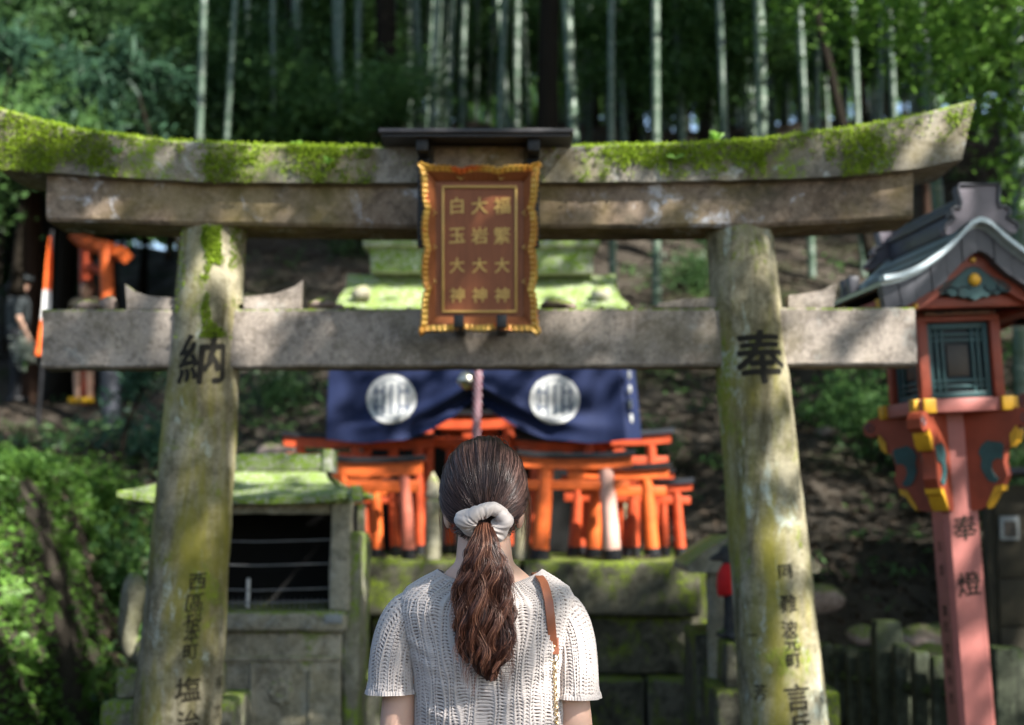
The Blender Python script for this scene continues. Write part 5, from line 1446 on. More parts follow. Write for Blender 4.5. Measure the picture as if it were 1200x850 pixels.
# neck, shoulders, trunk
mb.add(*capsule(wp(568, 690, 0.0), 0.062, HC + np.array([0, -0.005, -0.07]), 0.050, 20))
mb.add(*capsule(wp(530, 694, 0.0), 0.040, wp(566, 668, 0.0), 0.048)); mb.add(*capsule(wp(606, 694, 0.0), 0.040, wp(568, 668, 0.0), 0.048))
mb.add(*capsule(wp(490, 726), 0.036, wp(567, 712), 0.055)); mb.add(*capsule(wp(648, 726), 0.036, wp(567, 712), 0.055))
mb.add(*ellipsoid(wp(570, 765), (0.145, 0.088, 0.16), 24, 16)); mb.add(*ellipsoid((0, 0.0, 1.10), (0.120, 0.080, 0.17), 24, 16)); mb.add(*ellipsoid((0, -0.005, 0.90), (0.155, 0.105, 0.14), 24, 16))
ARM = {}
for s, sh_, el in ((-1, (477, 733), (464, 875)), (1, (661, 733), (677, 885))):
    a = wp(*sh_); e = wp(*el); e[1] = -0.015; wr = e + np.array([s * -0.015, 0.09, -0.21])
    mb.add(*capsule(a, 0.036, e, 0.034, 18)); mb.add(*capsule(e, 0.034, wr, 0.023, 16))
    hand(mb, wr, (0, 0.25, -1), (-s, 0.1, 0), (0, 1, 0), 0.9, 0.6, s); ARM[s] = (a, e)
    mb.add(*capsule((0.075 * s, -0.005, 0.86), 0.085, (0.08 * s, 0.0, 0.46), 0.055, 18)); mb.add(*capsule((0.08 * s, -0.005, 0.44), 0.054, (0.085 * s, -0.02, 0.09), 0.034, 18)); mb.add(*capsule((0.085 * s, -0.03, 0.045), 0.034, (0.09 * s, 0.12, 0.03), 0.027, 14))
V, F = remesh(mb, 0.0055, 5)
part('body', V, F, M['skin'], wm, local=True); face_bits(wm, HC + np.array([0, 0, -0.012]), 1.0, (0, 1, 0))
# trousers and shoes (below the frame)
mb = MB(); mb.add(*ellipsoid((0, -0.005, 0.90), (0.17, 0.12, 0.14), 24, 16))
for s in (-1, 1): mb.add(*capsule((0.075 * s, -0.005, 0.86), 0.100, (0.082 * s, 0, 0.46), 0.085, 18)); mb.add(*capsule((0.082 * s, 0, 0.46), 0.084, (0.085 * s, -0.015, 0.12), 0.085, 18))
V, F = remesh(mb, 0.012, 4); part('trousers', V, F, M['beigecloth'], wm, local=True)
for s in (-1, 1):
    mb = MB(); mb.add(*capsule((0.085 * s, -0.035, 0.05), 0.045, (0.09 * s, 0.13, 0.04), 0.038, 14)); V, F = remesh(mb, 0.01, 3); V[:, 2] = np.maximum(V[:, 2], 0); part('shoe', V, F, M['whitecloth'], wm, local=True)

# knitted top: a dense skin whose stitches are real relief
def lace(u, v, cols, rows):
    """u 0..1 round, v metres down; returns height (m) and hole mask"""
    w_ = 0.22 * np.sin(v * 21 + 9 * np.sin(u * 25)) + 0.16 * np.sin(v * 47 + u * 130)
    cu = u * cols + w_; v = v + 0.0022 * np.sin(u * 31 + v * 9) + 0.0012 * np.sin(u * 83 + v * 40); iu = np.floor(cu); fu = cu - iu
    x = np.abs(fu - 0.5) * 2                                # 0 centre of lace column, 1 at the rib
    ph = v / rows + (iu % 2) * 0.5
    odd = (iu % 2) == 1; rib = np.exp(-((x - 1.0) / 0.26) ** 2)
    vee = np.sin(2 * math.pi * (ph - 0.55 * x))             # chevrons
    st = np.sin(2 * math.pi * (v / (rows * 0.5)) + 2.2 * np.sign(fu - 0.5) * x)
    h = 0.0015 * rib + 0.00035 * vee * (1 - rib) + 0.00030 * st + 0.0006 * np.exp(-(x / 0.15) ** 2) * ~odd
    fv = ph - 0.55 * x; fv = fv - np.floor(fv)
    hx = np.exp(-((x - np.where(odd, 0.22, 0.42)) / 0.15) ** 2); hv = np.exp(-((fv - 0.62) / 0.18) ** 2)
    hole = np.clip(hx * hv * 1.5, 0, 1)
    hs = np.sin(iu * 12.9898 + np.floor(ph - 0.55 * x) * 78.233 + np.sign(fu - 0.5) * 3.1) * 43758.5453; hs = hs - np.floor(hs)
    hole = hole * np.where(odd, 0.75, 1.0) * (0.55 + 0.6 * hs)
    return h - 0.0024 * hole, np.clip(hole * 1.25, 0, 1)
def knit(name, ring, v_top, v_len, nu, nv, cols, parent, hemw=0.012, up=1.0):
    """ring(u array, f) -> (n,3) outline points at height fraction f"""
    u = np.arange(nu) / nu; Vs = []; vlen = 0; prev = None; vv = []
    for j in range(nv):
        p = ring(u, j / (nv - 1.0)); Vs.append(p)
        if prev is not None: vlen += float(np.mean(np.linalg.norm(p - prev, axis=1)))
        vv.append(vlen); prev = p
    G = np.array(Vs); vv = np.array(vv)
    du = np.roll(G, -1, 1) - np.roll(G, 1, 1); dv = np.gradient(G, axis=0)
    N = unit(np.cross(du, dv)); cen = G.mean(1, keepdims=True)
    fl = np.sign(np.sum(N * (G - cen), -1, keepdims=True)); N = N * np.where(np.median(fl) < 0, -1, 1)
    UU, VV = np.meshgrid(u, vv)
    h, hole = lace(UU, VV, cols, 0.0066)
    edge = np.maximum(sstep(hemw, hemw * 0.5, VV), sstep(vv[-1] - hemw, vv[-1] - hemw * 0.5, VV))
    h = h * (1 - edge) + edge * (0.0012 + 0.0006 * np.sin(2 * math.pi * UU * cols * 3)); hole = hole * (1 - edge)
    G = G + N * h[..., None]
    o = part(name, G.reshape(-1, 3), grid_faces(nu, nv, True), M['knit'], parent, local=True)
    at = o.data.attributes.new('hole', 'FLOAT', 'POINT'); at.data.foreach_set('value', hole.ravel().astype(np.float32))
    return o
# trunk outline by photo rows: (row, half width px, centre px, half depth m, depth offset)
TT = [(671.5, 60, 574, 0.060, 0.012), (676, 69, 574, 0.070, 0.008), (682, 80, 573, 0.080, 0.004), (690, 93, 572, 0.090, 0.0), (700, 100, 571, 0.097, -0.004), (715, 101, 570, 0.104, -0.006), (735, 97, 570, 0.108, -0.006), (760, 91, 571, 0.108, -0.004),
      (790, 87, 573, 0.104, 0.0), (820, 86, 574, 0.100, 0.0), (850, 86, 574, 0.098, 0.0), (900, 87, 573, 0.10, 0.0), (960, 92, 572, 0.112, -0.004), (1010, 96, 571, 0.122, -0.005)]
TA = np.array(TT)
def trunk(u, f):
    row = 671.5 + (1010 - 671.5) * (f ** 1.12)
    hwp, cxp, dep, off = [np.interp(row, TA[:, 0], TA[:, i]) for i in (1, 2, 3, 4)]
    a = 2 * math.pi * u; ca, sa = np.cos(a), np.sin(a); e = 0.80
    x = np.sign(ca) * np.abs(ca) ** e * hwp / SW; y = np.sign(sa) * np.abs(sa) ** e * dep + off
    c = wp(cxp, row); z = np.full_like(x, c[2])
    fold = np.exp(-((row - 745) / 60) ** 2)
    k_ = sstep(715, 676, row)                                # the neck opening dips at the back and front
    z = z - 0.030 * k_ * (1 - np.abs(ca)) ** 0.8 + 0.006 * k_ * np.abs(ca)
    y = y + 0.004 * np.sin(x * 40 + row * 0.05) * fold - 0.006 * np.exp(-(x / 0.03) ** 2) * (sa < 0) * -1
    for (cx_, cr_, sl_, ln_, am_) in CREASE:                 # soft pull lines in the knit
        dx = (x * SW - cx_); dr = (row - cr_) - sl_ * dx
        y = y - np.where(sa < 0, 1, -1) * am_ * np.exp(-(dr / 7) ** 2) * np.exp(-(dx / ln_) ** 2)
    return np.stack([x + c[0], y, z], -1)
CREASE = [(-78, 752, 0.55, 22, 0.006), (-72, 772, 0.45, 24, 0.005), (76, 756, -0.6, 22, 0.006), (70, 778, -0.4, 26, 0.005), (-40, 800, 0.25, 34, 0.003), (36, 812, -0.3, 36, 0.0035), (-60, 830, 0.3, 30, 0.004), (58, 842, -0.35, 30, 0.004), (-50, 705, -0.5, 24, 0.003), (48, 706, 0.5, 24, 0.003)]
top = knit('knit_top', trunk, 0, 0, 1020, 860, 53, wm)
for s in (-1, 1):
    a, e = ARM[s]
    p0 = wp(503, 716, 0.0) if s < 0 else wp(637, 716, 0.0); p1 = wp(459, 708, -0.004) if s < 0 else wp(676, 708, -0.004); p2 = wp(460, 812, -0.01) if s < 0 else wp(674, 817, -0.01)
    r_ = [0.035, 0.052, 0.046, 0.0455]
    def sleeve(u, f, p0=p0, p1=p1, p2=p2, s=s):
        q = (1 - f) ** 2 * p0 + 2 * f * (1 - f) * p1 + f * f * p2
        d = unit(2 * (1 - f) * (p1 - p0) + 2 * f * (p2 - p1)); sd = unit(np.cross(d, np.array([0, 1.0, 0]))); fw = np.cross(sd, d)
        rr = np.interp(f, [0, 0.12, 0.3, 0.6, 0.93, 1.0], [0.034, 0.041, 0.046, 0.0455, 0.0445, 0.049]); aa = 2 * math.pi * u
        wob = 1 + 0.035 * np.sin(aa * 3 + f * 5 + s) * f + (0.03 * np.sin(aa * 9 + s) if f > 0.97 else 0)
        return q + (np.cos(aa) * rr * wob)[:, None] * sd + (np.sin(aa) * rr * 1.25 * wob)[:, None] * fw
    knit('sleeve', sleeve, 0, 0, 360, 310, 19, top, 0.011)

# hair -------------------------------------------------------------
TIE = wp(569, 611); TIE[1] = HC[1] - 0.098
HR = np.array([0.0775, 0.098, 0.103])                        # scalp half axes with hair
HC2 = HC + np.array([0, 0.0, 0.002])
hair = thing('hair', None, None) if False else None
# base cap
nu, nv = 96, 60
th = np.linspace(0.0, 1.0, nv); ph = np.arange(nu) * 2 * math.pi / nu
Vc = []
for v in th:
    for a in ph:
        fwd = math.sin(a)                                    # +1 face side
        end = 1.66 - 0.45 * max(fwd, 0) + 0.75 * max(-fwd, 0) ** 1.5    # polar angle of the hairline
        t_ = v * end
        d = np.array([math.sin(t_) * math.cos(a), math.sin(t_) * math.sin(a), math.cos(t_)])
        Vc.append(HC2 + d * HR * 1.0)
hairbase = part('hair', np.array(Vc), grid_faces(nu, nv, True)[:, ::-1].copy(), M['hairtop'], wm, local=True)
g = np.random.default_rng(21)
# combed strands over the scalp, all drawn to the tie
N = 5200; m = 22
d0 = unit(g.normal(size=(N * 3, 3)))
fwd = d0[:, 1]; pol = np.arccos(np.clip(d0[:, 2], -1, 1)); fr_ = fwd / (np.sin(pol) + 1e-6); lim = 1.68 - 0.45 * np.clip(fr_, 0, 1) + 0.75 * np.clip(-fr_, 0, 1) ** 1.5
d0 = d0[pol < lim][:N]; N = len(d0)
dt = unit((TIE - HC2) / HR)
t = np.linspace(0, 1, m) ** 0.9
om = np.arccos(np.clip(d0 @ dt, -1, 1))[:, None]
D = (np.sin((1 - t)[None] * om) / (np.sin(om) + 1e-6))[..., None] * d0[:, None, :] + (np.sin(t[None] * om) / (np.sin(om) + 1e-6))[..., None] * dt
# sag below the straight line so the sides sweep down before they turn in
D[..., 2] -= 0.05 * (np.sin(t * math.pi))[None] * np.clip(np.abs(d0[:, 0:1]), 0, 1) * np.clip(om / 1.6, 0, 1)
D = unit(D)
ang = np.arctan2(d0[:, 0] - dt[0], d0[:, 2] - dt[2])
lump = 0.0028 * np.sin(ang * 17 + 1.3) + 0.002 * np.sin(ang * 41) + g.uniform(-0.001, 0.0045, N)
offr = (lump[:, None]) * np.sin(t * math.pi)[None] + 0.0035
wobx = g.normal(0, 0.0009, (N, m, 3)); wobx = np.cumsum(wobx, 1) * np.sin(t * math.pi)[None, :, None] * 0.5
C = HC2 + D * (HR * (1 + 0.0)) + D * offr[..., None] + wobx
rad = np.full((N, m), 0.00042) * g.uniform(0.7, 1.5, (N, 1))
V, F = strands(C, rad); part('combed_strands', V, F, M['hairtop'], hairbase, local=True)
# ponytail: wavy locks
tc = [(611, 569, -0.010), (622, 569, -0.034), (640, 570, -0.046), (665, 570, -0.048), (690, 569, -0.046), (720, 570, -0.050), (750, 571, -0.052), (770, 573, -0.050), (788, 577, -0.046)]
tcA = np.array([np.append(wp(px, py)[[0]], [HC[1] - 0.09 + dy, wz(py)]) for py, px, dy in tc])
tw = np.array([0.010, 0.016, 0.032, 0.049, 0.059, 0.063, 0.057, 0.040, 0.012])
td = np.array([0.010, 0.015, 0.022, 0.028, 0.030, 0.030, 0.027, 0.020, 0.008])
nl, per, m = 64, 62, 60
tt = np.linspace(0, 1, m); kn = np.linspace(0, 1, len(tc))
def smooth_interp(x, xp, fp):
    y = np.interp(x, xp, fp); ker = np.ones(5) / 5; yp = np.pad(y, 2, mode='edge'); return np.convolve(yp, ker, 'valid')
cen = np.stack([smooth_interp(tt, kn, tcA[:, i]) for i in range(3)], -1); wid = smooth_interp(tt, kn, tw) * 0.95; dpt = smooth_interp(tt, kn, td)
allC = []; allR = []
for l in range(nl):
    a = g.uniform(0, 2 * math.pi); rr = math.sqrt(g.random())
    ox, oy = math.cos(a) * rr, math.sin(a) * rr
    endf = 1.0 if rr < 0.45 else g.uniform(0.80, 1.0)
    if abs(ox) > 0.6: endf *= g.uniform(0.80, 0.93)
    amp = g.uniform(0.003, 0.0095); wl = g.uniform(2.6, 4.2); p1, p2 = g.uniform(0, 6.28, 2)
    tq = tt * endf
    ci = np.stack([np.interp(tq, tt, cen[:, i]) for i in range(3)], -1); wi = np.interp(tq, tt, wid); di = np.interp(tq, tt, dpt)
    gr = sstep(0.10, 0.5, tt)
    lx_ = ci[:, 0] + ox * wi * 0.92 + amp * gr * np.sin(tt * wl * 6.28 + p1); ly_ = ci[:, 1] + oy * di + amp * 0.8 * gr * np.cos(tt * wl * 6.28 + p1)
    lock = np.stack([lx_, ly_, ci[:, 2]], -1)
    lr = np.interp(tt, [0, 0.15, 0.5, 0.85, 1.0], [0.004, 0.0075, 0.0098, 0.008, 0.0015])
    b = g.uniform(0, 6.28, per); q = np.sqrt(g.random(per)); ph2 = g.uniform(0, 0.9, per)
    sx_ = np.cos(b)[:, None] * q[:, None] * lr[None]; sy_ = np.sin(b)[:, None] * q[:, None] * lr[None]
    fr = 0.0011 * np.sin(tt[None] * g.uniform(16, 42, (per, 1)) + b[:, None]) * gr[None]
    Cs = lock[None] + np.stack([sx_ + fr + 0.002 * gr[None] * np.sin(tt[None] * wl * 6.28 + p1 + ph2[:, None]), sy_ + fr * 0.6, np.zeros_like(sx_) - 0.006 * q[:, None] * tt[None] * np.sin(b)[:, None]], -1)
    allC.append(Cs); allR.append(np.full((per, m), 0.00040) * g.uniform(0.7, 1.5, (per, 1)))
C = np.concatenate(allC); Rr = np.concatenate(allR)
V, F = strands(C, Rr); lk = np.repeat(np.where(g.random(nl) < 0.36, 1, np.where(g.random(nl) < 0.35, 2, 0)), per * (m - 1) * 3); tail = part('ponytail', V, F, [M['hairtail'], M['hairtaildark'], M['hairtaillight']], hairbase, local=True, matidx=lk)
# loose wisps: beside the ears, at the crown, frizz on the tail
W = []
def wisp(p0, p1, n, spread, bow, g=g):
    tq = np.linspace(0, 1, 24)
    for _ in range(n):
        a = np.array(p0) + g.normal(0, spread, 3); b = np.array(p1) + g.normal(0, spread * 1.6, 3)
        c = (a + b) / 2 + np.array(bow) * g.uniform(0.4, 1.4) + g.normal(0, spread, 3)
        W.append(((1 - tq) ** 2)[:, None] * a + (2 * tq * (1 - tq))[:, None] * c + (tq ** 2)[:, None] * b)
wisp(wp(612, 560, 0.05), wp(617, 628, 0.045), 26, 0.0035, (0.010, 0, 0)); wisp(wp(611, 560, 0.04), wp(613, 645, 0.03), 7, 0.003, (0.022, 0, 0))
wisp(wp(520, 565, 0.05), wp(520, 622, 0.045), 24, 0.0035, (-0.010, 0, 0)); wisp(wp(521, 560, 0.04), wp(524, 640, 0.04), 6, 0.003, (-0.014, 0, 0))
for k_ in range(46):
    px = g.uniform(535, 605); p = wp(px, 524 + abs(px - 570) * 0.35, 0.0); wisp(p, p + np.array([g.normal(0, 0.022), 0, g.uniform(0.002, 0.014)]), 1, 0.002, (0, 0, 0.007))
for k_ in range(280):
    j = int(g.integers(18, 56)); s = g.choice([-1, 1]); p = cen[j] + np.array([s * wid[j] * g.uniform(0.6, 1.0), -dpt[j] * g.uniform(0, 1), 0]); wisp(p, p + np.array([s * g.uniform(-0.004, 0.014), -0.004, -g.uniform(0.02, 0.05)]), 1, 0.001, (s * 0.006, 0, 0))
C = np.array(W); V, F = strands(C, np.full(C.shape[:2], 0.00026)); part('loose_strands', V, F, M['hairtail'], hairbase, local=True)
# nape hair under the tie
N = 700; a = g.uniform(-1, 1, N); p0 = np.stack([a * 0.060, HC[1] - 0.066 + 0.028 * np.abs(a) ** 2 + g.normal(0, 0.002, N), wz(641) + 0.028 * np.abs(a) ** 1.5 + g.uniform(0, 0.03, N)], -1)
tq = np.linspace(0, 1, 14); mid = (p0 + TIE) / 2 + np.stack([a * 0.008, np.full(N, -0.012), np.full(N, -0.002)], -1)
C = ((1 - tq) ** 2)[None, :, None] * p0[:, None] + (2 * tq * (1 - tq))[None, :, None] * mid[:, None] + (tq ** 2)[None, :, None] * TIE
V, F = strands(C, np.full((N, 14), 0.0005)); part('nape_strands', V, F, M['hairtop'], hairbase, local=True)

# scrunchie
ax = unit(np.array([0.08, -0.80, -0.55])); e1 = unit(np.cross(ax, np.array([0, 0, 1.0]))); e2 = np.cross(e1, ax)
CRS = [(g.uniform(0, 6.28), g.normal(0, 0.35), g.uniform(0.08, 0.22), g.uniform(0.05, 0.13)) for _ in range(22)]
nu, nv = 240, 48; V = np.zeros((nu, nv, 3))
sc_c = TIE + np.array([0.0, -0.012, -0.002])
for i in range(nu):
    a = 2 * math.pi * i / nu
    R0 = 0.0305 + 0.0030 * math.sin(3 * a + 0.6) + 0.0015 * math.sin(7 * a)
    tub = 0.0170 * (1 + 0.16 * math.sin(2 * a + 1) + 0.10 * math.sin(5 * a))
    ctr = sc_c + e1 * R0 * math.cos(a) * 1.12 + e2 * R0 * math.sin(a) * 0.90 + ax * 0.006 * math.sin(2 * a + 0.5)
    rd = unit(e1 * math.cos(a) + e2 * math.sin(a))
    for j in range(nv):
        b = 2 * math.pi * j / nv
        wr = 1 + 0.055 * math.sin(9 * a + 4 * math.sin(2 * a)) * (0.5 - 0.5 * math.cos(b)) + 0.07 * math.sin(4 * a + 2 * b + 1) + 0.03 * math.sin(23 * a + 5 * math.sin(3 * a)) * (0.5 - 0.5 * math.cos(b))
        for ca_, cs_, cd_, cw_ in CRS:
            dd_ = (a - ca_ - cs_ * math.sin(b) + math.pi) % (2 * math.pi) - math.pi
            wr -= cd_ * math.exp(-(dd_ / cw_) ** 2) * (0.65 - 0.35 * math.cos(b))
        V[i, j] = ctr + rd * tub * wr * math.cos(b) + ax * tub * wr * math.sin(b) * 0.95
gf = []
for i in range(nu):
    for j in range(nv): gf.append([i * nv + j, i * nv + (j + 1) % nv, ((i + 1) % nu) * nv + (j + 1) % nv, ((i + 1) % nu) * nv + j])
scr = part('scrunchie', V.reshape(-1, 3) + np.array([wx, WYY, 0]), gf, M['scrunchie']); tag(scr, 'pale beige satin scrunchie holding the brown ponytail', 'scrunchie')

# shoulder bag: leather strap, ring, chain, bag at the hip
bag = thing('shoulder_bag', 'brown leather bag strap with gold chain over the right shoulder of the woman', 'bag', (wx + 0.2, WYY + 0.02, 0.72))
def back_y(px, py):
    """depth of the knitted back under a photo point"""
    row = py; hwp, cxp, dep, off = [np.interp(row, TA[:, 0], TA[:, i]) for i in (1, 2, 3, 4)]
    c = min(abs(px - cxp) / hwp, 0.995); ca = c ** (1 / 0.80); return WYY + off - dep * (max(1 - ca * ca, 0.0) ** 0.5) ** 0.80
def ribbon(pts, w0, th, nrm):
    rs = []
    for p, n_ in zip(pts, nrm):
        sd = np.array([1.0, 0, 0]) - n_ * n_[0]; sd = unit(sd)
        rs.append(np.array([p - sd * w0 + n_ * 0, p - sd * w0 * 0.9 + n_ * th, p + sd * w0 * 0.9 + n_ * th, p + sd * w0]))
    V, F = loft(rs); return V, F
path = [(629, 677), (633, 677.5), (637, 683), (640, 692), (643, 705), (645, 722), (646.5, 740), (648, 756), (649, 764)]
pts = []; nr = []
front = P(626, 680, WYY + 0.05)
pts = [np.array([P(627, 690, WYY + 0.07)[0], WYY + 0.078, P(0, 690, WYY)[2]]), np.array([P(628, 678, WYY)[0], WYY + 0.035, P(0, 676.0, WYY)[2] + 0.003])]; nr = [np.array([0, 1.0, 0.2]), np.array([0, 0.3, 1.0])]
for i, (px, py) in enumerate(path[1:]):
    y = back_y(px, py); p = P(px, py, y - 0.008); pts.append(p); nr.append(unit(np.array([0.1, -1.0, 0.9 * max(0, 1 - i / 3.0)])))
V, F = ribbon(pts, 0.0088, 0.004, nr); part('strap', V, F, M['leather'], bag, autosmooth=40)
p = pts[-1]
mb = MB(); V, F = ribbon([p + np.array([0, -0.0005, 0.026]), p + np.array([0.0, -0.004, 0.012]), p + np.array([0.0005, -0.004, -0.004])], 0.0092, 0.003, [np.array([0, -1.0, 0])] * 3); mb.add(V, F); mb.build('strap_tab', M['leather'], bag, auto=40)
mb = MB(); V, F = ellipsoid(p + np.array([0, -0.008, 0.010]), (0.0035, 0.0025, 0.0035), 12, 8); mb.add(V, F); mb.build('stud', M['chain'], bag)
a = np.arange(21) * 2 * math.pi / 20
rc = p + np.array([0.0005, -0.004, -0.010])
mb = MB(); mb.tube(np.stack([rc[0] + 0.0085 * np.cos(a), np.full(21, rc[1]), rc[2] + 0.008 * np.sin(a)], -1), 0.0013, 8); mb.build('ring', M['chain'], bag)
mb = MB(); z = rc[2] - 0.008; k_ = 0
while z > 0.80:
    px = np.interp(z, [0.8, 1.05, 1.22], [668, 652.5, 649.5]); row = 600 - (z - 1.5) * SW; y = back_y(px, min(row, 900)) - 0.009
    x = P(px, 700, y)[0]; th_ = 0.8 if k_ % 2 else -0.8; b = np.arange(11) * 2 * math.pi / 10
    mb.tube(np.stack([x + 0.0042 * np.cos(b) * math.cos(th_), y - 0.0008 + 0.0042 * np.cos(b) * math.sin(th_), z + 0.0055 * np.sin(b)], -1), 0.0012, 6); z -= 0.0074; k_ += 1
mb.build('chain', M['chain'], bag)
mb = MB(); mb.box((wx + 0.215, WYY - 0.02, 0.68), (0.075, 0.21, 0.15), bev=0.02, seg=3); bb_ = mb.build('pouch', M['leather'], bag)
mb = MB(); mb.box((wx + 0.256, WYY - 0.02, 0.715), (0.006, 0.20, 0.09), bev=0.002); mb.build('flap', M['leather'], bag)
mb = MB(); mb.tube([(wx + 0.215, WYY + 0.07, 0.75), (wx + 0.20, WYY + 0.10, 0.95), P(640, 760, WYY + 0.115), P(628, 690, WYY + 0.086)], 0.003, 6); mb.build('front_chain', M['chain'], bag)
# ------------------------------------------------------------------ vegetation
def data_obj(name, me, parent, loc=(0, 0, 0)):
    o = bpy.data.objects.new(name, me); COL.objects.link(o)
    o.parent = parent; o.location = loc; return o

# --- bamboo ---------------------------------------------------------
def culm_mesh(seed):
    g = np.random.default_rng(seed); zs = []; z = -0.4
    while z < 13:
        L = 0.22 + 0.18 * min(1, (z + 0.4) / 4)
        zs += [z, z + 0.012, z + 0.03, z + L - 0.02]; z += L
    zs = np.array(zs); pat = np.tile([1.0, 1.12, 0.98, 1.0], len(zs) // 4)
    r = 0.05 * (1 - 0.72 * np.clip(zs / 13, 0, 1) ** 1.4) * pat
    bend = g.uniform(-0.5, 0.5, 2) * 1.4
    pts = np.stack([bend[0] * (zs / 13) ** 2 + 0.02 * np.sin(zs + seed), bend[1] * (zs / 13) ** 2, zs], -1)
    V, F = tube(pts, r, 10); return mk_mesh('culm', V, F, True, [M['bamboo']]), bend
def bam_leaf_mesh(seed, bend):
    g = np.random.default_rng(seed); C = []
    for k in range(42):
        z = g.uniform(6.5, 13.2); a = g.uniform(0, 6.28); L = g.uniform(0.5, 1.7) * (1.15 - abs(z - 10) / 6)
        b = np.array([bend[0] * (z / 13) ** 2, bend[1] * (z / 13) ** 2, z])
        for q in range(46):
            t = g.uniform(0.15, 1); C.append(b + np.array([math.cos(a) * L * t, math.sin(a) * L * t, 0.5 * t - 0.7 * t * t]) + g.normal(0, 0.13, 3))
    V, F = leaf_cloud(np.array(C), 0.22, 0.2, 0.55, 0.3, g); return mk_mesh('bamboo_leaves', V, F, False, [M['leafmid']])
CUL = []
for s in range(4):
    m_, bd = culm_mesh(s + 1); CUL.append((m_, bam_leaf_mesh(s + 40, bd)))
def bamboo(x, y, scale, lab, i, tilt=(0, 0)):
    t = thing('bamboo', lab, 'bamboo', (x, y, Hn(x, y) - 0.05), 0, 'bamboo stalks on the hillside')
    t.rotation_euler = (tilt[0], tilt[1], random.uniform(0, 6.28)); t.scale = (scale, scale, random.uniform(0.95, 1.15))
    a, b = CUL[i % 4]; data_obj('culm', a, t); data_obj('foliage', b, t)
LAB_B = {'n': 'thick bamboo stalk, {}', 'f': 'slim bamboo stalk in the shaded grove far up the hill'}
near = [(262, 17, 8, 'slim pale one above the tie beam wedge right of the left pillar'), (322, 18, 8, 'slim one midway between the left pillar and the plaque'), (402, 18, 9, 'pale one left of the plaque plate'), (505, 19, 9, 'bright one directly above the plaque plate'), (423, 19, 8, 'slim pale one just left of the plaque plate'), (686, 13, 14, 'rising just right of the plaque plate'), (767, 14, 11, 'seen above and below the gate left of the right pillar'), (893, 12.5, 15, 'sunlit pale one above the right pillar'), (1101, 13, 16, 'behind the roof of the red lantern'),
        (1186, 12.5, 17, 'at the right edge beyond the lantern'), (1008, 16, 9, 'between the gate end and the centre of the slope'), (850, 15, 9, 'left of the pale one above the right pillar'), (946, 16, 10, 'beside the slanting dark trunk'),
        (716, 15, 9, 'a little right of the plaque plate'), (230, 15, 10, 'pale one above the left pillar'), (1052, 15, 9, 'left of the reddish trunk')]
for i, (px, Y, wpx, nm) in enumerate(near):
    x = P(px, 165, Y)[0]; bamboo(x, Y, wpx / (1667 / Y) / 0.1, LAB_B['n'].format(nm), i, (random.uniform(-.02, .02), random.uniform(-.03, .03)))
farpx = [400, 421, 441, 484, 506, 541, 560, 592, 618, 640, 672, 735, 752, 790, 805, 826, 868, 880, 915, 962, 982, 1030, 1070, 1125, 1150, 300, 330, 180, 345, 372, 470, 520, 575, 605, 700, 725, 780, 815, 840, 858, 905, 930, 955, 996, 1018, 1045, 1090, 1170]
for i, px in enumerate(farpx):
    Y = 19 + (i * 7.3) % 17; px = px + random.uniform(-6, 6); x = P(px, 130, Y)[0]
    bamboo(x, Y, random.uniform(0.85, 1.5) * 1.05, LAB_B['f'], i, (random.uniform(-.04, .04), random.uniform(-.05, .05)))
for i in range(64):
    px = random.uniform(270, 1110); Y = random.uniform(19, 33); x = P(px, 130, Y)[0]
    bamboo(x, Y, random.uniform(0.55, 1.0), LAB_B['f'], i, (random.uniform(-.05, .05), random.uniform(-.07, .07)))
for i in range(46):
    px = random.uniform(230, 1220) if i % 3 else random.uniform(600, 1100); Y = random.uniform(34, 48); x = P(px, 110, Y)[0]
    bamboo(x, Y, random.uniform(1.0, 1.7), LAB_B['f'], i, (random.uniform(-.05, .05), random.uniform(-.06, .06)))

# --- trees ----------------------------------------------------------
def crown_mesh(seed, n, leaf, mat, clumps=26, rad=2.6, sq=0.62, width=0.45):
    g = np.random.default_rng(seed); cs = unit(g.normal(size=(clumps, 3))) * g.uniform(0.35, 1.0, (clumps, 1)) * rad * np.array([1, 1, sq])
    cr = g.uniform(0.32, 0.85, clumps); idx = g.integers(0, clumps, n)
    C = cs[idx] + g.normal(size=(n, 3)) * cr[idx][:, None] * np.array([0.75, 0.75, 0.42])
    V, F = leaf_cloud(C, leaf, width, 0.25, 0.6, g)
    return mk_mesh('crown', V, F, False, [mat]), cs
CR = {}
for nm, mat in (('dark', 'leafdark'), ('mid', 'leafmid'), ('light', 'leaflight')):
    CR[nm] = [crown_mesh(100 + i + len(nm) * 10, 8000, 0.19, M[mat]) for i in range(3)]
def trunk_mesh(h, r, seed, limbs, mat):
    g = np.random.default_rng(seed); mb = MB()
    zs = np.linspace(-0.3, h, 14); pts = np.stack([0.12 * np.sin(zs * 0.5 + seed), 0.12 * np.cos(zs * 0.4 + seed * 2), zs], -1)
    mb.tube(pts, r * (1.25 * np.exp(-(zs + 0.3) * 2.0) * 0.5 + 1 - 0.62 * np.clip(zs / h, 0, 1)), 12)
    for c in limbs:
        z0 = h * g.uniform(0.62, 0.95); b = np.array([0.12 * math.sin(z0 * 0.5 + seed), 0.12 * math.cos(z0 * 0.4 + seed * 2), z0]); e = np.array(c) + np.array([0, 0, h + 0.6])
        mb.tube([b, (b + e) / 2 + np.array([0, 0, 0.25]), e], [r * 0.32, r * 0.2, r * 0.06], 7)
    V = np.concatenate(mb.V); return mk_mesh('trunk', V, mb.F, True, [M[mat]])
TR = {}
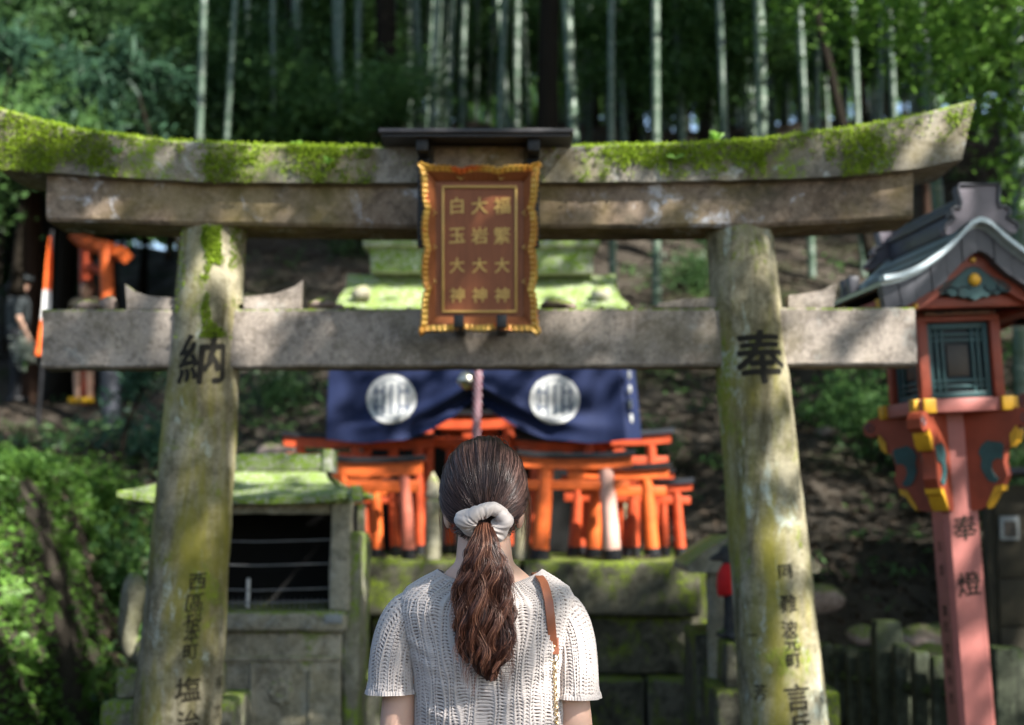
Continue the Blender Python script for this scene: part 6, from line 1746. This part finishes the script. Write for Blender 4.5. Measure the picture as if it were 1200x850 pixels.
def tree(x, y, h, kind, lab, group, i, sc=1.0, r=0.17, bark='bark', tilt=(0, 0), name='broadleaf_tree', z=None):
    key = (round(h, 0), kind, i % 3, bark, round(r, 2))
    if key not in TR: TR[key] = trunk_mesh(round(h, 0), r, i % 3 + 1, CR[kind][i % 3][1][:9], bark)
    t = thing(name, lab, 'tree', (x, y, (Hn(x, y) if z is None else z) - 0.05), 0, group)
    t.rotation_euler = (tilt[0], tilt[1], random.uniform(0, 6.28)); t.scale = (sc, sc, sc)
    data_obj('trunk', TR[key], t); data_obj('crown', CR[kind][i % 3][0], t, (0, 0, round(h, 0) + 0.6)); return t
G1 = 'tall trees shading the hillside'
LT = 'tall dark trunked tree shading the hillside grove behind the gate'
# trunks the photo shows
for i, (px, Y, wpx, nm, bark, tl) in enumerate([(76, 21, 26, 'dark upright trunk above the left end of the gate', 'bark', 0.0), (455, 19, 30, 'thick dark trunk left of the plaque plate', 'bark', 0.0), (662, 17, 30, 'very dark thick trunk just right of the plaque plate', 'bark', 0.03),
                                          (932, 14, 13, 'slim dark trunk slanting right of the right pillar', 'bark', -0.16), (1081, 15, 12, 'reddish brown slim trunk near the right end of the gate', 'redbark', 0.0), (42, 19.5, 30, 'brown trunk behind the orange banner at the left', 'redbark', 0.02), (720, 26, 16, 'grey trunk deep in the bamboo right of the plaque', 'bark', 0.0), (340, 21, 20, 'dark trunk in the left of the grove', 'bark', 0.0)]):
    x = P(px, 100, Y)[0]; r = wpx / (1667 / Y) / 2
    tree(x - (tl * 5 if tl else 0), Y, 11, 'dark', nm, 'tree trunks seen behind the gate', i, 1.0, r, bark, (0, tl))
k = 0
for gy in np.arange(11.5, 44, 3.6):
    for gx_ in np.arange(-22, 36, 3.9):
        x = gx_ + random.uniform(-1.3, 1.3); y = gy + random.uniform(-1.2, 1.2); k += 1
        u = 600 + 1667 * x / y
        if x > 14 and y > 36 or random.random() < (0.3 if y < 20 else (0.8 if x < 1 else 0.6)) or (-30 < 600 + 1667 * x / y < 170 and y < 21): continue
        if 620 < u < 1010 and random.random() < 0.25: continue
        seen = -60 < u < 1260
        if seen and y < 19: continue
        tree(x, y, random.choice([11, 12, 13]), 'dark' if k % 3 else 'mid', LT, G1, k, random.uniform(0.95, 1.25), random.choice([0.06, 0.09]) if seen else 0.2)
# low dark evergreens filling the left of the picture
for i, (px, py, Y, sc, kd) in enumerate([(30, 60, 17, 0.72, 'dark'), (130, 90, 19, 0.8, 'mid'), (230, 70, 22, 0.9, 'dark'), (300, 110, 25, 1.0, 'dark'), (380, 50, 27, 1.0, 'mid'), (60, 190, 22, 0.8, 'dark'), (170, 150, 24, 0.9, 'dark'), (430, 90, 31, 1.0, 'dark'), (520, 40, 34, 1.0, 'mid'),
                                      (600, 60, 38, 1.1, 'dark'), (10, 250, 24, 0.8, 'dark'), (100, 300, 26, 0.9, 'dark'), (340, 170, 34, 1.0, 'dark'), (-40, 120, 15, 0.6, 'mid'), (240, 200, 30, 1.0, 'dark'), (690, 20, 40, 1.1, 'dark'), (1120, 60, 26, 0.7, 'mid'), (1190, 120, 24, 0.7, 'dark'), (1040, 20, 32, 0.8, 'mid'), (210, 40, 21, 0.55, 'mid'), (270, 90, 22, 0.5, 'mid'), (310, 30, 24, 0.6, 'mid'), (350, 120, 23, 0.45, 'mid'), (250, 140, 24, 0.5, 'mid'), (400, 60, 26, 0.55, 'mid'), (150, 20, 20, 0.5, 'mid'), (440, 20, 30, 0.6, 'mid'), (540, 30, 33, 0.6, 'mid'), (610, 20, 34, 0.55, 'mid'), (370, 100, 24, 0.6, 'mid'), (780, 10, 30, 0.6, 'mid'), (860, 20, 27, 0.5, 'mid'), (960, 20, 26, 0.5, 'mid')]):
    p = P(px, py, Y); gz = Hn(p[0], Y); hh_ = 3 if p[2] - gz > 3.5 else 2
    tree(p[0], Y, hh_, kd, 'low leafy evergreen crowding the dark grove behind the gate', 'low evergreens in the grove', i, sc, 0.09, 'bark', z=max(gz, p[2] - hh_ * sc - 0.6))
for i in range(46):
    right = i % 4 == 0
    px = random.uniform(720, 1230) if right else random.uniform(-60, 420); Y = random.uniform(18, 42); py = random.uniform(-10, 40) if right else random.uniform(0, 140)
    p = P(px, py, Y); gz = Hn(p[0], Y); hh_ = 3 if p[2] - gz > 3.5 else 2; sc = Y / 42 + 0.12
    tree(p[0], Y, hh_, 'mid' if i % 3 else 'dark', 'low leafy evergreen crowding the dark grove behind the gate', 'low evergreens in the grove', i, sc, 0.06, 'bark', z=max(gz, p[2] - hh_ * sc - 0.6))
# sunlit trees beyond the crest, seen between the stalks
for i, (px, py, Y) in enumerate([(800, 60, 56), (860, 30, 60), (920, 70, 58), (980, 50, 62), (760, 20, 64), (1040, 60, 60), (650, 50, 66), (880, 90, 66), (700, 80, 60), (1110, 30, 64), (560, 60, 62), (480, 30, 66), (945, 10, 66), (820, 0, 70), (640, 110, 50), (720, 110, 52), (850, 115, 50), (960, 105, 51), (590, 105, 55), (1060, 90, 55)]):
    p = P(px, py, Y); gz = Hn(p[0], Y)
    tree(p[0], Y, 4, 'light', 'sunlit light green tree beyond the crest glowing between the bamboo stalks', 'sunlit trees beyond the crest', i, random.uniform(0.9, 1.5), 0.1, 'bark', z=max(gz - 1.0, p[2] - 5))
# far wood, one mass
g = np.random.default_rng(9); n = 26000
X_ = g.uniform(-60, 60, n); Z_ = 9 + 30 * g.random(n) ** 0.9; Y_ = g.uniform(74, 84, n)
u = 600 + 1667 * X_ / Y_
keep = g.random(n) < np.where(u < 560, 0.95, np.where(u < 1020, 0.5, 0.85))
keep &= np.array([mnoise.noise(Vector((a * 0.22, b * 0.3, 2))) > (-0.45 if q < 560 else -0.25) for a, b, q in zip(X_, Z_, u)])
V, F = leaf_cloud(np.stack([X_, Y_, Z_], -1)[keep], 1.1, 0.5, 0.3, 0.4, g)
tag(part('distant_wood', V, F, M['leafmid'], smooth=False), 'far wooded hill behind the bamboo grove', kind='stuff')

# --- shrubs and ferns ------------------------------------------------
def shrub_mesh(seed, n, leaf, mat, rad, width=0.4, sq=0.8, droop=0.2):
    g = np.random.default_rng(seed); k = 14; cs = unit(g.normal(size=(k, 3))) * g.uniform(0.2, 1, (k, 1)) * rad; cs[:, 2] = np.abs(cs[:, 2]) * sq
    i = g.integers(0, k, n); C = cs[i] + g.normal(size=(n, 3)) * rad * 0.24
    V, F = leaf_cloud(C, leaf, width, droop, 0.7, g); mb = MB(); mb.add(V, F)
    me = mk_mesh('leaves', V, F, False, [mat]); st = MB()
    for c in cs: st.tube([(c[0] * 0.1, c[1] * 0.1, -0.15), c * 0.6, c], [0.012, 0.009, 0.004], 5)
    return me, mk_mesh('stems', np.concatenate(st.V), st.F, True, [M['bark']])
SH = {'blue': shrub_mesh(1, 900, 0.12, M['leafblue'], 0.6, 0.24, 0.7, 0.5), 'dark': shrub_mesh(2, 1500, 0.085, M['leafmid'], 0.6), 'deep': shrub_mesh(3, 1500, 0.085, M['leafdark'], 0.6), 'light': shrub_mesh(4, 1100, 0.085, M['leaflight'], 0.5)}
def shrub(px, py, Y, kd, sc, lab, group=None, ground=True):
    p = P(px, py, Y); x = p[0]; z = Hn(x, Y) if ground else p[2]
    t = thing('shrub', lab, 'shrub', (x, Y, z), random.uniform(0, 6), group); t.scale = (sc,) * 3
    data_obj('leaves', SH[kd][0], t); data_obj('stems', SH[kd][1], t)
shrub(182, 520, 11.5, 'blue', 0.9, 'bluish green drooping shrub on the slope left of the left pillar')
shrub(120, 540, 9.6, 'light', 0.6, 'light green shrub on top of the left bank')
shrub(160, 690, 8.3, 'deep', 0.8, 'dark shrub behind the grey fox and the fern bank'); shrub(150, 620, 9.0, 'dark', 0.9, 'mid green shrub above the dark one behind the grey fox')
shrub(120, 750, 7.8, 'deep', 0.55, 'low dark shrub at the foot of the fern bank')
G2 = 'shrubs on the slope right of the gate'
for i, (px, py, Y, kd, sc, nm) in enumerate([(1010, 470, 12.2, 'dark', 1.0, 'bushy green shrub below the right end of the tie beam'), (1060, 520, 11.5, 'deep', 1.0, 'dark shrub left of the lantern bracket'), (1090, 470, 13, 'dark', 1.2, 'green shrub behind the lantern window'),
                                              (1000, 230, 18.5, 'deep', 1.0, 'dark shrub high on the slope under the gate end'), (1190, 460, 11, 'dark', 0.8, 'shrub at the right edge beyond the lantern window'), (1170, 560, 10.5, 'deep', 0.9, 'dark shrub above the wooden hut'), (820, 300, 16, 'deep', 0.9, 'dark shrub on the slope left of the right pillar head'),
                                             (745, 480, 11.5, 'deep', 0.6, 'dark shrub right of the navy curtain'), (440, 300, 17, 'deep', 0.9, 'dark shrub behind the mossy roof on the left'), (330, 470, 12.5, 'deep', 0.8, 'dark shrub between left pillar and curtain')]):
    shrub(px, py, Y, kd, sc, nm, G2)
# bamboo leaf sprays hanging in at upper left
def spray(px, py, Y, n, spread, leaf, mat, lab, seed, width=0.18, ro=-0.35):
    g = np.random.default_rng(seed); c = P(px, py, Y); C = []; mb = MB()
    for b in range(9):
        a = g.uniform(-0.5, 0.5); d = np.array([g.normal(0, 1), g.normal(0, 0.6), g.uniform(-0.5, 0.4)]); d = d / np.linalg.norm(d) * spread * g.uniform(0.5, 1)
        mb.tube([c + np.array([0, 0, 0.2]), c + d * 0.5 + np.array([0, 0, 0.1]), c + d], [0.006, 0.004, 0.002], 5)
        for _ in range(n // 9):
            t = g.uniform(0.25, 1.05); C.append(c + d * t + np.array([0, 0, 0.2 * (1 - t)]) + g.normal(0, spread * 0.09, 3))
    # the stalk that carries it
    gz = Hn(c[0] + ro, Y); st = MB(); st.tube([(c[0] + ro, Y + 0.1, gz - 0.2), (c[0] + ro * 0.7, Y + 0.05, (gz + c[2]) / 2), (c[0], Y, c[2] + 0.3)], [0.025, 0.02, 0.008], 7)
    t = thing('young_bamboo', lab, 'bamboo', (c[0] + ro, Y + 0.1, gz))
    V, F = leaf_cloud(np.array(C), leaf, width, 0.5, 0.4, g); part('leaves', V, F, mat, t, smooth=False)
    st.V += [v for v in mb.V]; 
    off = st.n
    for f in mb.F: st.F.append([i + off for i in f])
    V = np.concatenate(st.V); part('stem', V, st.F, M['bark'], t)
spray(150, 105, 13.5, 700, 0.8, 0.2, M['leafblue'], 'young bamboo with bluish drooping leaves above the left part of the gate', 1, ro=0.7)
spray(20, 60, 12.5, 420, 0.55, 0.2, M['leafblue'], 'young bamboo with drooping leaves in the upper left corner', 2, ro=-0.4)
spray(185, 455, 10.8, 320, 0.42, 0.13, M['leafblue'], 'young bamboo spray left of the left pillar under the tie beam', 3)

# broadleaf branch reaching in at upper right
def branch_tree():
    g = np.random.default_rng(17)
    t = thing('leafy_tree', 'broadleaf tree whose bright green leafy branches hang in at the upper right corner', 'tree', (5.6, 9.6, Hn(5.6, 9.6)))
    mb = MB(); b0 = np.array([5.6, 9.6, Hn(5.6, 9.6) - 0.3]); mb.tube([b0, b0 + np.array([0.05, 0, 2.0]), b0 + np.array([-0.1, 0, 4.0]), b0 + np.array([0, 0.1, 7.0])], [0.14, 0.11, 0.09, 0.04], 12); part('trunk', np.concatenate(mb.V), mb.F, M['bark'], t)
    C = []; mb = MB()
    for px, py, Y, n, sp in ((1165, 95, 8.8, 300, 0.22), (1130, 30, 9.2, 420, 0.32), (1070, 20, 9.6, 420, 0.32), (1190, 20, 8.6, 350, 0.30), (1020, 12, 9.8, 260, 0.28), (1195, 140, 9.0, 160, 0.16), (960, 0, 10, 240, 0.3), (1150, 130, 8.9, 90, 0.13), (1185, 190, 9.4, 90, 0.14), (1110, 75, 9.4, 160, 0.2), (1175, 240, 9.6, 50, 0.12)):
        c = P(px, py, Y); s0 = b0 + np.array([-0.05, 0, g.uniform(3.6, 5.5)])
        mb.tube([s0, (s0 + c) / 2 + np.array([0, 0, 0.25]), c], [0.035, 0.02, 0.005], 6)
        C.append(c + g.normal(size=(n, 3)) * sp * np.array([1, 0.8, 0.55]))
    part('branches', np.concatenate(mb.V), mb.F, M['bark'], t)
    V, F = leaf_cloud(np.concatenate(C), 0.085, 0.5, 0.2, 0.9, g); part('leaves', V, F, M['leaflight'], t, smooth=False)
branch_tree()

# ferns on the left bank
def fern_mesh(seed):
    g = np.random.default_rng(seed); Vs = []; n = 0
    for k in range(9):
        a = k * 0.7 + g.uniform(-.3, .3); L = g.uniform(0.22, 0.40); e = g.uniform(0.35, 1.0)
        d = np.array([math.cos(a), math.sin(a), 0]); sd = np.array([-math.sin(a), math.cos(a), 0])
        for i in range(15):
            t = (i + 1) / 15; p = d * L * t * math.cos(e * 0.6) + np.array([0, 0, L * (math.sin(e) * t - 0.75 * t * t)])
            w = 0.080 * math.sin(math.pi * min(1, t * 0.85 + 0.12)) ** 0.8
            for s in (-1, 1):
                tip = p + sd * s * w + d * w * 0.35 - np.array([0, 0, w * 0.25]); h = d * 0.0065
                Vs += [p - h, (p + tip) / 2 - h * 1.1, tip, (p + tip) / 2 + h * 1.1]
    V = np.array(Vs); return mk_mesh('fern', V, np.arange(len(V)).reshape(-1, 4), False, [M['fern']])
FM = [fern_mesh(i) for i in range(4)]
cnt = 0
g = np.random.default_rng(33)
while cnt < 215:
    y = g.uniform(4.6, 11.5); x = g.uniform(-4.6, -1.75); z = Hn(x, y)
    if z < 0.16 or z > 2.6: continue
    u, v = to_px(np.array([x, y, z]))
    if not (-30 < u < 195): continue
    o = bpy.data.objects.new('fern', FM[cnt % 4]); COL.objects.link(o)
    o.location = (x, y, z - 0.02); gxn = Hn(x + 0.1, y) - Hn(x - 0.1, y)
    o.rotation_euler = (g.uniform(-.2, .2), math.atan2(-gxn, 0.2) * -0.75, g.uniform(0, 6.28)); o.scale = (g.uniform(0.24, 0.5),) * 3
    tag(o, 'bright green fern growing on the mossy bank at the left edge', 'fern', 'ferns on the left bank'); cnt += 1
# small leaved creepers on the bank and leaf litter on the slopes
n = 40000; x = -1.88 - 1.7 * g.random(n) ** 1.3; y = g.uniform(5.2, 9.6, n); C = np.array([(a, b, Hn(a, b) + 0.02) for a, b in zip(x, y)])
nn = np.array([mnoise.noise(Vector((a * 1.8, b * 1.8, 5))) for a, b in zip(x, y)]); C = C[(C[:, 2] > 0.12) & (nn > -0.2)]
C = C + g.normal(0, 0.03, C.shape); V, F = leaf_cloud(C, 0.042, 0.6, 0.1, 0.5, g); tag(part('bank_creepers', V, F, M['leaflight'], smooth=False), 'small leaved creepers covering the bank', kind='stuff')
n = 22000; y = 8.3 + 18 * g.random(n) ** 1.6; x = y * g.uniform(-0.40, 0.40, n)
C = np.array([(a, b, Hn(a, b) + 0.012) for a, b in zip(x, y)])
V, F = leaf_cloud(C, 0.075, 0.55, 0.0, 1.6, g); tag(part('leaf_litter', V, F, M['litter'], smooth=False), 'brown fallen leaves over the slope', kind='stuff')
n = 2600; y = 8.4 + 14 * g.random(n); x = y * g.uniform(-0.4, 0.4, n); C = np.array([(a, b, Hn(a, b)) for a, b in zip(x, y)])
nn = np.array([mnoise.noise(Vector((a * 0.9, b * 0.9, 9))) for a, b in zip(x, y)]); C = C[nn > 0.12]
C = np.repeat(C, 6, 0) + g.normal(0, 0.07, (len(C) * 6, 3)) * np.array([1, 1, 0.5]) + np.array([0, 0, 0.06])
V, F = leaf_cloud(C, 0.09, 0.3, -0.2, 0.7, g); tag(part('undergrowth', V, F, M['leafmid'], smooth=False), 'low green undergrowth scattered over the slope', kind='stuff')
C = []
for _ in range(70):
    s = g.uniform(60, 1060); p = P(s, 300, GY); C.append((p[0], GY + g.uniform(-0.05, 0.05), P(0, 361.5, 5.135)[2] + 0.006))
for _ in range(22): p = P(g.uniform(450, 668), 160, 5.0); C.append((p[0], g.uniform(4.84, 5.2), P(0, 163, 4.93)[2] + 0.014))
for _ in range(160): p = P(g.uniform(400, 820), 657, 7.6); C.append((p[0], g.uniform(7.52, 7.95), ztop + 0.012))
V, F = leaf_cloud(np.array(C), 0.04, 0.5, 0.0, 2.5, g); tag(part('fallen_leaves', V, F, M['litter'], smooth=False), 'little dry leaves lying on the gate beams and the platform', kind='stuff')
# stones lying at the foot of the slope
for i, (px, py, Y, w_, nm) in enumerate([(1085, 690, 8.9, 0.22, 'pale boulder on the soil beside the lantern post'), (1075, 725, 8.6, 0.30, 'rounded boulder behind the stone fence'), (960, 700, 9.2, 0.16, 'small rock on the soil right of the right pillar'), (325, 512, 11.5, 0.2, 'pale pinkish rock on the slope above the candle box'), (1010, 700, 9.0, 0.12, 'little rock on bare soil above the fence'), (970, 500, 12.0, 0.10, 'upright little stone marker on the slope')]):
    p = P(px, py, Y); z = Hn(p[0], Y); V, F = ellipsoid((0, 0, 0), (w_, w_ * 0.7, w_ * 0.6), 18, 12); V = roughen(V, w_ * 0.14, 3.5 / w_ * 0.4, i * 2.0)
    o = part('boulder', V + np.array([p[0], Y, z + w_ * 0.2]), F, M['pebble'], autosmooth=40); tag(o, nm, 'rock', 'rocks on the slope')

# --- overhanging trees right of and above the court: they make the dappled shade --------
def lit_gate(u, v, r):
    """photo areas on the gate plane that the sun reaches; chance that a leaf there is missing"""
    c = np.zeros(len(u))
    def put(m, q): np.copyto(c, np.maximum(c, np.where(m, q, 0)))
    put((u < 440) & (u > -90) & (v > 95) & (v < 212), 0.93)
    put((u > 640) & (u < 1160) & (v > 90) & (v < 210), 0.86)
    put((u > 222) & (u < 310) & (v > 265) & (v < 400 - (u - 222) * 0.5), 0.99)
    put((u > 925) & (u < 1090) & (v > 350) & (v < 440) & (u + v > 1340), 0.98)
    put((u > 880) & (u < 985) & (v > 265) & (v < 880), 0.72)
    put((u > 400) & (u < 640) & (v > 120) & (v < 172), 0.8)
    put((u > 440) & (u < 500) & (v > 365) & (v < 430), 0.55)
    return c
def lit_back(u, v):
    c = np.zeros(len(u))
    def put(m, q): np.copyto(c, np.maximum(c, np.where(m, q, 0)))
    put((u > 380) & (u < 750) & (v > 275) & (v < 405), 0.96)
    put((u > 640) & (u < 830) & (v > 650) & (v < 725), 0.9); put((u > 670) & (u < 760) & (v > 420) & (v < 530), 0.97); put((u > 395) & (u < 665) & (v > 430) & (v < 520) & (np.abs(v - 440 - (u - 395) * 0.22) < 14), 0.85)
    put((u > 590) & (u < 830) & (v > 490) & (v < 660), 0.93); put((u > 420) & (u < 515) & (v > 530) & (v < 660), 0.55)
    return c
def lit_box(u, v):
    c = np.zeros(len(u))
    def put(m, q): np.copyto(c, np.maximum(c, np.where(m, q, 0)))
    put((u > 130) & (u < 465) & (v > 515) & (v < 600), 0.97); put((u > 385) & (u < 430) & (v > 600) & (v < 880), 0.97); put((u > -80) & (u < 150) & (v > 470) & (v < 880), 0.9); put((u > 105) & (u < 165) & (v > 800) & (v < 880), 0.97)
    put((u > 370) & (u < 410) & (v > 735) & (v < 850) & (u + v > 1180), 0.9)
    put((u > 980) & (u < 1230) & (v > 215) & (v < 345), 0.85); put((u > 1150) & (u < 1190) & (v > 590) & (v < 880), 0.8)
    return c
def lit_woman(u, v):
    c = np.zeros(len(u))
    def put(m, q): np.copyto(c, np.maximum(c, np.where(m, q, 0)))
    put((u > 500) & (u < 630) & (v > 500) & (v < 575), 0.75); put((u > 650) & (u < 720) & (v > 680) & (v < 850), 0.7); put((u > 440) & (u < 505) & (v > 680) & (v < 765), 0.5); put((u > 530) & (u < 565) & (v > 640) & (v < 780), 0.6)
    return c
CANOPY = dict(n=80000, leaf=0.15)
def canopy():
    g = np.random.default_rng(77); n = CANOPY['n']; ncl = 1100
    cc = np.stack([g.uniform(-1.5, 14, ncl), g.uniform(-5, 11.5, ncl), g.uniform(6.2, 9.2, ncl)], -1)
    i = g.integers(0, ncl, n); C = cc[i] + g.normal(size=(n, 3)) * np.array([0.42, 0.42, 0.22])
    drop = np.zeros(n); rnd = g.random(n)
    for Yp, fn in ((5.10, lambda u, v: lit_gate(u, v, None)), (8.0, lit_back), (8.6, lit_back), (6.6, lit_box), (5.9, lit_box), (2.75, lit_woman)):
        t = (Yp - C[:, 1]) / (-SUN[1]); p = C - SUN[None] * t[:, None]
        ok = t > 0; u, v = to_px(p); drop = np.maximum(drop, np.where(ok & (p[:, 2] > -0.2), fn(u, v), 0))
    t = (5.10 - C[:, 1]) / (-SUN[1]); u, v = to_px(C - SUN[None] * t[:, None]); ok = t > 0
    t8 = (8.2 - C[:, 1]) / (-SUN[1]); u8, v8 = to_px(C - SUN[None] * t8[:, None])
    dk8 = (t8 > 0) & (u8 > 380) & (u8 < 672) & (v8 > 425) & (v8 < 525) & ~((np.abs(v8 - 452 - (u8 - 395) * 0.20) < 9))
    dark = ((v > 216) & (v < 285) & (u > 50) & (u < 1076)) | ((v > 358) & (v < 436) & (u > 50) & (u < 925)) | ((v > 405) & (v < 860) & (u > 140) & (u < 292)) | ((v > 190) & (v < 392) & (u > 488) & (u < 634)) | ((v > 260) & (v < 860) & (u > 820) & (u < 885))
    nf = np.array([mnoise.noise(Vector((a * 0.011, b * 0.011, 3.0))) for a, b in zip(u, v)])
    tw_ = (2.75 - C[:, 1]) / (-SUN[1]); uw, vw = to_px(C - SUN[None] * tw_[:, None]); dkw = (tw_ > 0) & (uw > 425) & (uw < 705) & (vw > 505) & (vw < 860) & (lit_woman(uw, vw) < 0.3)
    drop = np.where((ok & dark & (nf < 0.12)) | dk8 | dkw, 0.0, drop)
    C = C[rnd > drop]
    u, v = to_px(C); C = C[~((u > -60) & (u < 1260) & (v > -60) & (C[:, 1] > 0.3))]
    roots = [(6.5, -2.5), (9.5, 1.0), (7.2, 4.2), (10.5, 7.0), (13.0, 3.0), (12.5, -3.5)]
    names = ['overhanging tree right of the camera nearest the path', 'overhanging tree right of the path, second row', 'overhanging tree right of the woman out of frame', 'overhanging tree right of the lantern out of frame', 'overhanging tree farthest right of the court', 'overhanging tree right behind the camera']
    D = np.stack([np.hypot(C[:, 0] - a, C[:, 1] - b) for a, b in roots], 1).argmin(1)
    for k, (a, b) in enumerate(roots):
        t = thing('broadleaf_tree', names[k], 'tree', (a, b, 0), 0, 'overhanging trees beside the court'); mb = MB()
        zs = np.linspace(-0.2, 8, 12); mb.tube(np.stack([a + 0.1 * np.sin(zs), b + 0.1 * np.cos(zs), zs], -1), 0.2 - 0.017 * zs, 12); part('trunk', np.concatenate(mb.V), mb.F, M['bark'], t)
        S = C[D == k]; V, F = leaf_cloud(S, CANOPY['leaf'], 0.55, 0.15, 0.8, g); part('crown', V, F, M['leafmid'], t, smooth=False)
canopy()
# ------------------------------------------------------------------ light, sky, camera
w = bpy.data.worlds.new('World'); scn.world = w; w.use_nodes = True
nt = w.node_tree; nt.nodes.clear()
sky = nt.nodes.new('ShaderNodeTexSky'); sky.sky_type = 'NISHITA'; sky.sun_disc = False
el = math.asin(SUN[2]); az = math.atan2(SUN[0], SUN[1])
sky.sun_elevation = el; sky.sun_rotation = az; sky.altitude = 100; sky.air_density = 1.0; sky.dust_density = 1.2; sky.ozone_density = 1.0
bg = nt.nodes.new('ShaderNodeBackground'); bg.inputs[1].default_value = 0.09
ow = nt.nodes.new('ShaderNodeOutputWorld'); nt.links.new(sky.outputs[0], bg.inputs[0]); nt.links.new(bg.outputs[0], ow.inputs[0])
ld = bpy.data.lights.new('sun', 'SUN'); ld.energy = 5.0; ld.angle = R(0.5); ld.color = (1.0, 0.965, 0.90)
lo = bpy.data.objects.new('sun', ld); COL.objects.link(lo)
lo.rotation_euler = Vector(SUN).to_track_quat('Z', 'Y').to_euler(); lo.location = (8, -4, 12)
cd_ = bpy.data.cameras.new('camera'); cam = bpy.data.objects.new('camera', cd_); COL.objects.link(cam)
cam.location = (0, 0, CAM_Z); cam.rotation_euler = (math.pi / 2 + PITCH, 0, 0)
cd_.lens = 50; cd_.sensor_width = 36; cd_.clip_end = 500; cd_.clip_start = 0.05
cd_.dof.use_dof = True; cd_.dof.focus_distance = 2.72; cd_.dof.aperture_fstop = 2.9; cd_.dof.aperture_blades = 9
scn.camera = cam
scn.render.engine = 'CYCLES'
scn.view_settings.view_transform = 'Standard'; scn.view_settings.look = 'None'; scn.view_settings.exposure = 0; scn.view_settings.gamma = 1
c_ = scn.cycles
c_.max_bounces = 8; c_.diffuse_bounces = 4; c_.glossy_bounces = 3; c_.transmission_bounces = 4; c_.transparent_max_bounces = 4
c_.use_denoising = True
try: c_.denoiser = 'OPENIMAGEDENOISE'
except Exception: pass
c_.sample_clamp_indirect = 6.0
c_.film_exposure = 3.5
